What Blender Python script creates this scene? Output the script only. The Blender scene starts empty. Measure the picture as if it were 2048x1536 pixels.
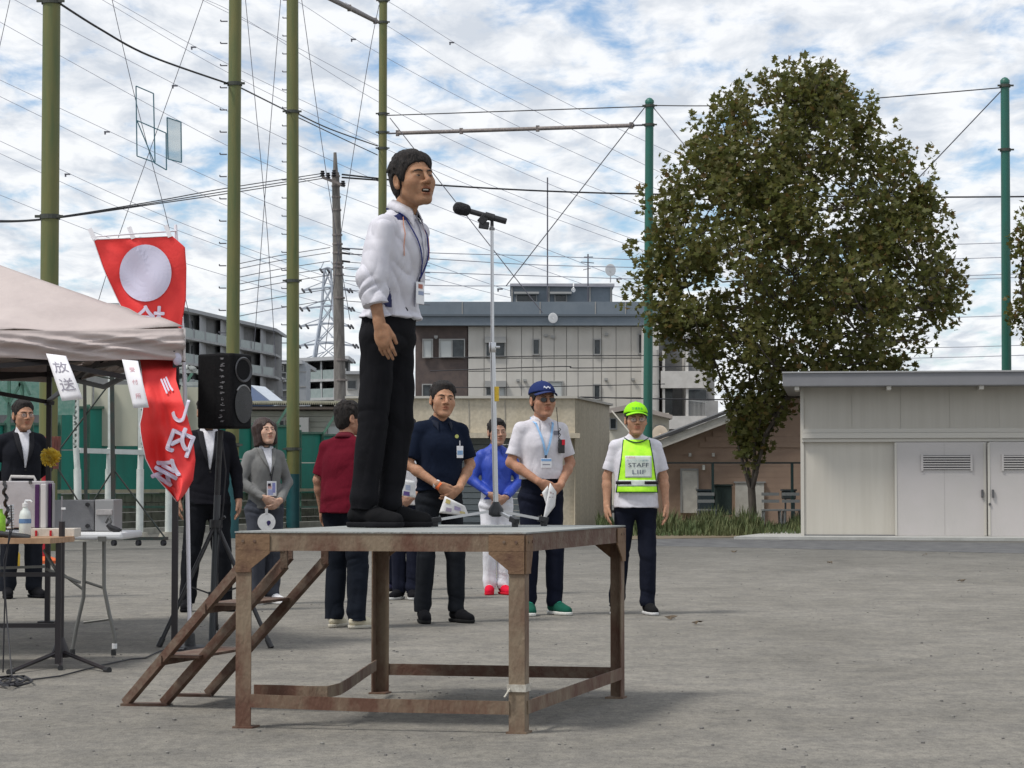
import bpy, math, random
import numpy as np
from mathutils import Vector, Matrix
from math import sin, cos, pi, radians, atan, sqrt
random.seed(7); np.random.seed(7)
S = bpy.context.scene; COL = S.collection
# ------------------------------------------------------------------ camera, sky, sun, exposure
FPX = 4600.0; CAMH = 1.02; TH = atan(199/4600)
cam_d = bpy.data.cameras.new('camera'); cam = bpy.data.objects.new('camera', cam_d); COL.objects.link(cam)
cam.location = (0, 0, CAMH); cam.rotation_euler = (pi/2 + TH, 0, 0)
cam_d.sensor_width = 36; cam_d.lens = FPX*36/2048; cam_d.clip_start = .1; cam_d.clip_end = 4000
S.camera = cam
S.view_settings.view_transform = 'Standard'; S.view_settings.look = 'None'; S.view_settings.gamma = 1
S.view_settings.use_curve_mapping = False; S.view_settings.exposure = 0.25
SUN_EL, SUN_AZ = radians(58), radians(-120)      # azimuth measured from +Y towards +X; the sun stands high at the left
world = bpy.data.worlds.new('World'); S.world = world; world.use_nodes = True
def build_world():
    nt = world.node_tree; N = nt.nodes; L = nt.links; N.clear()
    out = N.new('ShaderNodeOutputWorld'); bg = N.new('ShaderNodeBackground'); bg.inputs[1].default_value = 1.0
    sky = N.new('ShaderNodeTexSky'); sky.sky_type = 'NISHITA'; sky.sun_disc = False
    sky.sun_elevation = SUN_EL; sky.sun_rotation = SUN_AZ; sky.air_density = 1.0; sky.dust_density = .6
    skm = N.new('ShaderNodeVectorMath'); skm.operation = 'MULTIPLY'; skm.inputs[1].default_value = (.092, .105, .118)
    L.new(sky.outputs[0], skm.inputs[0])
    tc = N.new('ShaderNodeTexCoord'); sep = N.new('ShaderNodeSeparateXYZ'); L.new(tc.outputs['Generated'], sep.inputs[0])
    def M(op, a, b=None, c=None):
        n = N.new('ShaderNodeMath'); n.operation = op
        for i, v in enumerate((a, b, c)):
            if v is None: continue
            if isinstance(v, (int, float)): n.inputs[i].default_value = v
            else: L.new(v, n.inputs[i])
        return n.outputs[0]
    z = M('ADD', M('MAXIMUM', sep.outputs[2], 0.0), .16)
    u = M('DIVIDE', sep.outputs[0], z); v = M('DIVIDE', sep.outputs[1], z)
    cb = N.new('ShaderNodeCombineXYZ'); L.new(u, cb.inputs[0]); L.new(M('MULTIPLY', v, .62), cb.inputs[1])
    def noise(scale, det, rough, off, dist=0.0):
        a = N.new('ShaderNodeVectorMath'); a.operation = 'ADD'; a.inputs[1].default_value = off; L.new(cb.outputs[0], a.inputs[0])
        n = N.new('ShaderNodeTexNoise'); n.inputs['Scale'].default_value = scale; n.inputs['Detail'].default_value = det
        n.inputs['Roughness'].default_value = rough; n.inputs['Distortion'].default_value = dist
        L.new(a.outputs[0], n.inputs['Vector']); return n.outputs[0]
    n1 = noise(2.1, 3, .5, (3.1, 1.7, 0)); n2 = noise(11.0, 7, .58, (9.2, 4.1, 0), .25)
    cov = M('ADD', M('MULTIPLY', n1, .55), M('MULTIPLY', n2, .75))
    mr = N.new('ShaderNodeMapRange'); mr.interpolation_type = 'SMOOTHSTEP'
    mr.inputs['From Min'].default_value = .46; mr.inputs['From Max'].default_value = .67; L.new(cov, mr.inputs[0])
    # cloud body brightness: thicker parts greyer
    n3 = noise(11.0, 6, .58, (1.2, 7.7, 0), .3)
    cr = N.new('ShaderNodeValToRGB'); e = cr.color_ramp.elements
    e[0].position = .36; e[0].color = (.57, .61, .67, 1); e[1].position = .56; e[1].color = (.84, .85, .865, 1)
    L.new(n3, cr.inputs[0])
    # near the horizon the sky whitens
    hz = N.new('ShaderNodeMapRange'); hz.inputs['From Min'].default_value = .0; hz.inputs['From Max'].default_value = .10
    hz.inputs['To Min'].default_value = .55; hz.inputs['To Max'].default_value = 0; L.new(sep.outputs[2], hz.inputs[0])
    fac = M('MAXIMUM', mr.outputs[0], hz.outputs[0])
    mx = N.new('ShaderNodeMix'); mx.data_type = 'RGBA'
    L.new(M('MULTIPLY', fac, .96), mx.inputs[0]); L.new(skm.outputs[0], mx.inputs[6]); L.new(cr.outputs[0], mx.inputs[7])
    L.new(mx.outputs[2], bg.inputs[0]); L.new(bg.outputs[0], out.inputs[0])
build_world()
sl = bpy.data.lights.new('sun', 'SUN'); sl.energy = 2.4; sl.angle = radians(12); sl.color = (1, .96, .9)
sun = bpy.data.objects.new('sun', sl); COL.objects.link(sun)
sd = Vector((sin(SUN_AZ)*cos(SUN_EL), cos(SUN_AZ)*cos(SUN_EL), sin(SUN_EL)))
sun.rotation_euler = sd.to_track_quat('Z', 'Y').to_euler(); sun.location = sd*60
# ------------------------------------------------------------------ pixel <-> place
def W(px, py, Y):
    t = (768-py)/FPX; s, c = sin(TH), cos(TH)
    Z = Y*(s + t*c)/(c - t*s); zc = Y*c + Z*s
    return Vector(((px-1024)/FPX*zc, Y, Z + CAMH))
def G(px, py, z=0.0):
    t = (768-py)/FPX; s, c = sin(TH), cos(TH)
    return W(px, py, (z-CAMH)*(c - t*s)/(s + t*c))
# ------------------------------------------------------------------ materials
MATS = {}
def mat(name, col, rough=.7, col2=None, scale=6.0, bump=0.0, bscale=40.0, metal=0.0, stretch=(1, 1, 1), mid=(.4, .6), attr=False,
        spec=.5, trans=0.0, coords='Object', detail=5, sheen=0.0, alpha=1.0, fold=0.0):
    if name in MATS: return MATS[name]
    m = bpy.data.materials.new(name); m.use_nodes = True; nt = m.node_tree; N = nt.nodes; L = nt.links
    b = N['Principled BSDF']; b.inputs['Roughness'].default_value = rough; b.inputs['Metallic'].default_value = metal
    b.inputs['Specular IOR Level'].default_value = spec; b.inputs['Base Color'].default_value = (*col, 1)
    if sheen: b.inputs['Sheen Weight'].default_value = sheen
    if trans: b.inputs['Transmission Weight'].default_value = trans
    b.inputs['Alpha'].default_value = alpha
    tc = N.new('ShaderNodeTexCoord'); mp = N.new('ShaderNodeMapping'); mp.inputs['Scale'].default_value = stretch
    L.new(tc.outputs[coords], mp.inputs[0])
    src = None
    if attr:
        a = N.new('ShaderNodeAttribute'); a.attribute_name = 'Col'; src = a.outputs[0]
    if col2 is not None:
        n = N.new('ShaderNodeTexNoise'); n.inputs['Scale'].default_value = scale; n.inputs['Detail'].default_value = detail
        n.inputs['Roughness'].default_value = .62; L.new(mp.outputs[0], n.inputs['Vector'])
        r = N.new('ShaderNodeMapRange'); r.inputs['From Min'].default_value = mid[0]; r.inputs['From Max'].default_value = mid[1]
        L.new(n.outputs[0], r.inputs[0])
        x = N.new('ShaderNodeMix'); x.data_type = 'RGBA'; L.new(r.outputs[0], x.inputs[0])
        x.inputs[6].default_value = (*col, 1); x.inputs[7].default_value = (*col2, 1)
        if attr:
            y = N.new('ShaderNodeMix'); y.data_type = 'RGBA'; y.blend_type = 'MULTIPLY'; y.inputs[0].default_value = 1
            L.new(src, y.inputs[6]); L.new(x.outputs[2], y.inputs[7]); src = y.outputs[2]
        else: src = x.outputs[2]
    if src is not None: L.new(src, b.inputs['Base Color'])
    if bump:
        n = N.new('ShaderNodeTexNoise'); n.inputs['Scale'].default_value = bscale; n.inputs['Detail'].default_value = 4
        L.new(mp.outputs[0], n.inputs['Vector'])
        bp = N.new('ShaderNodeBump'); bp.inputs['Strength'].default_value = min(1, bump); bp.inputs['Distance'].default_value = .01
        L.new(n.outputs[0], bp.inputs['Height']); L.new(bp.outputs[0], b.inputs['Normal'])
    if fold:
        mp2 = N.new('ShaderNodeMapping'); mp2.inputs['Scale'].default_value = (1, 1, .55); mp2.inputs['Rotation'].default_value = (.5, .35, 0); L.new(tc.outputs[coords], mp2.inputs[0])
        n = N.new('ShaderNodeTexNoise'); n.inputs['Scale'].default_value = 8; n.inputs['Detail'].default_value = 2; n.inputs['Distortion'].default_value = .9; L.new(mp2.outputs[0], n.inputs['Vector'])
        b2 = N.new('ShaderNodeBump'); b2.inputs['Strength'].default_value = fold; b2.inputs['Distance'].default_value = .05; L.new(n.outputs[0], b2.inputs['Height'])
        if bump: L.new(bp.outputs[0], b2.inputs['Normal'])
        L.new(b2.outputs[0], b.inputs['Normal'])
    MATS[name] = m; return m
# ------------------------------------------------------------------ objects
def wloc(o):
    v = Vector((0, 0, 0))
    while o is not None: v += o.location; o = o.parent
    return v
def tag(o, label, cat=None, group=None, kind=None):
    if label: o['label'] = label
    if cat: o['category'] = cat
    if group: o['group'] = group
    if kind: o['kind'] = kind
    return o
def thing(name, label, cat, loc=(0, 0, 0), group=None, rz=0):
    o = bpy.data.objects.new(name, None); COL.objects.link(o); o.location = loc; o.rotation_euler = (0, 0, rz)
    o.empty_display_size = .1
    return tag(o, label, cat, group)
def copy_tree(o, parent=None):
    c = o.copy(); COL.objects.link(c); c.parent = parent
    for ch in [x for x in o.children]: copy_tree(ch, c)
    return c
def frame(d, up=(0, 0, 1)):
    d = Vector(d).normalized(); up = Vector(up)
    if abs(d.dot(up)) > .98: up = Vector((0, 1, 0))
    s = d.cross(up).normalized(); return d, s, s.cross(d)
class MB:
    def __init__(self): self.v = []; self.f = []; self.c = None
    def add(self, vs, fs):
        n = len(self.v); self.v += [tuple(x) for x in vs]; self.f += [tuple(i+n for i in f) for f in fs]; return self
    def box(self, c, size, R=None):
        hx, hy, hz = size[0]/2, size[1]/2, size[2]/2; c = Vector(c)
        vs = [Vector((x, y, z)) for x in (-hx, hx) for y in (-hy, hy) for z in (-hz, hz)]
        if R is not None: vs = [R @ v for v in vs]
        return self.add([v+c for v in vs], [(0, 1, 3, 2), (4, 6, 7, 5), (0, 4, 5, 1), (2, 3, 7, 6), (0, 2, 6, 4), (1, 5, 7, 3)])
    def bb(self, x0, x1, y0, y1, z0, z1): return self.box(((x0+x1)/2, (y0+y1)/2, (z0+z1)/2), (x1-x0, y1-y0, z1-z0))
    def bar(self, a, b, w, h=None, up=(0, 0, 1)):     # box section between two points; w sideways, h along 'up'
        a, b = Vector(a), Vector(b); h = h or w; d, s, u = frame(b-a, up)
        vs = [p + s*(i*w/2) + u*(j*h/2) for p in (a, b) for (i, j) in ((-1, -1), (1, -1), (1, 1), (-1, 1))]
        return self.add(vs, [(3, 2, 1, 0), (4, 5, 6, 7), (0, 1, 5, 4), (1, 2, 6, 5), (2, 3, 7, 6), (3, 0, 4, 7)])
    def tube(self, pts, r, n=10, cap=True, r2=None):
        pts = [Vector(p) for p in pts]; m = len(pts); base = len(self.v); prev = None
        for i, p in enumerate(pts):
            d = (pts[min(i+1, m-1)] - pts[max(i-1, 0)]).normalized()
            if prev is None: _, s, u = frame(d)
            else:
                s = (prev - d*prev.dot(d)).normalized(); u = s.cross(d)
            prev = s
            rr = r[i] if isinstance(r, (list, tuple)) else (r if r2 is None else r + (r2-r)*i/(m-1))
            for k in range(n):
                a = 2*pi*k/n; self.v.append(tuple(p + s*(rr*cos(a)) + u*(rr*sin(a))))
        for i in range(m-1):
            for k in range(n):
                a = base+i*n+k; b = base+i*n+(k+1) % n; self.f.append((a, b, b+n, a+n))
        if cap:
            self.f.append(tuple(base+k for k in range(n))[::-1]); self.f.append(tuple(base+(m-1)*n+k for k in range(n)))
        return self
    def prism(self, poly, d):                          # poly: 3-D points; d: extrusion vector
        n = len(poly); d = Vector(d); vs = [Vector(p) for p in poly] + [Vector(p)+d for p in poly]
        return self.add(vs, [tuple(range(n))[::-1], tuple(range(n, 2*n))] + [(i, (i+1) % n, (i+1) % n+n, i+n) for i in range(n)])
    def lathe(self, c, prof, n=20, R=None):            # prof: (r, z)
        c = Vector(c); vs = []
        for r, z in prof:
            for k in range(n):
                v = Vector((r*cos(2*pi*k/n), r*sin(2*pi*k/n), z)); vs.append((R @ v if R is not None else v) + c)
        m = len(prof); fs = [(i*n+k, i*n+(k+1) % n, (i+1)*n+(k+1) % n, (i+1)*n+k) for i in range(m-1) for k in range(n)]
        return self.add(vs, fs + [tuple(range(n))[::-1], tuple((m-1)*n+k for k in range(n))])
    def ell(self, c, r, R=None, n=16, m=10):
        prof = [(max(1e-4, sin(pi*i/m)), -cos(pi*i/m)) for i in range(m+1)]; b = len(self.v)
        self.lathe((0, 0, 0), prof, n); c = Vector(c)
        for i in range(b, len(self.v)):
            v = self.v[i]; v = Vector((v[0]*r[0], v[1]*r[1], v[2]*r[2])); self.v[i] = tuple((R @ v if R is not None else v) + c)
        return self
    def grid(self, fn, nu, nv):
        vs = [fn(i/nu, j/nv) for j in range(nv+1) for i in range(nu+1)]
        return self.add(vs, [(j*(nu+1)+i, j*(nu+1)+i+1, (j+1)*(nu+1)+i+1, (j+1)*(nu+1)+i) for j in range(nv) for i in range(nu)])
    def build(self, name, m, parent=None, smooth=False, bevel=0.0, thick=0.0, local=False):
        me = bpy.data.meshes.new(name); off = Vector((0, 0, 0)) if (parent is None or local) else wloc(parent)
        base = Vector((0, 0, 0))
        if parent is None and not local and self.v:
            a = np.array(self.v); base = Vector(((a[:, 0].min()+a[:, 0].max())/2, (a[:, 1].min()+a[:, 1].max())/2, a[:, 2].min()))
            off = base
        me.from_pydata([(x-off.x, y-off.y, z-off.z) for x, y, z in self.v], [], self.f); me.update()
        if smooth:
            me.polygons.foreach_set('use_smooth', [True]*len(me.polygons))
        o = bpy.data.objects.new(name, me); COL.objects.link(o); o.location = base
        if m is not None: me.materials.append(m)
        if parent is not None: o.parent = parent
        if thick:
            s = o.modifiers.new('s', 'SOLIDIFY'); s.thickness = thick; s.offset = 0
        if bevel:
            bv = o.modifiers.new('b', 'BEVEL'); bv.width = bevel; bv.segments = 2; bv.limit_method = 'ANGLE'
        if smooth and bevel == 0 and thick == 0 and smooth != 'all':
            try: me.set_sharp_from_angle(angle=radians(50))
            except Exception: pass
        return o
def text_mesh(body, size=1.0):
    cu = bpy.data.curves.new('t', 'FONT'); cu.body = body; cu.size = size; cu.align_x = 'CENTER'; cu.align_y = 'CENTER'
    o = bpy.data.objects.new('t', cu); COL.objects.link(o)
    dg = bpy.context.evaluated_depsgraph_get(); dg.update(); me = bpy.data.meshes.new_from_object(o.evaluated_get(dg))
    v = [tuple(x.co) for x in me.vertices]; f = [tuple(p.vertices) for p in me.polygons]
    bpy.data.objects.remove(o); bpy.data.curves.remove(cu); bpy.data.meshes.remove(me)
    a = np.array(v) if v else np.zeros((1, 3)); lo, hi = a.min(0), a.max(0); c = (lo+hi)/2
    return [((x-c[0]), (y-c[1])) for x, y, _ in v], f, (hi[0]-lo[0], hi[1]-lo[1])
def text_on(body, c, right, up, h, name, m, parent, w=None, bold=0.0):
    """flat lettering: centred at c, cap/char height h, printed a hair in front of its surface"""
    v, f, (tw, th) = text_mesh(body); k = h/max(th, 1e-6); kx = k if w is None else w/max(tw, 1e-6)
    right, up, c = Vector(right).normalized(), Vector(up).normalized(), Vector(c); b = MB()
    b.add([c + right*(x*kx) + up*(y*k) for x, y in v], f)
    return b.build(name, m, parent)
# ------------------------------------------------------------------ distance-field sculpting
def _h3(ix, iy, iz):
    n = (ix*73856093) ^ (iy*19349663) ^ (iz*83492791); n = (n ^ (n >> 13)) * 1274126177 & 0x7fffffff
    n = (n ^ (n >> 16)) & 0xffff; return n/65535.0
def vnoise(p):
    p = np.asarray(p, dtype=np.float64); i = np.floor(p).astype(np.int64); f = p-i; f = f*f*(3-2*f); r = 0
    for a in (0, 1):
        for b in (0, 1):
            for c in (0, 1):
                w = (f[:, 0] if a else 1-f[:, 0])*(f[:, 1] if b else 1-f[:, 1])*(f[:, 2] if c else 1-f[:, 2])
                r = r + w*_h3(i[:, 0]+a, i[:, 1]+b, i[:, 2]+c)
    return r
def ridged(p): return 1-np.abs(2*vnoise(p)-1)
class SD:
    def __init__(self): self.p = []; self.M = Matrix.Identity(4)
    def P(self, v): return np.array(self.M @ Vector(v))
    def R3(self): return np.array(self.M.to_3x3())/self.k
    @property
    def k(self): return self.M.to_scale()[0]
    def rc(self, a, b, r1, r2, k=.02, op='+', clip=None):
        q = self.k; self.p.append(('rc', self.P(a), self.P(b), r1*q, r2*q, k*q, op, self._cl(clip))); return self
    def el(self, c, r, k=.02, op='+', clip=None, rot=None):
        R = self.R3() if rot is None else self.R3() @ np.array(rot)
        self.p.append(('el', self.P(c), np.array(r, float)*self.k, R, None, k*self.k, op, self._cl(clip))); return self
    def ec(self, a, b, ra, rb, k=.03, op='+', clip=None, yaw=0):
        self.p.append(('ec', self.P(a), self.P(b), (tuple(x*self.k for x in ra), tuple(x*self.k for x in rb)), yaw, k*self.k, op, self._cl(clip))); return self
    def lf(self, levels, k=.02, op='+'):                 # levels: (z, centre y, half width x, half depth y), low to high
        L_ = np.array(levels, float); self.p.append(('lf', np.array([0, L_[:, 1].min(), L_[0, 0]]), np.array([0, L_[:, 1].max(), L_[-1, 0]]), ((L_[:, 2].max(),)*2, (L_[:, 3].max(),)*2), L_, k, op, None)); return self
    def _cl(self, clip):
        if not clip: return None
        R = self.R3(); return [(self.P(p), R @ np.array(n, float)/np.linalg.norm(n)) for p, n in clip]
    def bounds(self):
        lo, hi = np.full(3, 1e9), np.full(3, -1e9)
        for t in self.p:
            if t[6] != '+': continue
            a, b = self._bb(t); lo = np.minimum(lo, a); hi = np.maximum(hi, b)
        return lo, hi
    def _bb(self, t):
        if t[0] == 'rc': return np.minimum(t[1]-t[3], t[2]-t[4]), np.maximum(t[1]+t[3], t[2]+t[4])
        if t[0] == 'el': m = max(t[2]); return t[1]-m, t[1]+m
        m = max(max(t[3][0]), max(t[3][1])); q = np.array([m, m, .0]); return np.minimum(t[1], t[2])-q, np.maximum(t[1], t[2])+q
    def mesh(self, h, post=None):
        lo, hi = self.bounds(); lo = lo-3*h; hi = hi+3*h
        n = np.ceil((hi-lo)/h).astype(int)+1; F = np.full(n, .06, dtype=np.float32)
        ax = [lo[i]+h*np.arange(n[i]) for i in range(3)]
        for t in self.p:
            k, op, clip = t[5], t[6], t[7]
            a, b = self._bb(t); mg = k+.02
            i0 = np.clip(np.floor((a-mg-lo)/h).astype(int), 0, n-1); i1 = np.clip(np.ceil((b+mg-lo)/h).astype(int)+1, 1, n)
            if np.any(i1 <= i0): continue
            sl = tuple(slice(i0[i], i1[i]) for i in range(3))
            X = ax[0][sl[0]][:, None, None]; Y = ax[1][sl[1]][None, :, None]; Z = ax[2][sl[2]][None, None, :]
            if t[0] == 'rc':
                p0, p1, r1, r2 = t[1], t[2], t[3], t[4]; d = p1-p0; L2 = max(d @ d, 1e-12)
                x, y, z = X-p0[0], Y-p0[1], Z-p0[2]
                q = np.clip((x*d[0]+y*d[1]+z*d[2])/L2, 0, 1)
                D = np.sqrt((x-q*d[0])**2+(y-q*d[1])**2+(z-q*d[2])**2) - (r1+(r2-r1)*q)
            elif t[0] == 'el':
                c, r, R = t[1], t[2], t[3]; x, y, z = X-c[0], Y-c[1], Z-c[2]
                u = [(x*R[0, i]+y*R[1, i]+z*R[2, i])/r[i] for i in range(3)]
                k0 = np.sqrt(u[0]**2+u[1]**2+u[2]**2); k1 = np.sqrt((u[0]/r[0])**2+(u[1]/r[1])**2+(u[2]/r[2])**2)
                D = k0*(k0-1)/np.maximum(k1, 1e-6)
            elif t[0] == 'lf':
                L_ = t[4]; zz = Z; zs = np.linspace(L_[0, 0], L_[-1, 0], 60); q_ = np.zeros((60, 3))
                for c_ in (1, 2, 3):
                    q_[:, c_-1] = np.interp(zs, L_[:, 0], L_[:, c_])
                    for _ in range(10): q_[1:-1, c_-1] = .25*q_[:-2, c_-1]+.5*q_[1:-1, c_-1]+.25*q_[2:, c_-1]
                cyv, axv, ayv = (np.interp(zz, zs, q_[:, c_]) for c_ in (0, 1, 2)); dy = Y-cyv
                k0 = (np.abs(X/axv)**2.3+np.abs(dy/ayv)**2.3)**(1/2.3); k1 = np.sqrt((X/axv**2)**2+(dy/ayv**2)**2)
                D = np.where(k1 > 1e-6, k0*(k0-1)/np.maximum(k1, 1e-6), -np.minimum(axv, ayv)); D = np.maximum(D, np.maximum(L_[0, 0]-zz, zz-L_[-1, 0]))
            else:
                p0, p1, (ra, rb), yw = t[1], t[2], t[3], t[4]; d = p1-p0; L2 = d @ d
                x, y, z = X-p0[0], Y-p0[1], Z-p0[2]
                q0 = (x*d[0]+y*d[1]+z*d[2])/L2; q = np.clip(q0, 0, 1)
                dx = x-q*d[0]; dy = y-q*d[1]; cy, sy = cos(yw), sin(yw)
                e1 = dx*cy+dy*sy; e2 = -dx*sy+dy*cy
                ax_ = ra[0]+(rb[0]-ra[0])*q; ay_ = ra[1]+(rb[1]-ra[1])*q
                k0 = np.sqrt((e1/ax_)**2+(e2/ay_)**2); k1 = np.sqrt((e1/ax_**2)**2+(e2/ay_**2)**2)
                D = np.where(k1 > 1e-6, k0*(k0-1)/np.maximum(k1, 1e-6), -np.minimum(ax_, ay_))
                D = np.maximum(D, (np.abs(q0-.5)-.5)*sqrt(L2))
            if clip:
                for pp, nn in clip: D = np.maximum(D, (X-pp[0])*nn[0]+(Y-pp[1])*nn[1]+(Z-pp[2])*nn[2])
            A = F[sl]
            if op == '+':
                hh = np.clip(.5+.5*(A-D)/k, 0, 1); F[sl] = A*(1-hh)+D*hh-k*hh*(1-hh)
            elif op == '-':
                hh = np.clip(.5-.5*(A+D)/k, 0, 1); F[sl] = A*(1-hh)-D*hh+k*hh*(1-hh)
        if post is not None:
            pass
        return surfnet(F, lo, h)
def surfnet(F, lo, h):
    s = F < 0; nx, ny, nz = F.shape
    C = [(a, b, c) for a in (0, 1) for b in (0, 1) for c in (0, 1)]
    cs = [s[a:nx-1+a, b:ny-1+b, c:nz-1+c] for a, b, c in C]
    an = cs[0].copy(); al = cs[0].copy()
    for x in cs[1:]: an |= x; al &= x
    m = an & ~al; cells = np.argwhere(m); idx = np.full(m.shape, -1, dtype=np.int64); idx[m] = np.arange(len(cells))
    vals = np.stack([F[cells[:, 0]+a, cells[:, 1]+b, cells[:, 2]+c] for a, b, c in C], 1).astype(np.float64)
    acc = np.zeros((len(cells), 3)); cnt = np.zeros(len(cells))
    for i in range(8):
        for j in range(i+1, 8):
            A, B = np.array(C[i]), np.array(C[j])
            if np.abs(A-B).sum() != 1: continue
            x = (vals[:, i] < 0) != (vals[:, j] < 0); t = np.where(x, vals[:, i]/np.where(x, vals[:, i]-vals[:, j], 1), 0)
            acc += np.where(x[:, None], A+(B-A)*t[:, None], 0); cnt += x
    V = lo+h*(cells+acc/cnt[:, None]); Q = []
    for ax in range(3):
        o = [1, 1, 1]; o[ax] = 0
        s0 = s[tuple(slice(o[i], (-1 if i == ax else F.shape[i]-1)) for i in range(3))]
        sh = [slice(1, F.shape[i]-1) for i in range(3)]
        a0 = list(sh); a1 = list(sh); a0[ax] = slice(0, F.shape[ax]-1); a1[ax] = slice(1, F.shape[ax])
        A, B = s[tuple(a0)], s[tuple(a1)]; e = np.argwhere(A != B)
        off = np.ones(3, int); off[ax] = 0; e = e+off
        u, v = [(1, 2), (2, 0), (0, 1)][ax]; du = np.zeros(3, int); du[u] = 1; dv = np.zeros(3, int); dv[v] = 1
        g = lambda c: idx[c[:, 0], c[:, 1], c[:, 2]]
        q = np.stack([g(e-du-dv), g(e-dv), g(e), g(e-du)], 1)
        fl = ~s[e[:, 0], e[:, 1], e[:, 2]]
        q[fl] = q[fl]; q[~fl] = q[~fl][:, ::-1]; Q.append(q)
    return V, np.concatenate(Q)
def relax(V, Q, it=1, w=.5):
    for _ in range(it):
        acc = np.zeros_like(V); cnt = np.zeros(len(V))
        for a in range(4):
            b = (a+1) % 4; np.add.at(acc, Q[:, a], V[Q[:, b]]); np.add.at(cnt, Q[:, a], 1)
            np.add.at(acc, Q[:, b], V[Q[:, a]]); np.add.at(cnt, Q[:, b], 1)
        V = V*(1-w)+w*acc/cnt[:, None]
    return V
def vnormals(V, Q):
    n = np.cross(V[Q[:, 2]]-V[Q[:, 0]], V[Q[:, 3]]-V[Q[:, 1]]); r = np.zeros_like(V)
    for i in range(4): np.add.at(r, Q[:, i], n)
    return r/np.maximum(np.linalg.norm(r, axis=1), 1e-9)[:, None]
def np_obj(name, V, Q, m, parent=None, col=None, loc=None, rz=0):
    me = bpy.data.meshes.new(name); me.vertices.add(len(V)); me.vertices.foreach_set('co', np.asarray(V, np.float32).ravel())
    me.loops.add(len(Q)*4); me.loops.foreach_set('vertex_index', np.asarray(Q, np.int32).ravel())
    me.polygons.add(len(Q)); me.polygons.foreach_set('loop_start', np.arange(0, len(Q)*4, 4, dtype=np.int32))
    me.polygons.foreach_set('use_smooth', np.ones(len(Q), bool)); me.update(calc_edges=True); me.validate()
    if col is not None:
        ca = me.color_attributes.new('Col', 'FLOAT_COLOR', 'POINT'); c4 = np.ones((len(V), 4), np.float32); c4[:, :3] = col
        ca.data.foreach_set('color', c4.ravel())
    o = bpy.data.objects.new(name, me); COL.objects.link(o); me.materials.append(m)
    if parent is not None: o.parent = parent
    if loc is not None: o.location = loc; o.rotation_euler = (0, 0, rz)
    return o
# ================================================================== GROUND AND SETTING
def ground_material():
    m = bpy.data.materials.new('sandy_ground'); m.use_nodes = True; nt = m.node_tree; N = nt.nodes; L = nt.links
    b = N['Principled BSDF']; b.inputs['Roughness'].default_value = .95; b.inputs['Specular IOR Level'].default_value = .15
    tc = N.new('ShaderNodeTexCoord')
    def nz(scale, det, st=(1, 1, 1), r=.6):
        mp = N.new('ShaderNodeMapping'); mp.inputs['Scale'].default_value = st; L.new(tc.outputs['Object'], mp.inputs[0])
        n = N.new('ShaderNodeTexNoise'); n.inputs['Scale'].default_value = scale; n.inputs['Detail'].default_value = det
        n.inputs['Roughness'].default_value = r; L.new(mp.outputs[0], n.inputs['Vector']); return n.outputs[0]
    def ramp(src, p0, c0, p1, c1):
        r = N.new('ShaderNodeValToRGB'); e = r.color_ramp.elements; e[0].position = p0; e[0].color = (*c0, 1)
        e[1].position = p1; e[1].color = (*c1, 1); L.new(src, r.inputs[0]); return r.outputs[0]
    def mul(a, bb, f=1.0):
        x = N.new('ShaderNodeMix'); x.data_type = 'RGBA'; x.blend_type = 'MULTIPLY'; x.inputs[0].default_value = f
        L.new(a, x.inputs[6]); L.new(bb, x.inputs[7]); return x.outputs[2]
    c = ramp(nz(.8, 6, (1, .6, 1)), .33, (.185, .176, .156), .67, (.25, .238, .212))
    c = mul(c, ramp(nz(4.5, 6, (1, .8, 1), .72), .40, (.82, .82, .83), .60, (1.07, 1.06, 1.04)))
    c = mul(c, ramp(nz(130, 3, (1, 1, 1), .8), .36, (.62, .62, .63), .60, (1.20, 1.19, 1.18)), .9)
    c = mul(c, ramp(nz(28, 4, (1, .5, 1), .75), .34, (.72, .72, .72), .56, (1.10, 1.10, 1.09)), .8)
    # the far strip by the buildings is coloured darker, with an uneven edge
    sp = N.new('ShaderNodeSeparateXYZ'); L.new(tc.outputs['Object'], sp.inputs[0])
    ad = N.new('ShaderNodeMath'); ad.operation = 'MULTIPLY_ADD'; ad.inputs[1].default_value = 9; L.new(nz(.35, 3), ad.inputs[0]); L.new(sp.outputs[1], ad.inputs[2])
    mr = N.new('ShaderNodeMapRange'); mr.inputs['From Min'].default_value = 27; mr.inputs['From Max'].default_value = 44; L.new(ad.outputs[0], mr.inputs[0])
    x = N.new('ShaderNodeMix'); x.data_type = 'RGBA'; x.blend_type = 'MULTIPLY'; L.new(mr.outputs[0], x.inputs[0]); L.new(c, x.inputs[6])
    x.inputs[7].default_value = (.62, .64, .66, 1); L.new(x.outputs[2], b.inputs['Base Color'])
    bp = N.new('ShaderNodeBump'); bp.inputs['Strength'].default_value = .55; bp.inputs['Distance'].default_value = .012
    s = N.new('ShaderNodeMath'); s.operation = 'ADD'; L.new(nz(60, 5, (1, 1, 1), .75), s.inputs[0]); L.new(nz(7, 3), s.inputs[1])
    L.new(s.outputs[0], bp.inputs['Height']); L.new(bp.outputs[0], b.inputs['Normal']); return m
def gfn(u, v):
    # finer near the camera
    y = -20 + 1620*v**4; x = (u-.5)*1600*(.02+.98*v**3)*1.0
    return (x, y, 0)
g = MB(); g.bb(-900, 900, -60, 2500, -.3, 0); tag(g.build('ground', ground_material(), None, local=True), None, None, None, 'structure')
asph = mat('dark_asphalt', (.07, .07, .072), .9, (.12, .12, .118), 3, .4, 90)
g = MB(); a, b_, c, d = G(1310, 1092), G(2300, 1112), G(2300, 1090), G(1310, 1077)
g.prism([a, b_, c, d], (0, 0, .004)); tag(g.build('pavement', asph), None, None, None, 'structure')
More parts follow.
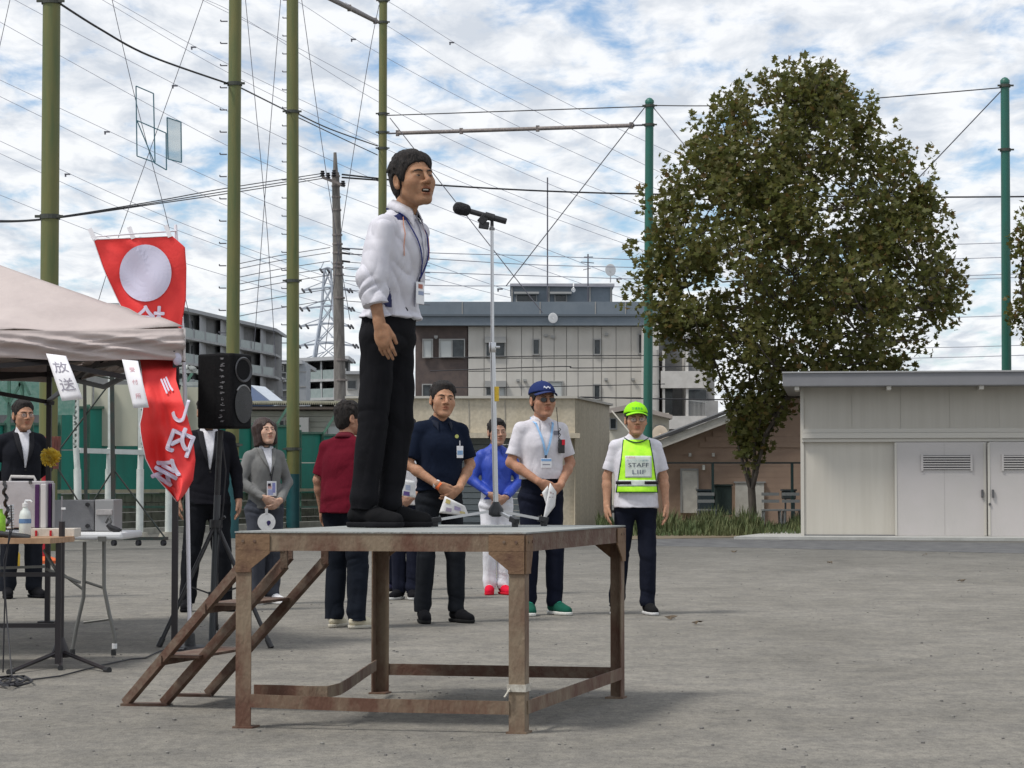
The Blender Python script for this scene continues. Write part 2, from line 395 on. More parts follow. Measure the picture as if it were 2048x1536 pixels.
gravelm = mat('pebble', (.24, .23, .205), .9, (.12, .115, .11), 30)
# loose grit and leaf litter, scattered wide
g = MB(); rr = random.Random(3)
for i in range(1500):
    y = 6.5 + 30*rr.random()**1.6; x = (rr.random()-.5)*y*.55; s = .004+.008*rr.random()**3
    g.ell((x, y, s*.3), (s, s*(.6+.5*rr.random()), s*.6), None, 5, 3)
tag(g.build('gravel', gravelm, None, local=True), 'loose grit scattered over the sandy playground', 'gravel', None, 'stuff')
leafb = mat('dry_leaf', (.11, .075, .04), .8, (.05, .04, .03), 60)
for li, (px, py) in enumerate(((1468, 1106), (1922, 1165), (1395, 1250), (1850, 1112), (1660, 1128), (1342, 1240))):
    p = G(px, py); b = MB(); n = 9; ang = rr.random()*6
    vs = [p + Vector((.0, 0, .03))] + [p + Vector(((.03+.02*(k % 2))*cos(ang+2*pi*k/n), (.03+.02*(k % 2))*sin(ang+2*pi*k/n), .006+.03*rr.random())) for k in range(n)]
    b.add(vs, [(0, 1+k, 1+(k+1) % n) for k in range(n)]); o = b.build('fallen_leaf', leafb, None, thick=.002)
    tag(o, ('curled brown leaf on the open ground near the shed slab', 'small dark leaf farthest right on the sandy ground', 'flat brown leaf right of the podium leg', 'leaf on the ground in front of the louvred doors', 'leaf on the ground in front of the fixed shed panel', 'leaf on the ground beside the shoes of the vested man')[li], 'leaf', 'leaves fallen on the playground')

# ------------------------------------------------------------------ platform (steel stand)
rust = mat('rusty_steel', (.105, .047, .028), .75, (.20, .15, .10), 6, .5, 70, stretch=(1, 1, .5), mid=(.40, .62), detail=14)
rust2 = mat('rusty_gusset', (.175, .105, .058), .85, (.10, .05, .03), 9, .4, 60, mid=(.5, .68), detail=8)
rust3 = mat('dark_rusty_steel', (.095, .045, .028), .75, (.16, .12, .085), 14, .5, 60, mid=(.42, .68), detail=8)
plate = mat('grey_steel_plate', (.27, .285, .275), .95, (.22, .2, .18), 8, .5, 90, mid=(.5, .75))
FLp, FRp, BRp, BLp = G(492, 1455), G(1038, 1466), G(1232, 1396), G(760, 1387)
PZ = .82
plat = thing('metal_platform', 'rusty steel podium with grey plate top that the speaker stands on', 'platform', ((FLp+BRp)/2))
up = Vector((0, 0, 1)); cen = (FLp+FRp+BRp+BLp)/4
uf = (FRp-FLp).normalized(); us = (BRp-FRp).normalized()
def Z(p, z): return Vector((p.x, p.y, z))
for p, sx, sy in ((FLp, 1, 1), (FRp, -1, 1), (BRp, -1, -1), (BLp, 1, -1)):
    b = MB(); a, L_ = .006, .066       # angle section: two flanges
    q = p - uf*sx*.0 
    c1 = q + uf*sx*(L_/2-.033) ; c2 = q + uf*sx*(-.033+a/2)
    Rm = Matrix(((uf.x, us.x, 0), (uf.y, us.y, 0), (0, 0, 1)))
    b.box(Z(c1 + us*sy*(-.033+a/2), .4), (L_, a, .8), Rm); b.box(Z(c2 + us*sy*(a/2), .4), (a, L_-2*a, .8), Rm)
    b.box(Z(q, .004), (.085, .085, .008), Rm); b.build('leg', rust, plat)
def edge(p, q, nrm):
    b = MB(); h = .074; o1 = nrm*.030
    b.bar(Z(p+o1, PZ-.006-h/2)-(q-p).normalized()*.035, Z(q+o1, PZ-.006-h/2)+(q-p).normalized()*.035, .007, h)
    b.bar(Z(p, PZ-.012), Z(q, PZ-.012), .06, .006); b.bar(Z(p, PZ-h+.0), Z(q, PZ-h), .05, .006); return b
for p, q, n in ((FLp, FRp, -us), (FRp, BRp, uf), (BRp, BLp, us), (BLp, FLp, -uf)):
    edge(p, q, n).build('edge_beam', rust if n.y < 0 and abs(n.x) < .5 else rust3, plat)
b = MB(); e = .038
b.prism([Z(p, PZ-.006) for p in (FLp-uf*e-us*e, FRp+uf*e-us*e, BRp+uf*e+us*e, BLp-uf*e+us*e)], (0, 0, .006)); b.build('top_plate', plate, plat)
for t in (.25, .5, .75):
    b = MB(); b.bar(Z(FLp.lerp(FRp, t), PZ-.045)+us*.04, Z(BLp.lerp(BRp, t), PZ-.045)-us*.04, .04, .06); b.build('joist', rust3, plat)
def gusset(corner, d1, n1, s=.115):
    b = MB(); c = corner + n1*.0345
    pts = [Z(c-d1*.033, PZ-.078), Z(c+d1*s, PZ-.078), Z(c+d1*s, PZ-.09), Z(c+d1*.034, PZ-.155), Z(c+d1*.034, PZ-.17), Z(c-d1*.033, PZ-.17)]
    b.prism(pts, n1*.006); b.build('gusset', rust2, plat)
    b = MB(); c2 = corner+n1*.037
    b.prism([Z(c2-d1*.033, PZ-.012), Z(c2+d1*s, PZ-.012), Z(c2+d1*s, PZ-.077), Z(c2-d1*.033, PZ-.077)], n1*.004); b.build('corner_plate', rust2, plat)
    for q in (.0, .05):
        b = MB(); b.tube([Z(c2+d1*q, PZ-.04), Z(c2+d1*q+n1*.007, PZ-.04)], .007, 6); b.build('bolt', rust3, plat)
gusset(FLp, uf, -us); gusset(FRp, -uf, -us); gusset(FRp, us, uf, .06); gusset(BRp, -us, uf, .12); gusset(BRp, -uf, us); gusset(BLp, uf, us)
def flat(pts, h=.055, w=.006, name='rail', m=None):
    b = MB()
    for i in range(len(pts)-1): b.bar(pts[i], pts[i+1], w, h)
    return b.build(name, m or rust, plat)
flat([Z(FLp+uf*.03-us*.036, .115), Z(FLp.lerp(FRp, .5)-us*.036, .105), Z(FRp-uf*.03-us*.036, .105)])
flat([Z(BLp+us*.036, .115), Z(BRp+us*.036, .115)], m=rust3)
flat([Z(FRp+uf*.036, .105), Z(BRp+uf*.036, .12)])
bent = [G(px, py, .145) for px, py in ((508, 1381), (560, 1382), (620, 1384), (655, 1384), (680, 1378), (700, 1366), (725, 1348), (752, 1330))]
flat(bent, .05, .006, 'bent_rail')
b = MB()
b.box(Z(FRp, .185), (.078, .078, .03), Matrix(((uf.x, us.x, 0), (uf.y, us.y, 0), (0, 0, 1)))); b.bar(Z(FRp, .185)+Vector((-.036, -.04, 0)), Z(FRp, .15)+Vector((-.06, -.05, 0)), .012, .003)
b.build('tape', mat('old_tape', (.5, .48, .42), .6, (.35, .32, .27), 40), plat)
# stairs on its left side
def sline(t): return FLp.lerp(BLp, t)
A0, A1 = G(252, 1411), G(328, 1411); topn = sline(.32)-uf*.045; inc = (Z(topn, .66)-A1)
shift = (sline(.62)-sline(.32))
for sft, nm in ((Vector((0, 0, 0)), 0), (shift, 1)):
    b = MB(); k1 = Z(topn, .66)+sft
    b.bar(A1+sft+up*.012, k1, .032, .040); b.bar(k1-up*.012, Z(topn, .745)+sft, .032, .040)
    e0 = A0+sft+up*.012; e1 = e0+inc*1.02; b.bar(e0, e1, .032, .040); b.bar(e1-up*.012, Z(e1, .745), .032, .035); b.bar(Z(e1, .735), Z(topn, .735)+sft, .045, .03)
    b.build('stair_stringer', rust3, plat)
    b = MB(); b.bar(A0+sft+up*.006-uf*.02, A1+sft+up*.006+uf*.02, .07, .012); b.build('foot_plate', rust3, plat)
for f in (.33, .70):
    b = MB(); m0 = A0.lerp(A1, .5)+inc*f; m0.z = inc.z*f+.02
    b.bar(m0-shift*.08, m0+shift*1.08, .19, .012, up=(0, 0, 1)); b.bar(m0-shift*.08+uf*-.09-up*.02, m0+shift*1.08+uf*-.09-up*.02, .006, .045)
    b.build('tread', rust3, plat)

# ------------------------------------------------------------------ microphone stand + microphone
black = mat('black_plastic', (.012, .012, .013), .45, (.022, .022, .024), 40, .1, 200)
chrome = mat('chrome_tube', (.55, .55, .56), .28, metal=1.0)
foam = mat('mic_foam', (.01, .01, .012), .95, (.02, .02, .022), 90, .8, 160)
ms = thing('microphone_stand', 'tall chrome microphone stand with folded-out black tripod feet on the podium', 'microphone stand', W(992, 1044, 10.72))
MD = 10.72; base = W(992, 1044, MD); base.z = PZ
hub = Z(base, PZ+.075)
b = MB(); b.tube([hub-up*.02, W(985, 690, MD)], .0125, 14); b.build('lower_tube', chrome, ms, True)
b = MB(); b.tube([W(985, 705, MD), W(984, 462, MD-.0)], .008, 12); b.build('upper_tube', chrome, ms, True)
b = MB(); p = W(985, 690, MD); b.tube([p-up*.035, p+up*.012], .0165, 14); b.tube([p-up*.01, p-up*.01+Vector((.035, 0, 0))], .006, 8); b.build('clutch', chrome, ms, True, bevel=.002)
b = MB(); b.lathe(hub-up*.03, [(.018, 0), (.034, .01), (.036, .035), (.022, .055), (.015, .07)], 16); b.build('tripod_hub', black, ms, True)
for px, py in ((870, 1049), (1030, 1052), (1088, 1046)):
    e = W(px, py, MD + (-.12 if px == 1030 else (.12 if px > 1050 else -.02))); e.z = PZ+.03; h0 = hub+(e-hub).normalized()*.02
    b = MB(); b.bar(h0, e, .014, .012); b.build('tripod_leg', chrome, ms)
    d = (e-h0).normalized(); b = MB(); b.bar(e-d*.03, e+d*.018, .028, .026); b.bar(Z(e, PZ+.02), Z(e, PZ), .03, .028, (0, 1, 0)); b.build('rubber_foot', black, ms, bevel=.003)
b = MB(); p = W(992, 788, MD); b.tube([p-up*.034, p+up*.034], .0142, 14); b.build('yellow_sticker', mat('yellow_label', (.75, .5, .03), .5, (.6, .38, .02), 80), ms, True)
for k, ch in enumerate('YAMA'): pass
b = MB(); c = W(984, 458, MD); b.tube([c-up*.006, c+up*.006], .013, 12); b.tube([c+up*.004, c+up*.03], .008, 10)
b.build('collar', mat('grey_metal', (.2, .2, .2), .4, metal=.7), ms, True)
clipc = W(970, 446, MD); b = MB(); b.tube([W(984, 452, MD), W(984, 440, MD), W(974, 434, MD)], .009, 10)
b.bar(W(958, 449, MD), W(978, 452, MD), .026, .034); b.bar(W(960, 446, MD), W(972, 432, MD), .03, .035); b.build('mic_clip', black, ms, bevel=.003)
m0, m1 = W(906, 413, MD), W(1013, 443, MD); mic = thing('microphone', 'black foam-headed microphone held in the clip of the chrome stand', 'microphone', clipc)
dm = (m1-m0).normalized(); b = MB(); b.tube([m0+dm*.085, m0+dm*.14, m0+dm*.2, m1-dm*.004, m1], [.013, .0125, .0145, .0145, .012], 16); b.build('handle', black, mic, True)
b = MB(); b.tube([m0+dm*q for q in (.0, .004, .014, .03, .05, .066, .076, .084)], [.004, .016, .026, .030, .029, .028, .024, .014], 18); b.build('windscreen', foam, mic, True)
b = MB(); q = m0+dm*.155; b.tube([q, q+dm*.045], .018, 14); b.build('clip_ring', black, mic, True)
# ================================================================== PEOPLE
skinm = mat('skin', (1, 1, 1), .62, (.88, .84, .82), 45, .12, 260, attr=True, spec=.25)
skinm.node_tree.nodes['Principled BSDF'].inputs['Subsurface Weight'].default_value = .15; skinm.node_tree.nodes['Principled BSDF'].inputs['Subsurface Radius'].default_value = (.012, .005, .003)
clothm = mat('woven_cloth', (1, 1, 1), .95, (.93, .93, .93), 30, .25, 420, attr=True, spec=.12, fold=.30)
nylonm = mat('nylon_cloth', (1, 1, 1), .55, (.95, .95, .96), 20, .15, 300, attr=True, spec=.4, fold=.38)
hairm = mat('hair', (.008, .007, .007), .8, (.022, .017, .015), 90, .9, 140, spec=.35, stretch=(1, 1, .35))
hairbr = mat('brown_hair', (.020, .009, .007), .5, (.04, .018, .013), 80, .7, 130, spec=.4, stretch=(1, 1, .2))
lensm = mat('lens_glass', (.9, .9, .9), .05, trans=1.0); darklens = mat('dark_lens', (.012, .01, .01), .1)
eyew = mat('eye_white', (.30, .26, .23), .5); eyed = mat('eye_dark', (.012, .008, .006), .15)
browm = mat('eyebrow_hair', (.018, .013, .011), .9)
paper = mat('white_paper', (.78, .78, .78), .7, (.7, .7, .7), 30)
badgew = mat('badge_white', (.78, .78, .8), .35)
def hexc(r, g, b):
    f = lambda c: (c/255/12.92) if c/255 <= .04045 else ((c/255+.055)/1.055)**2.4
    return (f(r), f(g), f(b))
def hand(sd, w, d, n, t, curl=.35, sc=1.0, spread=.0188, r=.0086):
    w, d, n, t = (np.array(x, float) for x in (w, d, n, t)); d /= np.linalg.norm(d)
    t = t-d*(t@d); t /= np.linalg.norm(t); n = n-d*(n@d)-t*(n@t); n /= np.linalg.norm(n)
    R = np.stack([d, t, n], 1)
    sd.el(w+d*.052*sc, (.058*sc, .041*sc, .019*sc), .012, rot=R)
    sd.rc(w-d*.02, w+d*.04*sc, .025*sc, .024*sc, .012)
    for i, L in enumerate((.074, .083, .077, .060)):
        L *= sc; b = w+d*(.084-.006*abs(i-1.3))*sc+t*((.0315-spread*i)*sc)
        c1, c2 = curl*(.8+.12*i), curl*(1.7+.15*i)
        d1 = d*cos(c1)+n*sin(c1)+t*(.05*(1.4-i)); d2 = d*cos(c2)+n*sin(c2)
        m = b+d1*L*.52; e = m+d2*L*.48
        sd.rc(b-d*.012, m, r*1.08*sc, r*sc, .004); sd.rc(m, e, r*sc, r*.85*sc, .004)
    b = w+d*.022*sc+t*.028*sc+n*.006; m = b+(d*.80+t*.36+n*.28)*.048*sc; e = m+(d*.93+t*.1+n*.25)*.034*sc
    sd.rc(b-d*.01, m, .015*sc, .0115*sc, .01); sd.rc(m, e, .0112*sc, .009*sc, .004)
def head_sdf(sd, mouth=0.0, fine=False, fem=False, thin=1.0):
    sd.el((0, .012, .034), (.0765*thin, .096, .086), .02); sd.el((0, -.028, -.026), (.061*thin, .062, .075), .03)
    sd.el((0, -.040, -.072), (.040*thin, .047, .042), .025); sd.rc((-.012, -.074, -.100), (.012, -.074, -.100), .018, .018, .02)
    for s in (-1, 1):
        sd.el((s*.036*thin, -.050, -.048), (.022, .022, .034), .03)
        sd.rc((s*.048*thin, .0, -.055), (s*.024, -.058, -.097), .015, .014, .02)      # jaw line
        sd.el((s*.041, -.060, -.020), (.024, .02, .022), .03)                       # cheekbone
        sd.rc((s*.012, -.087 if not fem else -.082, .024), (s*.046, -.074, .024), .009, .008, .012)      # brow ridge
        sd.el((s*.033, -.099, .003), (.018, .0115, .0095), .014, '-')                # eye socket
        sd.el((s*.032, -.0785, .002), (.0160, .0110, .0110), .010)
        sd.el((s*.031, -.0905, .0005), (.0125, .0045, .0022), .002, '-')           # lid slit
        sd.el((s*.079*thin, .014, -.006), (.010, .019, .032), .008); sd.el((s*.086*thin, .010, -.002), (.006, .011, .020), .004, '-')
        sd.rc((s*.079*thin, .004, -.028), (s*.079*thin, .005, -.034), .008, .007, .006)
    nk = .8 if fem else 1.0
    sd.rc((0, -.087, .018), (0, -.112*(.965 if fem else 1), -.022), .0072*nk, .0108*nk, .008); sd.el((0, -.111, -.0275), (.0125, .0125, .010), .006)
    for s in (-1, 1):
        sd.el((s*.0135, -.099, -.030), (.0098, .010, .0085), .006); sd.el((s*.0065, -.108, -.0385), (.004, .005, .004), .003, '-')
        if not fem: sd.rc((s*.020, -.088, -.034), (s*.033, -.072, -.062), .004, .004, .012)    # fold beside the mouth
    o = mouth
    sd.el((0, -.076, -.060), (.028, .014, .024), .014)
    sd.rc((-.016, -.0895, -.0545+.0), (.016, -.0895, -.0545), .0055, .0055, .007); sd.rc((-.004, -.0925, -.053), (.004, -.0925, -.053), .006, .006, .006)
    sd.rc((-.013, -.0885, -.067-o), (.013, -.0885, -.067-o), .0066, .0066, .007)
    if o > 0: sd.el((0, -.094, -.0605-o*.5), (.0235, .020, .0045+o*.55), .004, '-')
    else: sd.rc((-.021, -.0935, -.0605), (.021, -.0935, -.0605), .0022, .0022, .003, '-')
    sd.el((0, -.096, -.081-o), (.016, .006, .006), .008, '-')                       # below the lip
def face_colors(V, Mi, base, mouth=0, stubble=.0, blush=.0):
    P = V @ np.array(Mi)[:3, :3].T + np.array(Mi)[:3, 3]; c = np.tile(np.array(base), (len(V), 1))
    x, y, z = P[:, 0], P[:, 1], P[:, 2]; fr = (y < -.03)
    def bl(mask, col, w):
        c[:] = c*(1-(mask*w)[:, None])+np.array(col)*(mask*w)[:, None]
    g = lambda a, b, cc, r: np.exp(-((x-a[0])/r[0])**2-((y-a[1])/r[1])**2-((z-a[2])/r[2])**2)
    lip = np.clip(2.2*np.exp(-((x)/.020)**4-((z+.0605+mouth*.5)/(.0105+mouth*.8))**4)*(y < -.080), 0, 1)
    bl(lip, np.array(base)*np.array([.78, .52, .50]), .85)
    if mouth > 0:
        ins = (np.abs(x) < .02)*(np.abs(z+.0605+mouth*.5) < .003+mouth*.6)*(y > -.0965)*(y < -.06); bl(ins.astype(float), (.02, .006, .005), .95)
    red = g((0, -.108, -.027), 0, 0, (.018, .02, .016))*.35+sum(g((s*.045, -.07, -.02), 0, 0, (.022, .03, .02)) for s in (-1, 1))*.12
    bl(np.clip(red+blush*red, 0, 1), np.array(base)*np.array([1.05, .80, .76]), 1)
    if stubble: bl(np.clip((z < -.045)*fr*1.0, 0, 1)*np.clip((-.04-z)/.03, 0, 1), np.array(base)*np.array([.8, .8, .82]), stubble)
    c *= (.94+.12*vnoise(V*45))[:, None]
    return c
ALL = {}
HS = 1.07
def person(label, px, fy, H, yaw, cloth, arms=('clasp', 'clasp'), hd=(0, 0, 0), skin=(.40, .235, .16), hair='short', z0=0.0, h=.0062, lean=.03,
           mouth=0.0, feet=(.095, .095), footdy=(0, 0), group=None, fy3=None, glasses=None, handsc=1.0, gut=0.0, fem=False, fw=1.0, custom=None, footyaw=0.0, hh=None):
    s = H/1.7; pos = fy3 if fy3 is not None else G(px, fy, z0)
    ln = lambda x, y, z: (x, y-lean*max(0, z-.9), z)
    C = cloth; J = {}
    for sx in (-1, 1):
        dx = feet[0] if sx < 0 else feet[1]; dy = footdy[0] if sx < 0 else footdy[1]
        J['hip', sx] = (sx*.088, .0, .89); J['ank', sx] = (sx*dx, .03+dy, .085); J['kn', sx] = (sx*(.088*.5+dx*.5), -.012+dy*.55, .48)
        J['sh', sx] = ln(sx*(.140 if fem else .158)*C.get('shw', 1), .014, C.get('shz', 1.345 if fem else 1.358))
        a = arms[0] if sx < 0 else arms[1]
        if isinstance(a, dict): J['el', sx], J['wr', sx], hp = a['el'], a['wr'], a['hand']
        elif a == 'down': J['el', sx] = ln(sx*.232, .035, 1.11); J['wr', sx] = ln(sx*.240, -.045, .875); hp = ((sx*.02, -.22, -1), (-sx, .1, 0), (0, -1, 0), .35)
        elif a == 'clasp': J['el', sx] = ln(sx*.238, .01, 1.115); J['wr', sx] = ln(sx*.075, -.175-gut, .955-.012*sx); hp = ((-sx*.75, -.12, -.65), (0, 1, -.1), (sx*.1, -.4, .8), .5)
        else: J['el', sx] = ln(sx*.245, .075, 1.12); J['wr', sx] = ln(sx*.06, .19, .96); hp = ((-sx, .1, -.3), (0, -1, 0), (0, 0, 1), .5)
        J['hp', sx] = hp
    nb = ln(0, .012, 1.435)
    Mh = Matrix.Translation(ln(0, C.get('heady', -.012), C.get('headz', 1.447))) @ Matrix.Rotation(hd[0], 4, 'Z') @ Matrix.Rotation(-hd[1], 4, 'X') @ Matrix.Rotation(hd[2], 4, 'Y') @ Matrix.Scale(HS, 4) @ Matrix.Translation((0, -.012, .118))
    # ---- body: one continuous skin
    b = SD()
    b.ec(ln(0, .0, .84), ln(0, .005, 1.06), (.135, .085), (.125, .085), .03).el(ln(0, .004, 1.22), (.138, .090, .15), .03)
    b.rc(J['sh', -1], J['sh', 1], .040, .040, .03); b.rc(nb, tuple(Mh @ Vector((0, .02, -.055))), .054, .050, .03)
    for sx in (-1, 1):
        b.rc(J['hip', sx], J['kn', sx], .070, .050, .02); b.rc(J['kn', sx], J['ank', sx], .050, .030, .02)
        b.rc(J['ank', sx], (J['ank', sx][0], J['ank', sx][1]-.06, .05), .030, .020, .01)
        sh, el, wr = J['sh', sx], J['el', sx], J['wr', sx]; u = .94* (.9 if fem else 1.0)*(.80 if C.get('long') else 1.0)
        b.rc(sh, el, .043*u, .037*u, .02); mid = tuple(np.array(el)*.7+np.array(wr)*.3); b.rc(el, mid, .037*u, .039*u, .02); b.rc(mid, wr, .039*u, .0255, .02)
        hp = J['hp', sx]; hand(b, wr, hp[0], hp[1], hp[2], hp[3], handsc)
    b.M = Mh; head_sdf(b, mouth, fem=fem, thin=fw); b.M = Matrix.Identity(4)
    V, Q = b.mesh(min(h, .0050)); V = relax(V, Q, 1, .3); Mi = Mh.inverted(); base = np.array(skin)
    colr = face_colors(V, Mi, base, mouth, 0 if fem else .10)
    root = np_obj('person', V*s, Q, skinm, None, colr, pos, yaw); tag(root, label, 'person', group)
    # ---- clothes
    def add(name, sd, col, m=clothm, hv=None, disp=None, rel=1, colf=None, parent=None):
        Vv, Qq = sd.mesh(hv or h); Vv = relax(Vv, Qq, rel, .5); n = vnormals(Vv, Qq)
        if disp is not None: Vv = Vv + n*disp(Vv)[:, None]
        cc = np.tile(np.array(col), (len(Vv), 1)) if colf is None else colf(Vv, n)
        o = np_obj(name, Vv*s, Qq, m, parent or root, cc); o['_v'] = 0; del o['_v']; return o, Vv
    wd = C.get('leg', 1.0); tr = SD(); sh_col = C['pants']; tz = C.get('hem', .055)
    wz_ = C.get('waist', 1.03); tr.lf([(.79, 0, .115, .06), (.83, 0, .145, .098), (.88, 0, .160, .114), (.95, ln(0, 0, .95)[1], .158+gut*.1, .116+gut*.3), (wz_, ln(0, 0, wz_)[1], .147+gut*.3, .108+gut*.6)], .03)
    for sx in (-1, 1):
        hp_, kn, an = J['hip', sx], J['kn', sx], J['ank', sx]; lo = (an[0], an[1]-.005, tz-.03)
        tr.rc((hp_[0], hp_[1], hp_[2]-.02), kn, .090*wd, .073*wd, .03); tr.rc(kn, lo, .073*wd, .062*wd, .01, clip=[((0, 0, tz), (0, 0, -1))])
    def dtr(P):
        z = P[:, 2]; q = P*np.array([9, 9, 2.2])+11; r = (ridged(q)-.5)*.015
        hor = (ridged(P*np.array([5, 5, 17])+np.stack([P[:, 2]*3, P[:, 0]*3, P[:, 0]*4], 1))-.5)
        w = np.clip((.30-z)/.2, 0, 1)+.6*np.exp(-((z-.5)/.07)**2)+.7*np.exp(-((z-.86)/.06)**2); diag = ridged(np.stack([P[:, 0]*7+z*5, P[:, 1]*7-z*4+3, z*6], 1))-.5; return r+hor*.020*w+diag*.009*np.clip((z-.25)*4, 0, 1)
    trc = (lambda P, n: np.array(sh_col)[None, :]*(.9+.25*vnoise(P*14))[:, None])
    add('trousers', tr, sh_col, clothm, h*1.05, dtr, 1, trc)
    if C.get('belt'):
        bt = SD(); bz = C['belt'] if isinstance(C['belt'], float) else .985
        bt.ec(ln(0, 0, bz-.018), ln(0, 0, bz+.018), (.158+gut*.3, .119+gut*.6), (.156+gut*.3, .117+gut*.6), .005); add('belt', bt, (.015, .013, .012), clothm)
    # shirt / jacket
    t = C['top']; kind = C.get('kind', 'polo'); zh = C.get('topz', .90); long_ = C.get('long', False); f = C.get('fit', 1.0)
    sd_ = SD(); x0 = (.150 if fem else .165)*f; y0 = .122*f+gut*.7
    cw = (.153 if fem else .166)*f; cd = .114*f; yl = lambda z: ln(0, 0, z)[1]
    sd_.lf([(zh, yl(zh)-gut*.3, x0+gut*.4, y0), (zh+.10, yl(zh+.1)-gut*.45, (x0-.006)+gut*.5, y0-.006+gut*.2), (1.12, yl(1.12)-gut*.3, cw-.006+gut*.3, cd-.004+gut*.45), (1.24, yl(1.24)-.004, cw+gut*.1, cd+gut*.2), (1.31, yl(1.31)+.002, cw-.006, cd-.012), (1.37, yl(1.37)+.010, cw-.035, .078), (1.405, yl(1.405)+.014, cw-.075, .062)], .03)
    sd_.rc(J['sh', -1], J['sh', 1], .050, .050, .03); sd_.rc(ln(0, .012, 1.37), ln(0, .014, 1.430), .085, .056, .03)
    for sx in (-1, 1): sd_.rc(ln(0, .02, 1.415), J['sh', sx], .052, .050, .03)
    for sx in (-1, 1):
        sh, el, wr = (np.array(J[k, sx]) for k in ('sh', 'el', 'wr'))
        if long_:
            r1, r2, r3 = C.get('slv', (.055, .050, .038)); e = wr+(wr-el)*C.get('cuff', -.02)
            dn = (e-el)/np.linalg.norm(e-el); sd_.rc(tuple(sh), tuple(el), r1, r2, .02); sd_.rc(tuple(el), tuple(e+dn*.03), r2, r3, .02, clip=[(tuple(e), tuple(dn))])
        else:
            e = sh+(el-sh)*C.get('short', .80); dn = (el-sh)/np.linalg.norm(el-sh); sd_.rc(tuple(sh), tuple(e+dn*.05), .054, .060, .025, clip=[(tuple(e), tuple(dn))])
    if kind == 'polo': sd_.rc(ln(0, -.115, 1.395), ln(0, -.03, 1.49), .024, .05, .006, '-'); sd_.rc(ln(0, -.135, 1.345), ln(0, -.09, 1.44), .006, .03, .006, '-')
    amp = C.get('amp', .009); seed = (len(ALL)*3.7)
    def dsh(P):
        z = P[:, 2]; q = np.stack([P[:, 0]*6+P[:, 2]*3.0+seed, P[:, 1]*6, P[:, 2]*5-P[:, 0]*2.5*np.sign(P[:, 0])], 1)
        r = (ridged(q)-.55)*amp*1.3; q2 = np.stack([P[:, 0]*4+seed, P[:, 1]*5, P[:, 2]*19+P[:, 0]*4], 1)
        w = np.clip((1.12-z)/.15, .15, 1); arm = (np.abs(P[:, 0]) > .17)
        r += (ridged(q2)-.5)*amp*1.1*np.where(arm, .15 if kind == 'wind' else .4, w)
        return r + C.get('dispx', lambda P: 0)(P)
    so, SV = add('jacket' if long_ else 'shirt', sd_, t, nylonm if kind == 'wind' else clothm, C.get('hs', h), dsh, C.get('rel', 2), C.get('colf'))
    ALL[label] = dict(root=root, SV=SV, s=s, Mh=Mh, J=J, ln=ln, pos=pos)
    def surf(x, z, back=False, r=.016):
        for k in (1, 2, 4):
            m_ = (np.abs(SV[:, 0]-x) < r*k) & (np.abs(SV[:, 2]-z) < r*k)
            if m_.any(): return SV[m_, 1].max() if back else np.percentile(SV[m_, 1], 3)
        return -.1
    ALL[label]['surf'] = surf
    def sheet(name, fn, nu, nv, m, off=.004, parent=None, thick=.002, back=False):
        g_ = MB(); pts = {}
        def q(u, v):
            x, z = fn(u, v); y = surf(x, z, back); return (x*s, (y-off if not back else y+off)*s, z*s)
        g_.grid(q, nu, nv); o = g_.build(name, m, None, True, local=True, thick=thick); o.parent = parent or root; return o
    ALL[label]['sheet'] = sheet
    # collar
    cm = solid(C.get('collar', t), kind == 'wind')
    def collar():
        g_ = MB(); n = 28; gap = C.get('cgap', .5); st = C.get('chigh', .032); rad = (.059, .058) if not fem else (.053, .052)
        rows = []
        for i in range(n+1):
            a = -pi+gap + (2*pi-2*gap)*i/n    # 0 = back, +-pi = front
            fx, fy_ = sin(a), cos(a); frn = (1-cos(a))/2; zz = 1.437-.050*frn**1.5
            c0 = Vector(ln(rad[0]*1.10*fx, .012+rad[1]*1.12*fy_, zz)); c1 = Vector(ln(rad[0]*1.02*fx, .012+rad[1]*1.03*fy_, zz+st))
            fl = .010+.016*frn**2; dn_ = .036+.010*frn
            c2 = Vector(ln((rad[0]+.006+fl)*1.08*fx, .012+(rad[1]+.006+fl)*1.1*fy_, zz+st-dn_)); tw_ = max(0, frn-.62)/.38; tw_ = min(1, tw_*1.5)**1.5; tx = (.062-.012*tw_)*(1 if fx > 0 else -1); tz_ = 1.405-.052*tw_; c2 = c2.lerp(Vector((tx, surf(tx, tz_)-.006, tz_)), tw_); rows.append((c0, c1, c1.lerp(c2, .5)+Vector((fx*.004, fy_*.004, .003)), c2))
        for r_ in rows: g_.v += [tuple(p*s) for p in r_]
        for i in range(n):
            for k in range(3): g_.f.append((i*4+k, i*4+k+1, (i+1)*4+k+1, (i+1)*4+k))
        o = g_.build('collar', cm, None, True, local=True, thick=.004*s); o.parent = root
    if C.get('nocollar') is None: collar()
    # shoes
    up_, so_ = C['shoes'], C.get('sole', (.6, .6, .58)); um = solid(up_); sm = solid(so_)
    for sx in (-1, 1):
        ax_, ay_ = J['ank', sx][0], J['ank', sx][1]-.03; sd2 = SD(); fyw = sx*C.get('splay', .22)+footyaw
        sd2.M = Matrix.Translation((ax_, ay_, 0)) @ Matrix.Rotation(fyw, 4, 'Z')
        sd2.rc((0, .055, .055), (0, -.05, .056), .034, .036, .02, clip=[((0, 0, .022), (0, 0, -1))]); sd2.rc((-.006, -.05, .050), (-.006, -.150, .034), .040, .030, .02, clip=[((0, 0, .022), (0, 0, -1))])
        sd2.rc((.006, -.05, .045), (.004, -.140, .034), .040, .030, .02, clip=[((0, 0, .022), (0, 0, -1))]); sd2.rc((0, .035, .07), (0, .035, .105), .036, .038, .015)
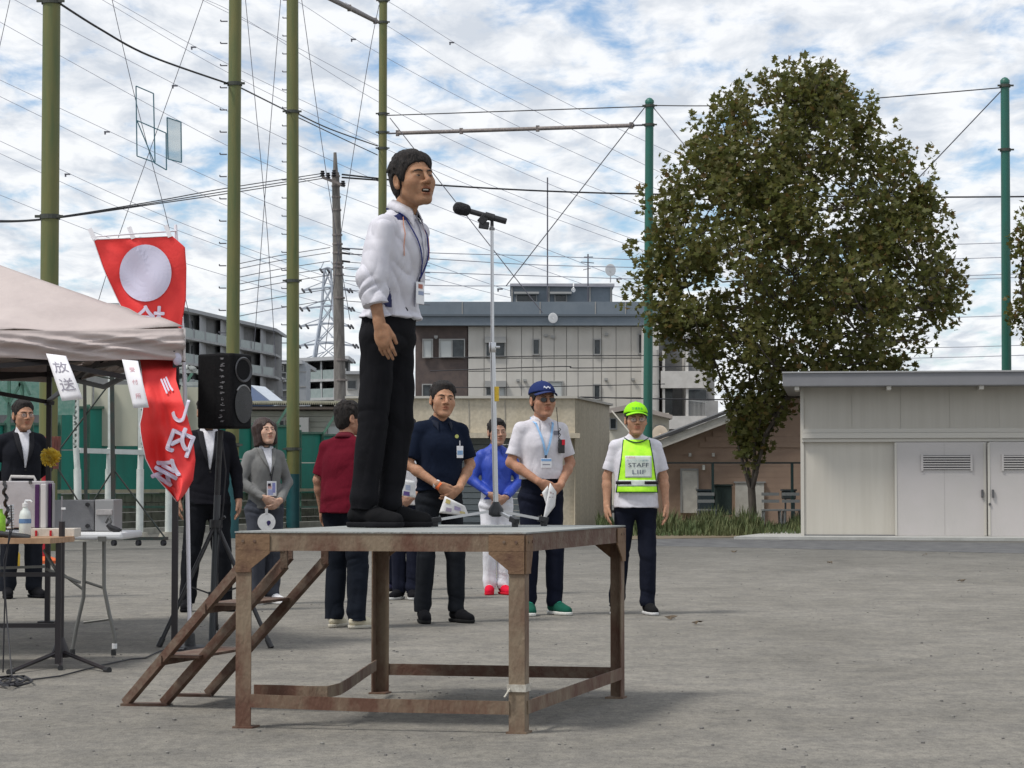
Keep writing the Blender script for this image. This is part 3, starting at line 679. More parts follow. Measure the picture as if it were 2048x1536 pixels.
        V2, Q2 = sd2.mesh(.0055); V2 = relax(V2, Q2, 1); o = np_obj('shoe', V2*s, Q2, clothm, root, np.tile(np.array(up_), (len(V2), 1)))
        sd3 = SD(); sd3.M = sd2.M; cl = [((0, 0, .026), (0, 0, 1)), ((0, 0, .002), (0, 0, -1))]
        sd3.rc((0, .058, .02), (0, -.05, .02), .036, .041, .01, clip=cl); sd3.rc((0, -.05, .02), (-.004, -.150, .02), .045, .036, .01, clip=cl)
        V3, Q3 = sd3.mesh(.005); np_obj('sole', V3*s, Q3, clothm, o, np.tile(np.array(so_), (len(V3), 1)))
        if C.get('lace') is not None:
            l_ = MB()
            for q in range(5):
                y_ = -.045-.016*q; z_ = .098-.0085*q; l_.tube([sd2.M @ Vector((-.022, y_, z_-.008)), sd2.M @ Vector((0, y_-.004, z_+.001)), sd2.M @ Vector((.022, y_, z_-.008))], .0035, 5)
            l_.v = [tuple(Vector(v)*s) for v in l_.v]; q_ = l_.build('laces', solid(C['lace']), None, True, local=True); q_.parent = o
    # face details
    def hb(): return MB()
    def put(b_, name, m, parent=None, bevel=0):
        b_.v = [tuple((Mh @ Vector(v))*s) for v in b_.v]; o = b_.build(name, m, None, True, local=True); o.parent = parent or root; return o
    for sx in (-1, 1):
        b_ = hb(); b_.ell((sx*.031, -.0845, .0005), (.0115, .0062, .0026 if not fem else .0034), None, 12, 8); e = put(b_, 'eye', eyew)
        b_ = hb(); b_.ell((sx*.031-hd[0]*0.004, -.0892, .0006), (.0052, .0024, .0032), None, 10, 6); put(b_, 'iris', eyed, e)
        b_ = hb(); b_.tube([(sx*(.031+q*.0125), -.0905+abs(q)*.0045+(.004 if q*1 > .9 else 0), .0030-.0022*q*q) for q in (-1, -.5, 0, .5, 1)], .0015, 5); put(b_, 'eyelash', browm)
        b_ = hb(); th = .0022 if fem else .0034
        b_.tube([(sx*q[0], q[1], q[2]) for q in ((.013, -.0955, .0185), (.022, -.0955, .0225), (.033, -.0910, .0245), (.043, -.0835, .0225), (.050, -.077, .0185))], [th*.7, th, th, th*.8, th*.3], 6); put(b_, 'eyebrow', browm)
    if mouth > 0:
        b_ = hb(); b_.box((0, -.0835, -.0590-mouth*.1), (.026, .008, .0048)); put(b_, 'teeth', mat('teeth', (.62, .58, .5), .3))
    if glasses:
        b_ = hb(); gm = solid((.03, .025, .02)) if glasses == 'dark' else mat('thin_frame', (.12, .09, .07), .3, metal=.8)
        for sx in (-1, 1):
            ring = [(sx*.033+.0215*cos(a), -.1035+abs(.0215*cos(a)*.0+sx*.033+.0215*cos(a))*.16, -.002+.0155*sin(a)) for a in np.linspace(0, 2*pi, 17)]
            b_.tube(ring, .0012, 5, cap=False); b_.tube([(sx*.055, -.094, .002), (sx*.072, -.06, .003), (sx*.080, .005, .0)], .0013, 5)
        b_.tube([(-.0125, -.1015, .002), (0, -.104, .004), (.0125, -.1015, .002)], .0012, 5); fr = put(b_, 'glasses', gm)
        for sx in (-1, 1):
            l_ = hb(); ring = [(sx*.033+.0205*cos(a), -.1033+abs(sx*.033+.0205*cos(a))*.16, -.002+.0148*sin(a)) for a in np.linspace(0, 2*pi, 17)[:-1]]
            l_.add(ring, [tuple(range(16))]); put(l_, 'lens', darklens if glasses == 'dark' else lensm_thin, fr)
    # hair
    hs_ = SD(); hs_.M = Mh
    if hair in ('short', 'main', 'thin', 'cap'):
        hm = .003 if hair == 'main' else 0; hs_.el((0, .014, .040), (.0840+hm, .1000+hm, .0915+hm), .02); hs_.el((0, .048, -.012), (.070, .060, .078), .02)
        for sx in (-1, 1): hs_.el((sx*.070, .006, .030), (.012, .038, .04), .01)
        if hair == 'short': hs_.el((0, -.036, .094), (.056, .046, .024), .02)
        if hair == 'cap': pass
        if hair == 'main':
            hs_.el((.008, -.018, .084), (.068, .054, .036), .02); hs_.el((.038, -.044, .066), (.036, .026, .026), .02)
            hs_.el((-.02, .0, .098), (.05, .07, .03), .02)
        hs_.el((-.012 if hair == 'main' else 0, -.098, -.016), (.086, .079, .082 if hair != 'thin' else .09), .008, '-')
        for sx in (-1, 1): hs_.el((sx*.092, -.012, -.050), (.030, .060, .055), .006, '-'); hs_.rc((sx*.085, .014, -.03), (sx*.085, .014, .010), .019, .017, .004, '-')
        hs_.el((0, -.02, -.16), (.14, .20, .085), .01, '-')
        if hair in ('main', 'short', 'thin'):
            rr = random.Random(5+len(ALL))
            for i in range(46):   # forelock and crown tufts
                a = rr.uniform(-.95, 1.0); x = .075*a; sh_ = hair != 'main'; y = -.068+.045*a*a+rr.uniform(-.006, .006)+.012*sh_; z_ = .078-.020*a*a+rr.uniform(-.008, .01)+.018*sh_
                hs_.rc((x, y+.018, z_+.012), (x+rr.uniform(.002, .014), y-.010, z_-.018-rr.uniform(0, .010)), .0075, .0025, .004)
            for i in range(110):
                a = rr.uniform(0, 2*pi); e_ = rr.uniform(.25, 1.3); p = Vector((.088*cos(a)*cos(e_), .016+.100*sin(a)*cos(e_), .042+.092*sin(e_))); t_ = Vector((cos(a), sin(a), .25))
                if p.y < -.06 and p.z < .09: continue
                nrm_ = Vector((cos(a)*cos(e_), sin(a)*cos(e_), sin(e_))); fl_ = Vector((.35, -1, -.35)) if e_ > .6 else Vector((.1, -.35, -1)); fl_ = (fl_-nrm_*fl_.dot(nrm_)).normalized(); hs_.rc(tuple(p*.955+Vector((0, 0, .002))), tuple(p*.975+fl_*rr.uniform(.020, .032)+nrm_*rr.uniform(-.002, .005)), .0085, .0022, .005)
    elif hair == 'bob':
        hs_.el((0, .016, .040), (.094, .106, .095), .02); hs_.ec((0, .032, -.120), (0, .02, .045), (.090, .078), (.094, .098), .03)
        hs_.el((0, -.105, -.035), (.058, .075, .105), .008, '-')
        for sx in (-1, 1): hs_.rc((sx*.074, -.045, .05), (sx*.074, -.035, -.10), .022, .018, .02)
    if hair:
        def dh(P):
            L_ = P @ np.array(Mi)[:3, :3].T + np.array(Mi)[:3, 3]
            return ((ridged(L_*np.array([34, 34, 15])+5)-.5)*.007+(vnoise(L_*np.array([90, 90, 60]))-.5)*.002*(hair == 'main'))*(.5 if hair == 'bob' else 1)
        Vh, Qh = hs_.mesh(hh or .005); n_ = vnormals(Vh, Qh); Vh = Vh+n_*dh(Vh)[:, None]
        np_obj('hair', Vh*s, Qh, hairbr if hair == 'bob' else hairm, root)
    return root
SOL = {}
def solid(c, ny=False):
    k = (tuple(round(x, 4) for x in c), ny)
    if k not in SOL: SOL[k] = mat('cloth_%d' % len(SOL), c, .6 if ny else .85, tuple(x*.86 for x in c), 40, .2, 300, spec=.3)
    return SOL[k]
lensm_thin = mat('clear_lens', (.8, .85, .88), .08, alpha=.16)
def cap_on(label, col, txt_col, brim_col=None, text=None):
    A = ALL[label]; Mh, s, root = A['Mh'], A['s'], A['root']; d = SD(); d.M = Mh
    d.el((0, .012, .046), (.092, .106, .090), .02, clip=[((0, 0, .048), (0, -.12, -1))])
    V, Q = d.mesh(.0055); V = relax(V, Q, 1); c = np_obj('cap', V*s, Q, clothm, root, np.tile(np.array(col), (len(V), 1)))
    b = MB()
    def q(u, v):
        a = (u-.5)*2; x = .080*a; yb = -.088*sqrt(max(0, 1-(a*.86)**2))+.008; return (x, yb-.075*v*sqrt(max(.05, 1-a*a*.8)), .058-.012*v-.020*a*a)
    b.grid(q, 12, 5); b.v = [tuple((Mh @ Vector(v))*s) for v in b.v]; o = b.build('brim', solid(brim_col or col), None, True, local=True, thick=.005); o.parent = c
    b = MB(); b.ell((0, .012, .137), (.007, .007, .004), None, 8, 6); b.v = [tuple((Mh @ Vector(v))*s) for v in b.v]; o = b.build('button', solid(col), None, True, local=True); o.parent = c
    if text:
        v, f, (tw, th) = text_mesh(text); kx = .085/tw if len(text) > 3 else .05/tw; ky = .020/th; g_ = MB()
        pts = []
        for x, y in v:
            X, Zz = x*kx, .084+y*ky; Y = .012-.106*sqrt(max(0, 1-(X/.092)**2-((Zz-.046)/.090)**2))-.003; pts.append(tuple((Mh @ Vector((X, Y, Zz)))*s))
        g_.add(pts, f); o = g_.build('lettering', solid(txt_col), None, local=True); o.parent = c
    return c
def lanyard(label, col, bz=1.08, bx=0.0, badge=(.055, .085), w=.010, bm=None, tw=.09, mark=None):
    A = ALL[label]; s, root, surf, ln = A['s'], A['root'], A['surf'], A['ln']; b = MB()
    for sx in (-1, 1):
        pts = [Vector(ln(sx*.030, .088, 1.447)), Vector(ln(sx*.066, .045, 1.447)), Vector(ln(sx*.078, .005, 1.432))]
        for t in np.linspace(0, 1, 9):
            x = sx*tw*.78*(1-t)+bx*t; z = 1.405*(1-t)+(bz+.01)*t; pts.append(Vector((x, surf(x, z)-.006, z)))
        for i in range(len(pts)-1):
            d = pts[i+1]-pts[i]; b.bar(pts[i]*s, (pts[i+1]+d*.06)*s, w*s, .002, up=(0, -1, .2))
    y = surf(bx, bz-.05, r=.03)-.010
    o = b.build('lanyard', solid(col), None, local=True); o.parent = root
    g_ = MB(); g_.bar(Vector((bx, y, bz+.015))*s, Vector((bx, y, bz-.008))*s, .012*s, .006*s, up=(0, 1, 0)); q = g_.build('clip', solid((.03, .03, .04)), None, local=True); q.parent = o
    g_ = MB(); g_.box(Vector((bx, y-.004, bz-badge[1]/2-.008))*s, (badge[0]*s, .004*s, badge[1]*s)); q = g_.build('badge', bm or badgew, None, local=True, bevel=.002); q.parent = o
    for (cx_, cz_, w_, h_, c_) in (mark or ()):
        g_ = MB(); g_.box(Vector((bx+cx_, y-.0066, bz-.008-cz_))*s, (w_*s, .001, h_*s)); k = g_.build('print', solid(c_), None, local=True); k.parent = q
    return o
P_ = {}
NAVY = hexc(22, 28, 60)
blk = (.009, .009, .011); navyp = (.010, .012, .022)
# --- the speaker on the podium
def jacket_col(Pv, n):
    c = np.tile(np.array((.60, .59, .64)), (len(Pv), 1)); x, y, z = Pv[:, 0], Pv[:, 1], Pv[:, 2]
    yy = y+.18*(np.maximum(0, z-.9)); side = np.abs(yy-(.012+.05*(1.25-z)/.3))
    body = (np.abs(x) < .20)
    pan = body & (z < 1.19) & (z > .99) & (np.abs(yy-(-.035)-(z-1.1)*.22) < .012) & (np.abs(x) > .06)
    c[pan] = (.02, .025, .10)
    bk = (z > 1.17) & (z < 1.33) & (np.abs(yy-.095+(z-1.25)*.1) < .010) & (x < -.06); c[bk] = (.02, .025, .10)
    yoke = (z > 1.385) & (np.abs(x) < .115) & (np.abs(x) > .060) & (yy < .0) & (yy > -.07); c[yoke] = (.02, .025, .10)
    if 0: pipe = (np.abs((yy+.055)-(1.37-z)*.10) < .0035) & (z > 1.24) & (z < 1.40) & (np.abs(x) > .09) & (np.abs(x) < .2); c[pipe] = (.5, .20, .13)
    return c
def jacket_disp(P):
    z = P[:, 2]; arm = np.abs(P[:, 0]) > .175; x = P[:, 0]
    bag = .016*np.exp(-((z-1.03)/.055)**2)*(~arm); cuff = -.010*np.exp(-((z-.955)/.012)**2)*(~arm)
    bun = (ridged(np.stack([P[:, 0]*7, P[:, 1]*7, z*30+P[:, 1]*20+P[:, 0]*9], 1))**2-.3)*.016*np.exp(-((z-1.075)/.060)**2)*arm
    deep = (ridged(np.stack([P[:, 0]*6+z*4, P[:, 1]*9+3+z*2, z*4-P[:, 1]*5], 1))-.4)*.008+(ridged(np.stack([P[:, 0]*9+z*6, P[:, 1]*10, z*6-P[:, 1]*11], 1))**3-.3)*.012
    return bag+cuff+bun+deep
SPK = 'man in white zip jacket and black trousers speaking on the rusty platform'
armL = dict(el=(.205, .06, 1.12), wr=(.165, .075, .90), hand=((0, -.1, -1), (-1, .1, 0), (0, -1, 0), .35))
armR = dict(el=(-.212, -.030, 1.120), wr=(-.222, -.080, .900), hand=((.03, -.24, -1), (1, .15, .1), (.05, -1, 0), .28))
person(SPK, 0, 0, 1.700, radians(64), dict(pants=(.010, .010, .012), top=(.60, .59, .64), kind='wind', long=True, colf=jacket_col, dispx=jacket_disp, fit=1.05, topz=.945, splay=.08,
       headz=1.448, heady=-.038, shz=1.345, slv=(.066, .074, .060), cuff=-.42, shoes=(.010, .010, .011), sole=(.014, .014, .016), amp=.007, leg=.97, hem=.075, chigh=.052, cgap=.36, hs=.0045, rel=1, lace=(.02, .02, .02), waist=1.0),
       arms=(armR, armL), hd=(radians(-27), radians(7), radians(-3)), fw=.95, skin=(.33, .18, .105), hair='main', h=.0042, lean=.17, mouth=.0075,
       fy3=W(776, 1055, 10.45).xyz + Vector((.0, 0, 0)), feet=(.062, .075), footdy=(.080, .015), footyaw=.22, handsc=.97, hh=.0035)
ALL[SPK]['root'].location.z = PZ
lanyard(SPK, (.02, .03, .16), bz=1.12, bx=.012, badge=(.075, .10), tw=.11, mark=((0, .02, .04, .02, (.5, .2, .15)), (.005, .05, .05, .018, (.35, .4, .55))))
A = ALL[SPK]
for sx in (-1, 1):
    b = MB(); b.tube([np.array((sx*q[0], A['surf'](sx*q[0], q[1], r=.012)-.001, q[1]))*A['s'] for q in ((.085, 1.40), (.100, 1.36), (.112, 1.32), (.120, 1.27), (.124, 1.22))], .0022, 5)
    o = b.build('piping', solid((.55, .25, .16)), None, local=True); o.parent = A['root']
b = MB(); b.tube([np.array((.004, A['surf'](.004, z_, r=.012)-.001, z_))*A['s'] for z_ in np.linspace(1.0, 1.40, 12)], .003, 5)
o = b.build('zip', solid((.35, .35, .42)), None, local=True); o.parent = A['root']
# --- people on the ground
polo = lambda t, p, **k: dict(top=t, pants=p, shoes=k.pop('shoes', blk), **k)
n1 = 'man in navy polo shirt holding a printed fan over his black trousers'
person(n1, 878, 1245, 1.765, radians(24), polo((.008, .013, .028), (.013, .015, .019), topz=.93, sole=(.02, .02, .02), fit=1.03, hem=.07), hd=(radians(-8), radians(3), radians(4)),
       skin=(.43, .24, .15), feet=(.12, .13), footdy=(.0, -.04), hair='short', lean=.05)
b3 = ALL[n1]
n2 = 'man in navy cap and sunglasses with white polo shirt and light blue lanyard'
person(n2, 1082, 1230, 1.80, radians(22), polo((.64, .62, .66), (.009, .011, .022), topz=.99, shoes=(.012, .09, .06), sole=(.7, .7, .66), lace=(.02, .35, .25), fit=1.04, belt=.0),
       hd=(radians(0), radians(2), 0), skin=(.43, .23, .15), glasses='dark', feet=(.10, .12), hair='cap', lean=.02)
cap_on(n2, (.022, .035, .12), (.6, .62, .7), text='~~')
lanyard(n2, (.30, .52, .80), bz=1.155, bx=-.015, badge=(.085, .070), w=.016, tw=.085, mark=((0, .012, .08, .018, (.25, .45, .75)), (0, .045, .06, .008, (.3, .3, .35))))
n3 = 'man in neon green cap and yellow green STAFF vest with arms hanging'
person(n3, 1272, 1229, 1.64, radians(3), polo((.66, .65, .70), (.010, .012, .022), topz=.86, shoes=(.012, .012, .013), sole=(.65, .65, .65), fit=1.05, hem=.06), arms=('down', 'down'),
       hd=(radians(2), 0, 0), skin=(.47, .265, .17), glasses='thin', feet=(.145, .10), footdy=(.10, -.02), hair='cap', gut=.02, lean=.0)
cap_on(n3, (.30, .75, .02), (.01, .30, .12), text='交通安全')
n4 = 'person in bright blue windbreaker, white trousers and red shoes behind the microphone stand'
person(n4, 992, 1189, 1.61, radians(8), dict(top=(.02, .055, .36), pants=(.72, .72, .76), shoes=(.62, .012, .04), sole=(.62, .02, .04), kind='wind', long=True, fit=1.0, topz=.915, lace=(.8, .8, .8), chigh=.036, leg=.96, slv=(.062, .055, .040)),
       hd=(radians(12), radians(0), 0), skin=(.42, .25, .18), hair='short', feet=(.06, .075), fem=True)
n5 = 'man in maroon polo shirt, black trousers and cream sneakers seen from behind'
person(n5, 690, 1256, 1.60, radians(150), polo((.12, .007, .018), (.010, .013, .020), topz=.86, shoes=(.60, .55, .42), sole=(.55, .52, .44), lace=(.7, .66, .55), fit=1.16, shw=1.08, leg=1.2, short=.86), arms=('down', 'down'),
       hd=(radians(-32), 0, 0), skin=(.43, .24, .16), hair='thin', feet=(.12, .12), footdy=(0, -.05), gut=.04)
n6 = 'woman in grey blazer with brown bobbed hair holding a round white fan'
person(n6, 528, 1208, 1.575, radians(30), dict(top=(.19, .19, .185), pants=(.055, .06, .075), shoes=(.72, .72, .74), sole=(.75, .75, .75), kind='blazer', long=True, fit=1.02, topz=.87, leg=1.15, slv=(.058, .052, .040), cgap=.75),
       hd=(radians(6), radians(12), 0), skin=(.56, .36, .27), hair='bob', fem=True, feet=(.07, .09), lean=0)
n7 = 'man in dark suit and open white shirt standing behind the loudspeaker'
person(n7, 414, 1222, 1.72, radians(15), dict(top=(.012, .012, .016), pants=(.010, .011, .014), shoes=blk, sole=blk, kind='blazer', long=True, fit=1.06, topz=.84, leg=1.1, cgap=.75), arms=('down', 'down'),
       hd=(0, 0, 0), skin=(.38, .22, .15), feet=(.16, .14))
n8 = 'man in glasses and dark suit with hands behind his back, under the tent'
person(n8, 40, 1196, 1.76, radians(28), dict(top=(.014, .015, .020), pants=(.014, .016, .022), shoes=blk, sole=blk, kind='blazer', long=True, fit=1.06, topz=.84, leg=1.15, cgap=.75), arms=('back', 'back'),
       hd=(radians(6), 0, 0), skin=(.43, .24, .155), glasses='thin', feet=(.11, .13))
n9 = 'person in loose white shirt and dark trousers between the speaker and the navy polo man'
person(n9, 814, 1199, 1.60, radians(-10), polo((.66, .66, .69), (.013, .015, .028), topz=.88, fit=1.08), hd=(radians(10), 0, 0), skin=(.42, .25, .18), feet=(.08, .05))
n10 = 'person in dark clothes mostly hidden behind the legs of the speaker'
person(n10, 768, 1181, 1.58, radians(60), dict(top=(.04, .04, .05), pants=(.012, .014, .026), shoes=(.012, .012, .03), sole=blk, kind='wind', long=True, topz=.88), hd=(0, 0, 0), skin=(.42, .25, .18), feet=(.08, .05), footdy=(0, -.03))
# --- worn and held details
def local_mesh(label, b, name, m, parent=None, **k):
    A = ALL[label]; s = A['s']; b.v = [tuple(Vector(v)*s) for v in b.v]; o = b.build(name, m, None, local=True, **k); o.parent = parent or A['root']; return o
def wl(label, v):                       # place in a person's own frame -> place in the world
    A = ALL[label]; r = A['root']; return Matrix.Rotation(r.rotation_euler.z, 3, 'Z') @ (Vector(v)*A['s']) + r.location
whitesh = solid((.72, .72, .76))
for lb in (n6, n7, n8):                 # shirt front in the V of the blazer, lapels and button
    A = ALL[lb]; cz = 1.12 if lb != n6 else 1.20
    A['sheet']('shirt_front', lambda u, v, cz=cz: ((u-.5)*2*(.006+.046*v), cz+(1.425-cz)*v), 8, 14, whitesh, .003)
    ctop = solid((.19, .19, .185) if lb == n6 else (.013, .013, .017)); lap = 0
    for sx in (-1, 1):
        A['sheet']('lapel', lambda u, v, sx=sx, cz=cz: (sx*(.006+.044*v+u*(.006+.040*sin(min(1, v*1.25)*pi*.62))), cz+(1.42-cz)*v+u*(.03-.02*v)), 4, 12, ctop, .010, thick=.004)
    b = MB(); zz = cz-.02; b.tube([(0.004, A['surf'](0, zz)-.002, zz), (0.004, A['surf'](0, zz)-.010, zz)], .009, 10); local_mesh(lb, b, 'button', solid((.02, .02, .02)))
    g_ = MB()
    for sx in (-1, 1):                  # white shirt collar
        y = A['surf'](sx*.03, 1.41)
        g_.prism([Vector((sx*.008, y-.012, 1.388)), Vector((sx*.05, y-.016, 1.352)), Vector((sx*.072, y+.03, 1.43)), Vector((sx*.052, y+.045, 1.475))], (0, -.004, 0))
    local_mesh(lb, g_, 'shirt_collar', whitesh)
lanyard(n6, (.03, .03, .04), bz=1.13, bx=.015, badge=(.095, .135), w=.007, tw=.075, mark=((-.024, .035, .03, .03, (.04, .03, .05)), (-.02, .055, .035, .025, (.75, .45, .45)), (.02, .06, .03, .09, (.30, .32, .62)), (-.012, .10, .05, .05, (.45, .5, .75))))
# navy polo man: emblem, badge, wristbands
A = ALL[n1]; sf = A['surf']
b = MB(); z_ = 1.315; b.tube([(.085, sf(.085, z_)-.001, z_), (.085, sf(.085, z_)-.005, z_)], .014, 12); local_mesh(n1, b, 'emblem', solid((.6, .62, .2)))
b = MB(); y = sf(.105, 1.2)-.008; b.box((.105, y, 1.205), (.05, .004, .085)); bd = local_mesh(n1, b, 'badge', badgew, bevel=.002)
b = MB(); b.box((.105, y-.003, 1.20), (.042, .001, .03)); local_mesh(n1, b, 'print', solid((.25, .4, .6)), bd)
b = MB(); b.tube([(.105, y+.004, 1.285), (.105, y, 1.245)], .004, 6); local_mesh(n1, b, 'clip', solid((.6, .6, .62)), bd)
def band(label, sx, t, col, w=.02, r=.031, name='wristband'):
    J = ALL[label]['J']; e, wv = Vector(J['el', sx]), Vector(J['wr', sx]); p = e.lerp(wv, t); d = (wv-e).normalized()
    b = MB(); b.tube([p-d*w/2, p+d*w/2], r, 16); return local_mesh(label, b, name, solid(col), smooth=True)
band(n1, -1, .93, (.7, .7, .72), .018, .033); band(n1, -1, 1.01, (.75, .16, .05), .03, .030); band(n1, 1, .97, (.45, .42, .3), .012, .029)
lanyardc = None
b = MB(); J1 = ALL[n1]['J']
# white polo man: radio with curled lead, trouser mark
A = ALL[n2]; sf = A['surf']; y = sf(.115, 1.24)
b = MB(); b.box((.112, y-.016, 1.235), (.045, .025, .10)); rd = local_mesh(n2, b, 'radio', black, bevel=.004)
b = MB(); b.box((.122, y-.031, 1.265), (.022, .006, .040)); local_mesh(n2, b, 'red_panel', solid((.6, .02, .04)), rd)
b = MB(); b.tube([(.093, y-.016, 1.28), (.072, y-.018, 1.52)], .003, 6); local_mesh(n2, b, 'antenna', black, rd)
b = MB(); b.tube([(.095+.010*sin(k*1.9), y-.02+.004*cos(k*1.9), 1.37-.012*k) for k in range(15)], .0035, 5); local_mesh(n2, b, 'curled_lead', black, rd, smooth=True)
b = MB(); b.box((.085, sf(.085, 1.33)-.006, 1.335), (.045, .004, .03)); local_mesh(n2, b, 'chest_print', solid((.25, .25, .3)))
# staff vest
A = ALL[n3]; sf = A['surf']; neon = mat('neon_vest', hexc(190, 255, 50), .6, hexc(170, 240, 40), 20, .2, 200); trim = solid((.02, .06, .03)); A['sheet']
def vx(v): return .118+.030*(1-v)**1.5*0+.012*(1-v)
vw = lambda v: .168-.062*v
def vest(back):
    def f(u, v):
        z = .985+v*.425; x = (u-.5)*2*vw(v); return (x, z)
    return A['sheet']('vest_back' if back else 'vest', f, 22, 30, neon, .020, thick=.003, back=back)
vf = vest(False); vb = vest(True)
for sx in (-1, 1):
    A['sheet']('vest_trim', lambda u, v, sx=sx: (sx*(vw(v)+.003*(u-.5)*2), .985+v*.425), 1, 30, trim, .022, thick=.005, parent=vf)
A['sheet']('vest_trim', lambda u, v: ((u-.5)*.336, .983+.006*v), 22, 1, trim, .022, thick=.005, parent=vf)
A['sheet']('vest_trim', lambda u, v: ((u-.5)*.20, 1.384+.10*(u-.5)**2*1.6+.008*v), 22, 1, trim, .030, thick=.004, parent=vf)
pc = mat('clear_pocket', (.62, .66, .62), .25, (.52, .58, .52), 12)
A['sheet']('print_pocket', lambda u, v: ((u-.5)*.215+.008, 1.105+v*.175), 12, 12, pc, .0245, thick=.002, parent=vf)
A['sheet']('reflective_band', lambda u, v: ((u-.5)*.31, 1.035+v*.050), 16, 4, solid((.6, .66, .6)), .0235, thick=.002, parent=vf)
def vtext(txt, cx, cz, w, hgt, col, off=.030):
    v, f, (tw, th) = text_mesh(txt); g_ = MB(); pts = []; y0 = min(sf(cx+q*w/2, cz, r=.02) for q in (-1, -.5, 0, .5, 1))
    ys = {q: sf(cx+q*w/2, cz, r=.03) for q in (-1, -.5, 0, .5, 1)}
    for x, y in v:
        X = cx+x*w/tw; Zz = cz+y*hgt/th; t = np.interp(x*2/tw, [-1, -.5, 0, .5, 1], [ys[q] for q in (-1, -.5, 0, .5, 1)]); pts.append((X, t-off, Zz))
    g_.add(pts, f); local_mesh(n3, g_, 'lettering', solid(col), vf)
vtext('STAFF', .008, 1.205, .165, .034, (.05, .065, .10)); vtext('LIIF', .012, 1.150, .11, .034, (.16, .18, .24)); vtext('交通安全', -.055, 1.268, .075, .016, (.6, .12, .10)); vtext('あいさつ運動', .0, 1.242, .18, .016, (.25, .38, .42))
for sx in (-1, 1):
    A['sheet']('belt_strap', lambda u, v, sx=sx: (sx*(.055+u*.115), 1.052+v*.024-.012*u*sx*0), 6, 2, solid((.014, .010, .014)), .0275, thick=.003, parent=vf)
# ================================================================== SETTING BEHIND
# ------------------------------------------------------------------ tall net poles
polem = mat('olive_green_paint', (.155, .145, .045), .55, (.095, .12, .04), 2.2, .15, 40, stretch=(3, 3, .35), mid=(.35, .65))
polet = mat('dark_teal_paint', (.008, .075, .085), .5, (.006, .06, .07), 4)
poleg = mat('green_paint', (.012, .115, .085), .45, (.02, .10, .07), 2.5, .1, 30, stretch=(3, 3, .4))
wire = mat('steel_wire', (.10, .10, .12), .5, metal=.3); wfar = mat('aluminium_wire', (.24, .25, .30), .6); cable = mat('black_cable', (.012, .012, .016), .6)
def pole(px, d, r, ztop, m, label, band_z=None, lean=0.0, steps=False, clamps=(), group='tall green net poles'):
    p = W(px, 967, d); p.z = 0; t = thing('net_pole', label, 'pole', p, group)
    tp = p+Vector((lean, 0, ztop)); b = MB(); b.tube([p+up*(band_z or 0), tp], r, 20, r2=r*.86); b.build('shaft', m, t, True)
    if band_z: b = MB(); b.tube([p, p+up*band_z], r*1.03, 20); b.build('painted_base', polet, t, True)
    if ztop < 15: b = MB(); b.lathe(tp, [(r*.95, -.02), (r*.95, .05), (r*.5, .11), (.01, .13)], 16); b.build('cap', m, t, True)
    for z in clamps:
        c = p+Vector((lean*z/ztop, 0, z)); b = MB(); b.tube([c-up*.035, c+up*.035], r*1.10, 16); b.bar(c-Vector((r+.07, r*.6, 0)), c+Vector((r+.07, -r*.6, 0)), .04, .04); b.build('clamp', mat('clamp_steel', (.05, .055, .045), .7), t)
    if steps:
        for k in range(int((ztop-3)/.42)):
            if k % 2 == 0 or True: c = p+up*(3+k*.42); b = MB(); b.bar(c-Vector((r, 0, 0)), c-Vector((r+.13, 0, 0)), .02, .02); b.bar(c-Vector((r+.13, 0, 0)), c-Vector((r+.13, 0, -.03)), .02, .02, (0, 1, 0)); b.build('climbing_step', wire, t)
    return p
zt = lambda py, d: W(0, py, d).z
p1 = pole(96, 35, .143, 20, polem, 'thick olive net pole rising behind the tent at far left', None, -.02, False, (zt(4, 35), zt(434, 35)))
p2 = pole(464, 43, .128, 20, polem, 'olive net pole with teal base between the loudspeaker and the grey-blazer woman', zt(942, 43), .03, True, (zt(168, 43), zt(890, 43)))
p3 = pole(586, 53, .150, 20, polem, 'olive net pole with teal base just right of the grey-blazer woman', zt(948, 53), -.10, True, (zt(224, 53), zt(562, 53), zt(898, 53)))
p4 = pole(763, 66, .130, 20, polem, 'dark olive net pole directly behind the speaker', None, .02, False, (zt(45, 66), zt(228, 66), zt(265, 66), zt(297, 66), zt(2, 66)))
p5 = pole(1295, 61, .127, zt(205, 61), poleg, 'green net pole just left of the leafy tree', zt(960, 61), .08, False, (zt(212, 61), zt(250, 61)), 'tall green net poles')
p6 = pole(2014, 55, .122, zt(165, 55), poleg, 'green net pole at the far right behind the beige shed', None, .04, False, (zt(172, 55), zt(300, 55)), 'tall green net poles')
# pipe braces between poles
pipem = mat('weathered_pipe', (.14, .12, .12), .6, (.22, .19, .17), 14, .3, 50)
def brace(a, b_, r, label, name='brace_pipe'):
    t = thing(name, label, 'pipe', (a+b_)/2); d = (b_-a).normalized(); b = MB(); b.tube([a+d*.35, b_-d*.35], r, 12); b.build('tube', pipem, t, True)
    b = MB(); b.tube([a, a+d*.38], r*.45, 8); b.tube([b_-d*.38, b_], r*.45, 8); b.build('end_rod', wire, t, True)
    for q in (.04, .3, .6, .95): c = a.lerp(b_, q); b = MB(); b.box(c, (.10, .12, .16)); b.build('pipe_clamp', pipem, t)
brace(W(776, 267, 65.8), W(1290, 250, 61.2), .055, 'level grey brace pipe between the pole behind the speaker and the tree pole')
brace(W(590, -38, 53), W(757, 45, 65.8), .065, 'sloping grey brace pipe at the top of the picture')
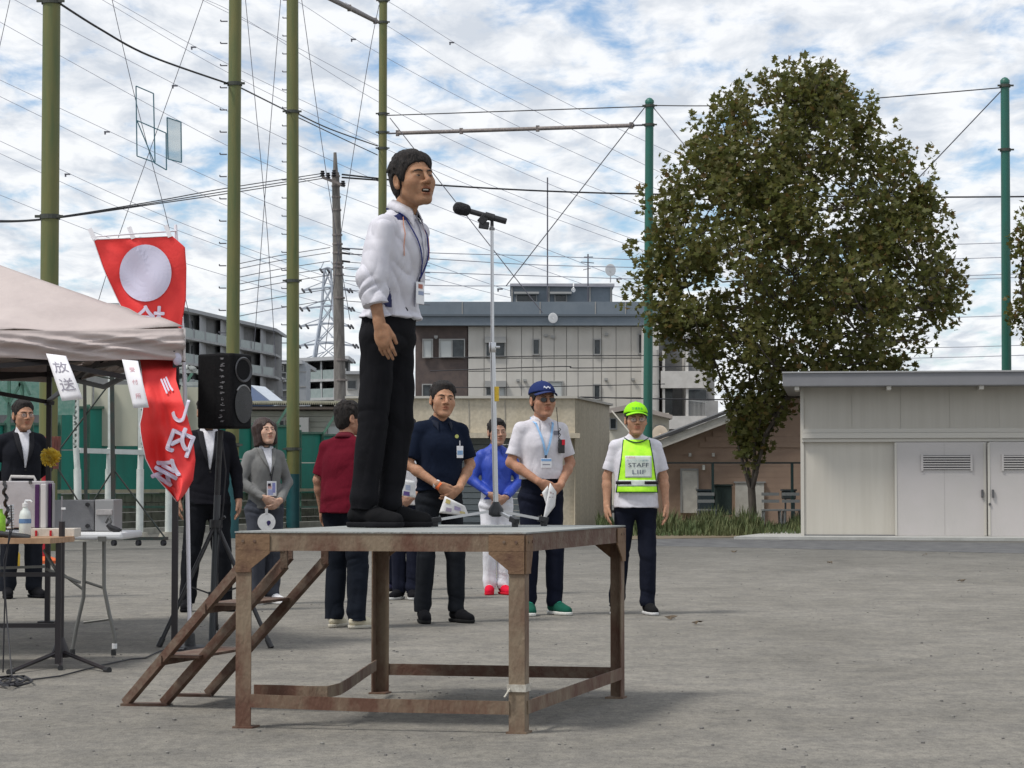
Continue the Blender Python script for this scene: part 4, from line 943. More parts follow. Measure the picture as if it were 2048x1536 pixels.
# wires ------------------------------------------------------------
def line(pts, r, label, m=wire, group=None, name='power_line', cat='wire', sag=0.0, beads=0):
    P = [W(*p) for p in pts]; out = []
    n = 14
    if len(P) == 2:
        for i in range(n+1):
            t = i/n; q = P[0].lerp(P[1], t); q.z -= sag*4*t*(1-t); out.append(q)
    else:
        for i in range(len(P)-1):
            p0 = P[max(i-1, 0)]; q1, q2 = P[i], P[i+1]; q3 = P[min(i+2, len(P)-1)]
            for k in range(8):
                t = k/8; out.append(.5*((2*q1)+(q2-p0)*t+(2*p0-5*q1+4*q2-q3)*t*t+(3*q1-p0-3*q2+q3)*t**3))
        out.append(P[-1])
    b = MB(); b.tube(out, r, 5); o = b.build(name, m, None, True); tag(o, label, cat, group)
    if beads:
        for i in range(beads):
            q = out[int((i+.6)/beads*(len(out)-1))]; c = MB(); c.box(q-up*.08, (.30, .1, .07)); c.box(q-up*.15-Vector((.1, 0, 0)), (.08, .08, .14)); c.build('spacer', wire, o)
    return o
ORD = 'first second third fourth fifth sixth seventh eighth ninth tenth eleventh twelfth thirteenth fourteenth fifteenth'.split()
HV = [[(-60, -60), (30, 0), (455, 222), (755, 362), (1000, 462), (1320, 585)], [(-60, 5), (0, 44), (452, 290), (760, 418), (1100, 545)], [(-60, 130), (0, 160), (452, 370), (700, 468), (1000, 575)],
      [(-60, 165), (0, 193), (450, 410), (700, 505), (900, 565)], [(-60, 255), (0, 282), (300, 420), (600, 535), (840, 610)], [(-60, 280), (0, 307), (250, 420), (560, 535), (700, 580)], [(-60, 365), (0, 390), (230, 480), (480, 560)],
      [(100, -55), (205, 0), (452, 143), (755, 290), (1000, 395), (1300, 505)], [(120, -55), (225, 0), (452, 126), (755, 271), (1050, 398), (1330, 500)], [(300, -55), (405, 0), (570, 82), (755, 180), (960, 283), (1290, 415)],
      [(480, -55), (590, 0), (755, 105), (1000, 235), (1290, 368)], [(385, -10), (485, 35), (755, 203), (1000, 325), (1300, 450)], [(690, -40), (780, 5), (950, 110), (1150, 215), (1330, 300)], [(690, 5), (780, 55), (960, 165), (1290, 330)]]
for i, pts in enumerate(HV):
    while pts[-1][1] < 670 and pts[-1][0] < 1600: pts.append((2*pts[-1][0]-pts[-2][0], 2*pts[-1][1]-pts[-2][1]-12))
    line([(x, y, 118+i*1.2) for x, y in pts], .014, 'thin high-voltage line across the sky, %s counting from lower left to upper right' % ORD[i], wfar, 'high-voltage lines across the sky', beads=2 if i % 2 == 0 else 0)
for gi, pts in enumerate(([(222, -10), (270, 195), (338, 455), (385, 660)], [(410, -10), (300, 300), (235, 480), (185, 640)], [(490, -10), (510, 200), (535, 470), (552, 740)], [(562, -10), (545, 200), (524, 470), (508, 700)], [(602, -10), (650, 330), (700, 640)],
            [(758, 10), (735, 130), (683, 460), (650, 700)], [(22, -10), (0, 90), (-10, 140)])):
    line([(x, y, 47) for x, y in pts], .0075, ('guy wire leaning right past the wire frames', 'guy wire leaning left through the wire frames', 'guy wire just right of the second olive pole', 'guy wire between the second and third olive poles leaning left', 'guy wire from the third olive pole to the concrete pole', 'guy wire descending left of the pole behind the speaker', 'short guy wire at the top left corner of the picture', 'faint guy wire behind the tent roof and banner')[gi], wire, 'guy wires of the ball net', 'guy_wire')
for pts, lb in (([(780, 236, 65), (1085, 625, 63)], 'steel cross wire running down right from the pole behind the speaker'), ([(1290, 214, 61), (1012, 572, 64)], 'steel cross wire running down left from the pole by the tree'),
                ([(1306, 214, 61), (1392, 318, 60)], 'short stay wire running down from the pole into the tree'), ([(2006, 178, 55), (1800, 395, 58)], 'stay wire running down left from the far right green pole')):
    line(pts, .014, lb, wire, None, 'cross_wire')
for pts, r, lb in (([(118, 6, 35), (200, 58, 37), (300, 112, 39), (458, 168, 43)], .019, 'black net rope sagging between the two left olive poles'), ([(470, 170, 43), (520, 195, 47), (580, 225, 53)], .016, 'twisted net rope between the second and third olive poles'),
                   ([(592, 226, 53), (660, 258, 59), (755, 292, 66)], .018, 'red tinged net rope ending on the pole behind the speaker'), ([(590, 232, 53), (680, 275, 60), (755, 310, 66)], .014, 'thin rope just under the net rope'),
                   ([(770, 231, 65.8), (1290, 213, 61.2)], .016, 'net top cable between the pole behind the speaker and the pole by the tree'), ([(1302, 211, 61), (1460, 211, 60), (1700, 200, 57.5), (2008, 175, 55)], .015, 'net top cable running behind the tree to the far right pole')):
    line(pts, r, lb, cable, None, 'net_rope', 'rope')
for k, dy in enumerate((0, 6, 11)):
    line([(-20, 441+dy*.3, 50), (90, 437+dy*.2, 54), (300, 404+dy*.5, 60), (455, 376+dy, 66), (644, 347+dy*.9, 75)], .015, ('topmost', 'middle', 'lowest')[k]+' of three overhead cables rising from the left to the concrete pole', cable, 'bundle of overhead cables left of the concrete pole')
line([(684, 349, 75), (765, 358, 76), (870, 370, 77), (1200, 386, 79), (1700, 393, 80), (2080, 393, 80), (3200, 380, 84)], .030, 'thick black overhead cable running right behind the speaker and tree', cable)
line([(684, 355, 75), (765, 361, 76)], .03, 'short thick cable end left of the speaker', cable)
for ci_, (y0, y1, y2) in enumerate(((506, 512, 522), (518, 530, 536), (545, 552, 560), (571, 572, 575))):
    line([(690, y0-10, 82), (870, y0, 84), (1080, y1, 86), (1330, y2, 88)], .015, ORD[ci_]+' service wire from the top behind the microphone stand', wfar, 'service wires behind the microphone stand')
for ci_, y0 in enumerate((486, 515, 549, 556, 632, 692, 712)):
    line([(1600, y0+8, 88), (1880, y0+3, 86), (2090, y0-3, 84), (3200, y0-40, 84)], .014, ORD[ci_]+' service wire from the top in the sky right of the tree', wfar, 'service wires right of the tree')
for ci_, (pts, r) in enumerate((([(860, 716), (1100, 712), (1330, 711)], .020), ([(860, 742), (1120, 733), (1160, 736), (1400, 732)], .021), ([(860, 775), (1050, 774), (1330, 768)], .019), ([(1160, 794), (1330, 798), (1520, 800)], .028))):
    line([(x, y, 96) for x, y in pts], r, ORD[ci_]+' dark wire from the top in front of the beige building', cable, 'wires in front of the beige building')
for ci_, y0 in enumerate((495, 505, 522, 536, 550, 578, 600)):
    line([(470, y0+34, 62), (560, y0+16, 68), (660, y0, 74.6)], .012, ORD[ci_]+' communication wire from the top, left of the concrete pole', wire, 'communication wires at the concrete pole')
    line([(682, y0, 75), (720, y0+4, 76), (860, y0+10, 78)], .012, ORD[ci_]+' communication wire from the top, right of the concrete pole', wire, 'communication wires right of the concrete pole')
# wire frames hanging in the net
netf = mat('net_patch', (.25, .38, .42), .7, alpha=.35)
for poly, lb, fill in (([(272, 172), (307, 187), (310, 325), (274, 312)], 'tall thin wire frame hanging in the ball net', 0), ([(274, 241), (332, 266), (333, 340), (309, 326)], 'small wire frame below the tall frame in the net', 0), ([(334, 235), (362, 244), (363, 325), (336, 318)], 'wire frame filled with fine pale netting', 1)):
    t = thing('net_patch', lb, 'net', W(poly[0][0], poly[0][1], 46)); P = [W(x, y, 46) for x, y in poly]; b = MB()
    for i in range(4): b.tube([P[i], P[(i+1) % 4]], .013, 6)
    b.build('wire_edge', mat('blue_wire', (.05, .14, .18), .5), t)
    if fill: b = MB(); b.prism(P, (0, .004, 0)); b.build('net_mesh', netf, t)
# ------------------------------------------------------------------ concrete utility pole
conc = mat('pole_concrete', (.13, .12, .11), .9, (.20, .185, .17), 6, .4, 40, stretch=(2, 2, .4))
D = 75; pb = W(684, 967, D); pb.z = 0
t = thing('utility_pole', 'grey concrete utility pole with crossarm and bands between olive poles and speaker', 'utility pole', pb)
tp = W(670, 305, D); b = MB(); b.tube([pb, W(677, 600, D), W(671, 345, D)], [.23, .17, .12], 14); b.tube([W(671, 345, D), tp], .085, 10, r2=.05); b.build('shaft', conc, t, True)
for y in (352, 372, 394, 420, 470, 488, 506, 526, 534, 549, 596, 720, 760, 800): c = W(670+(y-305)/36, y, D); b = MB(); b.tube([c-up*.03, c+up*.03], .13+.00022*(y-300), 12); b.build('band', pipem, t)
b = MB(); b.bar(W(644, 354, D-.3), W(690, 372, D-.3), .09, .09); b.build('crossarm', pipem, t)
for x, y in ((645, 346), (656, 350), (668, 345), (686, 366)): b = MB(); c = W(x, y, D-.3); b.lathe(c-up*.12, [(.05, 0), (.09, .03), (.05, .07), (.09, .11), (.05, .15), (.07, .19)], 10); b.build('insulator', cable, t, True)
for y in (497, 506, 522): b = MB(); b.bar(W(684, y, D), W(700, y+2, D), .05, .06); b.build('cable_box', cable, t)
# ------------------------------------------------------------------ lattice pylon far off
D = 420; t = thing('pylon', 'pale steel lattice pylon with crossarms far behind the concrete pole', 'pylon', W(655, 900, D))
pm = mat('galvanised_lattice', (.42, .46, .52), .6)
lv = [(538, 6), (575, 9), (612, 11), (647, 15), (685, 21), (725, 27), (800, 42), (965, 62)]
def corners(y, hw, cx=655):
    c = W(cx, y, D); w = hw/FPX*D; return [c+Vector((sx*w, sy*w, 0)) for sx, sy in ((-1, -1), (1, -1), (1, 1), (-1, 1))]
for i in range(len(lv)-1):
    A_, B_ = corners(*lv[i]), corners(*lv[i+1]); b = MB()
    for k in range(4):
        b.bar(A_[k], B_[k], .32, .32); b.bar(A_[k], B_[(k+1) % 4], .16, .16); b.bar(A_[(k+1) % 4], B_[k], .16, .16); b.bar(A_[k], A_[(k+1) % 4], .18, .18)
    b.build('lattice_section', pm, t)
for y, l, r_ in ((535, 640, 672), (575, 604, 700), (612, 600, 704), (647, 598, 702), (686, 596, 712), (716, 596, 705)):
    b = MB(); c = W(655, y, D); b.bar(W(l, y+6, D), c, .3, .3); b.bar(W(r_, y+6, D), c, .3, .3); b.bar(W(l, y+6, D), W(648, y-12, D), .16, .16); b.bar(W(r_, y+6, D), W(662, y-12, D), .16, .16); b.build('crossarm', pm, t)
    for x in (l, l+14, r_, r_-6): b = MB(); b.bar(W(x, y+3, D), W(x+5, y+10, D-2), .28, .28); b.build('insulator_string', cable, t)
# ------------------------------------------------------------------ buildings
def facade(t, d, x0, y0, x1, y1, m, name='wall', depth=6.0, back=0.0):
    a, c = W(x0, y1, d), W(x1, y0, d); b = MB(); b.bb(a.x, c.x, d+back, d+depth, a.z, c.z); return b.build(name, m, t)
glassd = mat('dark_glass', (.03, .035, .04), .12, (.05, .06, .065), 3); frm = mat('alu_frame', (.30, .30, .29), .5); curt = mat('curtain', (.45, .47, .46), .8)
def window(t, d, x0, y0, x1, y1, curtain=0, fr=frm, split=1, fw=2.2):
    a, c = W(x0, y1, d), W(x1, y0, d); w = fw/FPX*d; b = MB()
    b.bb(a.x-w, a.x, d-.09, d+.02, a.z-w, c.z+w); b.bb(c.x, c.x+w, d-.09, d+.02, a.z-w, c.z+w); b.bb(a.x, c.x, d-.09, d+.02, c.z, c.z+w); b.bb(a.x, c.x, d-.12, d+.02, a.z-w, a.z)
    o = b.build('window', fr, t); o_ = wloc(t)
    for k in range(split):
        xa = a.x+(c.x-a.x)*k/split; xb = a.x+(c.x-a.x)*(k+1)/split; g_ = MB(); g_.bb(xa+.01, xb-.02, d-.03-.01*k, d-.012, a.z, c.z); g_.build('pane', curt if (curtain >> k) & 1 else glassd, o)
        if k: g_ = MB(); g_.bb(xa-.03, xa+.03, d-.06, d-.005, a.z, c.z); g_.build('mullion', fr, o)
    return o
beige = mat('beige_panel_wall', (.53, .51, .47), .85, (.49, .47, .43), 1.2, .3, 30, stretch=(1, 1, .3)); joint = mat('joint_grey', (.33, .32, .30), .9)
bluegrey = mat('bluegrey_metal', (.15, .18, .21), .6, (.13, .16, .19), 1.5); brownw = mat('brown_tile_wall', (.11, .082, .072), .8, (.085, .065, .06), 3)
D = 115; t = thing('apartment_building', 'long beige panelled apartment block with blue-grey roof band and brown left end', 'building', W(1080, 990, D))
facade(t, D, 830, 652, 935, 1000, brownw, 'brown_wall', 12, .10); facade(t, D, 936, 652, 1318, 1000, joint, 'wall_backing', 12, .06)
xs = [936, 968, 1013, 1043, 1066, 1083, 1108, 1133, 1156, 1186, 1203, 1232, 1262, 1290, 1318]; rows = [(653, 716), (717, 742), (743, 795), (796, 860), (861, 1000)]
for i in range(len(xs)-1):
    for j, (ya, yb) in enumerate(rows):
        a, c = W(xs[i]+.8, yb-.6, D), W(xs[i+1]-.5, ya+.6, D); b = MB(); b.bb(a.x, c.x, D, D+.06, a.z, c.z); b.build('panel', beige, t)
a, c = W(826, 652, D), W(1320, 605, D); b = MB(); b.bb(a.x, c.x, D-.5, D+12, a.z, c.z); b.build('roof_band', bluegrey, t)
a, c = W(824, 634, D), W(1322, 630, D); b = MB(); b.bb(a.x, c.x, D-.62, D-.5, a.z, c.z); b.build('gutter', mat('gutter_dark', (.09, .11, .13), .6), t)
for x in (925, 1080, 1190, 1250): a = W(x, 605, D); b = MB(); b.bb(a.x-.02, a.x+.02, D-.53, D-.5, W(x, 630, D).z, a.z); b.build('seam', joint, t)
for w_ in ((880, 680, 928, 714, 1, 2), (847, 680, 864, 714, 1, 1), (846, 770, 862, 792, 0, 1), (973, 686, 1009, 712, 0, 1), (1067, 680, 1078, 708, 0, 1), (1189, 680, 1200, 708, 0, 1), (1278, 670, 1288, 706, 0, 1), (973, 766, 1009, 790, 2, 2), (1189, 770, 1199, 798, 0, 1), (1098, 764, 1124, 792, 1, 1)):
    window(t, D, *w_[:4], curtain=w_[4], split=w_[5])
for x0_, x1_, y in ((970, 1012, 674), (970, 1012, 762)):
    a, c = W(x0_, y+12, D-.02), W(x1_, y, D-.02); b = MB(); b.bb(a.x, c.x, D-.25, D, a.z, c.z); b.build('shutter_box', frm, t)
for x, y in ((1092, 672), (1106, 675), (1213, 670), (1036, 762), (1050, 762), (1212, 760), (1266, 760), (872, 675)):
    c = W(x, y, D); b = MB(); b.tube([c+Vector((0, -.12, 0)), c], .08, 8); b.bb(c.x-.09, c.x+.09, c.y-.16, c.y-.1, c.z-.02, c.z+.09); b.build('vent', frm, t)
b = MB(); c = W(1106, 636, D-1); b.lathe(c, [(.02, -.1), (.22, -.04), (.26, 0), (.24, .01), (.0, -.05)], 16, Matrix.Rotation(pi/2, 3, 'X') @ Matrix.Rotation(.4, 3, 'Y')); b.bar(c, c+Vector((0, .5, -.2)), .05); b.build('satellite_dish', mat('dish_white', (.7, .7, .7), .5), t, True)
# penthouse
a, c = W(1022, 605, D), W(1228, 566, D); b = MB(); b.bb(a.x, c.x, D+2, D+8, a.z, c.z); b.build('penthouse_wall', bluegrey, t)
a, c = W(1020, 566, D), W(1232, 561, D); b = MB(); b.bb(a.x, c.x, D+1.7, D+8.3, a.z, c.z); b.build('penthouse_roof', mat('light_metal', (.33, .33, .36), .5), t)
window(t, D+2, 1034, 590, 1072, 603); window(t, D+2, 1111, 590, 1132, 603)
for x in (1024, 1098, 1180, 1222): a = W(x, 604, D+1.95); b = MB(); b.bb(a.x-.03, a.x+.03, D+1.93, D+2, a.z, W(x, 567, D).z); b.build('downpipe', joint, t)
for x0_, x1_ in ((1028, 1078), (1100, 1143)): a, c = W(x0_, 588, D+1.5), W(x1_, 584, D+1.5); b = MB(); b.bb(a.x, c.x, D+1.3, D+2, a.z, c.z); b.build('canopy', frm, t)
for x, y in ((1095, 355), (1176, 508)):
    b = MB(); b.tube([W(x, 604, D+1.4), W(x, y, D+1.4)], .035, 6)
    if y > 400: b.bar(W(x-14, 524, D+1.4), W(x+12, 526, D+1.4), .04); b.bar(W(x-8, 514, D+1.4), W(x+10, 514, D+1.4), .04); b.bar(W(x-10, 540, D+1.4), W(x+6, 536, D+1.4), .03)
    b.build('antenna', wire, t)
for x, y, r in ((1221, 540, .32), (1147, 580, .12)):
    c = W(x, y, D+1.4); b = MB(); b.lathe(c, [(.02, -.1*r*3), (r*.9, -.03), (r, 0), (r*.92, .01), (.0, -.2*r)], 16, Matrix.Rotation(pi/2, 3, 'X') @ Matrix.Rotation(.5, 3, 'Y')); b.bar(c, W(x, 565, D+1.6), .06); b.build('satellite_dish', mat('dish_white', (.7, .7, .7), .5), t, True)
# balcony wing at its right
D = 108; t = thing('balcony_wing', 'white and grey balcony wing of the apartments half hidden by the tree', 'building', W(1385, 990, D))
whitew = mat('white_render', (.55, .53, .50), .85, (.48, .46, .43), 2); greyw = mat('grey_render', (.24, .24, .24), .9, (.2, .2, .2), 2)
facade(t, D, 1318, 665, 1438, 1000, greyw, 'wall', 10, 2.5)
for y0_, y1_ in ((655, 668), (742, 776), (832, 858)): a, c = W(1322, y1_, D), W(1414 if y0_ > 700 else 1400, y0_, D); b = MB(); b.bb(a.x, c.x, D, D+.5, a.z, c.z); b.build('balcony_parapet', whitew, t)
for x in (1326, 1373): a, c = W(x, 1000, D), W(x+4, 700, D); b = MB(); b.bb(a.x, c.x, D+.1, D+2.6, a.z, c.z); b.build('column', whitew, t)
for x0_, y0_, x1_, y1_ in ((1330, 668, 1350, 700), (1378, 780, 1412, 808), (1330, 776, 1345, 830), (1372, 858, 1400, 900)): a, c = W(x0_, y1_, D+2.4), W(x1_, y0_, D+2.4); b = MB(); b.bb(a.x, c.x, D+2.35, D+2.6, a.z, c.z); b.build('dark_opening', glassd, t)
b = MB()
for k in range(14): x = 1376+k*2.6; b.bar(W(x, 834, D+.2), W(x, 800, D+.2), .03, .03, (0, 1, 0))
b.bar(W(1374, 800, D+.2), W(1414, 805, D+.2), .06); b.build('railing', frm, t)
facade(t, D, 1414, 800, 1440, 1000, whitew, 'side_wall', 8, 1.0); facade(t, D, 1300, 640, 1318, 1000, whitew, 'end_pier', 8, .2)
for y in (700, 735, 790): a = W(1314, y, D); b = MB(); b.tube([a, W(1316, y+60, D)], .07, 8); b.build('downpipe', joint, t)
# small cream houses
D = 80; cream = mat('cream_render', (.56, .53, .44), .9, (.5, .47, .39), 3); t = thing('cream_house', 'cream house with small windows behind the staff man', 'house', W(1265, 990, D))
facade(t, D, 1212, 826, 1338, 1010, cream, 'wall', 8)
b = MB(); P = [W(1205, 829, D-.5), W(1262, 818, D-.5), W(1345, 838, D-.5), W(1345, 830, D-.5), W(1262, 808, D-.5), W(1205, 820, D-.5)]; b.prism(P, (0, 9, 0)); b.build('roof', mat('house_roof', (.33, .29, .26), .8), t)
window(t, D, 1221, 838, 1232, 857); window(t, D, 1313, 852, 1327, 870); window(t, D, 1232, 880, 1240, 895)
c = W(1320, 868, D-.6); b = MB(); b.lathe(c, [(.02, -.08), (.26, -.03), (.30, 0), (.27, .01), (.0, -.05)], 16, Matrix.Rotation(pi/2, 3, 'X') @ Matrix.Rotation(-.5, 3, 'Y')); b.bar(c, c+Vector((.25, .5, -.4)), .05); b.build('satellite_dish', mat('dish_tan', (.5, .42, .33), .6), t, True)
line([(1224, 822, 60), (1262, 868, 58)], .02, 'pale stay cable by the corner of the concrete storehouse', solid((.4, .38, .33)), None, 'stay_cable')
# ------------------------------------------------------------------ concrete storehouse
def stained():
    m = bpy.data.materials.new('stained_concrete'); m.use_nodes = True; nt = m.node_tree; N = nt.nodes; L = nt.links; b = N['Principled BSDF']; b.inputs['Roughness'].default_value = .9
    tc = N.new('ShaderNodeTexCoord'); mp = N.new('ShaderNodeMapping'); mp.inputs['Scale'].default_value = (1.6, 1.6, .16); L.new(tc.outputs['Object'], mp.inputs[0])
    n = N.new('ShaderNodeTexNoise'); n.inputs['Scale'].default_value = 3; n.inputs['Detail'].default_value = 7; n.inputs['Roughness'].default_value = .65; L.new(mp.outputs[0], n.inputs['Vector'])
    r = N.new('ShaderNodeValToRGB'); e = r.color_ramp.elements; e[0].position = .33; e[0].color = (.50, .44, .335, 1); e[1].position = .60; e[1].color = (.57, .51, .40, 1); L.new(n.outputs[0], r.inputs[0])
    n2 = N.new('ShaderNodeTexNoise'); n2.inputs['Scale'].default_value = 14; n2.inputs['Detail'].default_value = 5; L.new(tc.outputs['Object'], n2.inputs['Vector'])
    x = N.new('ShaderNodeMix'); x.data_type = 'RGBA'; x.blend_type = 'MULTIPLY'; x.inputs[0].default_value = .5; L.new(r.outputs[0], x.inputs[6]); L.new(n2.outputs[0], x.inputs[7])
    g2 = N.new('ShaderNodeMix'); g2.data_type = 'RGBA'; g2.blend_type = 'MULTIPLY'; g2.inputs[0].default_value = 1; g2.inputs[7].default_value = (1.25, 1.25, 1.25, 1); L.new(x.outputs[2], g2.inputs[6])
    L.new(g2.outputs[2], b.inputs['Base Color']); return m
sc = stained(); D = 50; t = thing('concrete_storehouse', 'flat-roofed weathered concrete storehouse behind the white polo man', 'storehouse', W(1010, 1060, D))
def px_box(t, x0, y0, x1, y1, d0, d1, m, name, dref=None):
    dr = dref or d0; a, c = W(x0, y1, dr), W(x1, y0, dr); b = MB(); b.bb(a.x, c.x, d0, d1, max(a.z, 0), c.z); return b.build(name, m, t)
px_box(t, 690, 797, 1150, 872, 50, 56, sc, 'roof_beam'); px_box(t, 690, 792, 1155, 796.6, 49.92, 56.1, mat('beam_cap', (.5, .48, .43), .8), 'coping')
for x in (700, 818, 938, 1010, 1082): px_box(t, x-.5, 800, x+.5, 870, 49.985, 50.001, joint, 'joint')
px_box(t, 690, 866, 1160, 876, 49.8, 49.99, sc, 'ledge')
px_box(t, 690, 876, 1000, 1075, 51, 55, mat('bluegrey_shutter_wall', (.20, .23, .24), .7, (.17, .2, .21), 2), 'inner_wall', 51)
for k in range(14): px_box(t, 900, 878+k*12, 1080, 888.5+k*12, 50.94-.0, 51.0, mat('shutter_slat', (.23, .26, .27), .6), 'slat', 51)
px_box(t, 1082, 876, 1150, 1075, 50.3, 55, sc, 'pier', 50.3)
a, c = W(1150, 797, 50), W(1219, 809, 54.8); b = MB(); zt_ = a.z
b.prism([(a.x, 50.0, 0), (c.x, 54.8, 0), (c.x-.5, 56, 0), (a.x-.4, 56, 0)], (0, 0, zt_)); b.build('side_wall', sc, t)
b = MB(); b.prism([(a.x+.03, 49.93, zt_+.002), (c.x+.09, 54.8, zt_+.002), (c.x-.4, 56.1, zt_+.002), (a.x-.4, 56.1, zt_+.002)], (0, 0, .05)); b.build('coping', MATS['beam_cap'], t)
b = MB(); b.bar((c.x+.02, 54.6, .2), (c.x+.02, 54.6, 2.0), .05); b.build('downpipe', conc, t)
# ------------------------------------------------------------------ brown gabled house
D = 54; t = thing('brown_house', 'brown gabled clubhouse with white verge board behind the tree', 'house', W(1480, 1050, D))
brn = mat('brown_siding', (.37, .26, .19), .85, (.33, .23, .17), 2.5, .2, 20); wht = mat('white_board', (.6, .58, .52), .7, (.5, .48, .43), 4)
eL, rg, eR = W(1318, 893, D), W(1640, 770, D), W(1960, 893, D); b = MB()
b.prism([(eL.x, D, 0), (eL.x, D, eL.z), (rg.x, D, rg.z), (eR.x, D, eR.z), (eR.x, D, 0)][::-1], (0, 8, 0)); b.build('wall', brn, t)
rf = mat('dark_roof', (.06, .06, .065), .8, (.08, .08, .08), 5)
for q0, q1 in ((eL, rg), (rg, eR)):
    dq = (q1-q0).normalized(); nn = Vector((-dq.z, 0, dq.x)); A_, B_ = q0-dq*(.5 if q0 is eL else 0), q1+dq*(.5 if q1 is eR else 0)
    b = MB(); b.prism([A_-nn*.05+Vector((0, -.45, 0)), B_-nn*.05+Vector((0, -.45, 0)), B_+nn*.14+Vector((0, -.45, 0)), A_+nn*.14+Vector((0, -.45, 0))], (0, .06, 0)); b.build('verge_board', wht, t)
    b = MB(); b.prism([A_+nn*.15+Vector((0, -.5, 0)), B_+nn*.15+Vector((0, -.5, 0)), B_+nn*.22+Vector((0, -.5, 0)), A_+nn*.22+Vector((0, -.5, 0))], (0, 9, 0)); b.build('roof', rf, t)
for y in np.arange(900, 1045, 11):
    if y > 905: px_box(t, 1322, y, 1610, y+10.75, D-.03, D, brn, 'siding_board')
for y in (862, 873, 884): px_box(t, 1600-(y-800)*1.2-100, y, 1610, y+10.75, D-.03, D, brn, 'siding_board')
px_box(t, 1330, 924, 1640, 927.5, D-1.2, D-1.1, solid((.03, .035, .035)), 'porch_beam', D-1.2)
for x in (1426, 1585): px_box(t, x-2, 927, x+2, 1075, D-1.2, D-1.1, solid((.02, .04, .04)), 'porch_post', D-1.2)
dr = px_box(t, 1364, 941, 1395, 1026, D-.10, D-.03, wht, 'door'); o = px_box(t, 1391, 975, 1393, 979, D-.14, D-.10, joint, 'handle', D-.1)
px_box(t, 1361, 937, 1364, 1026, D-.12, D-.03, frm, 'door_frame'); px_box(t, 1395, 937, 1397, 1026, D-.12, D-.03, frm, 'door_frame'); px_box(t, 1364, 937, 1395, 941, D-.12, D-.03, frm, 'door_frame')
for x0_ in (1471, 1501): px_box(t, x0_, 966, x0_+27, 1034, D-.10, D-.03, wht, 'door')
px_box(t, 1468, 963, 1531, 966, D-.12, D-.03, frm, 'door_frame')
for x in (1380, 1427, 1497): px_box(t, x-2.5, 906, x+2.5, 913, D-.15, D-.04, wht, 'wall_vent')
px_box(t, 1405, 930, 1410, 940, D-.2, D-.03, solid((.6, .6, .55)), 'porch_lamp')
# odds and ends on its porch
def pbox_thing(name, label, cat, x0, y0, x1, y1, d, dep, m, legs=False):
    tt = thing(name, label, cat, W((x0+x1)/2, y1, d)); a, c = W(x0, y1, d), W(x1, y0, d); a.z = max(a.z, .02); b = MB(); b.bb(a.x, c.x, d, d+dep, a.z+(.25 if legs else 0), c.z); b.build('body', m, tt, bevel=.02)
    b = MB(); b.bb(a.x-.02, c.x+.02, d-.03, d+dep+.02, c.z, c.z+.04); b.build('lid', m, tt)
    if legs:
        for x in (a.x+.04, c.x-.04):
            b = MB(); b.bb(x-.02, x+.02, d+.03, d+.07, 0, a.z+.25); b.build('leg', m, tt)
    return tt
pbox_thing('storage_locker', 'dark blue-grey locker left of the porch post', 'locker', 1398, 982, 1424, 1028, D-1.0, .5, solid((.035, .05, .06)))
pbox_thing('storage_cabinet', 'dark green cabinet covered with pale clutter on the porch', 'cabinet', 1431, 972, 1464, 1030, D-1.0, .5, solid((.04, .06, .055)))
pbox_thing('storage_bin', 'dark grey bin by the right porch post', 'bin', 1568, 982, 1592, 1020, D-1.0, .5, solid((.05, .06, .065)), True)
for px_, lb in ((1543, 'pale plastic chair on the porch beside the white doors'), (1413, 'pale plastic chair in the weeds left of the trunk'), (1584, 'pale plastic chair by the right porch post')):
    tt = thing('plastic_chair', lb, 'chair', W(px_, 1040, D-2), 'white chairs on the porch'); c = W(px_, 1012, D-2); wc = solid((.20, .21, .21)); c.z = .42
    b = MB(); b.box(c, (.42, .4, .04)); b.build('seat', wc, tt)
    for k in range(2): b = MB(); b.bar(c+Vector((-.2, .2+.03*k, .20+.16*k)), c+Vector((.2, .2+.03*k, .20+.16*k)), .02, .07); b.build('backrest_slat', wc, tt)
    for sx in (-1, 1):
        for sy in (-1, 1): b = MB(); b.bar(c+Vector((sx*.18, sy*.17, 0)), Vector((c.x+sx*.2, c.y+sy*.19, 0)), .035); b.build('leg', wc, tt)
# weeds -------------------------------------------------------------
wm = mat('weed_green', (.05, .085, .025), .8, (.10, .11, .04), .8, mid=(.4, .6)); b = MB(); rr = random.Random(11)
for i in range(6500):
    px_ = rr.uniform(1195, 1606); d = rr.uniform(44.5, 52.5); c = W(px_, 1000, d); c.z = 0
    hgt = (.08+.5*vnoise(np.array([[px_*.03, d*.3, 0]]))[0])*rr.uniform(.35, 1.25)*(1 if d > 46 else .5); a = rr.uniform(0, pi*2); w = rr.uniform(.006, .016)
    tpp = c+Vector((cos(a)*hgt*.35, sin(a)*hgt*.35, hgt)); m_ = c.lerp(tpp, .55)+Vector((0, 0, hgt*.12)); sd_v = Vector((-sin(a), cos(a), 0))*w
    n = len(b.v); b.v += [tuple(c-sd_v), tuple(c+sd_v), tuple(m_+sd_v*.8), tuple(m_-sd_v*.8), tuple(tpp)]; b.f += [(n, n+1, n+2, n+3), (n+3, n+2, n+4)]
tag(b.build('weeds', wm, None, local=True), 'ragged strip of weeds along the foot of the brown house', 'weeds', None, 'stuff')
b = MB(); a, c = G(1190, 1078), G(1606, 1070); b.prism([(a.x, a.y-1, .004), (c.x, c.y-1, .004), (c.x, 54, .004), (a.x, 54, .004)], (0, 0, .004)); tag(b.build('soil', mat('brown_soil', (.13, .095, .06), .95, (.16, .13, .08), 4, .5, 30)), None, None, None, 'structure')
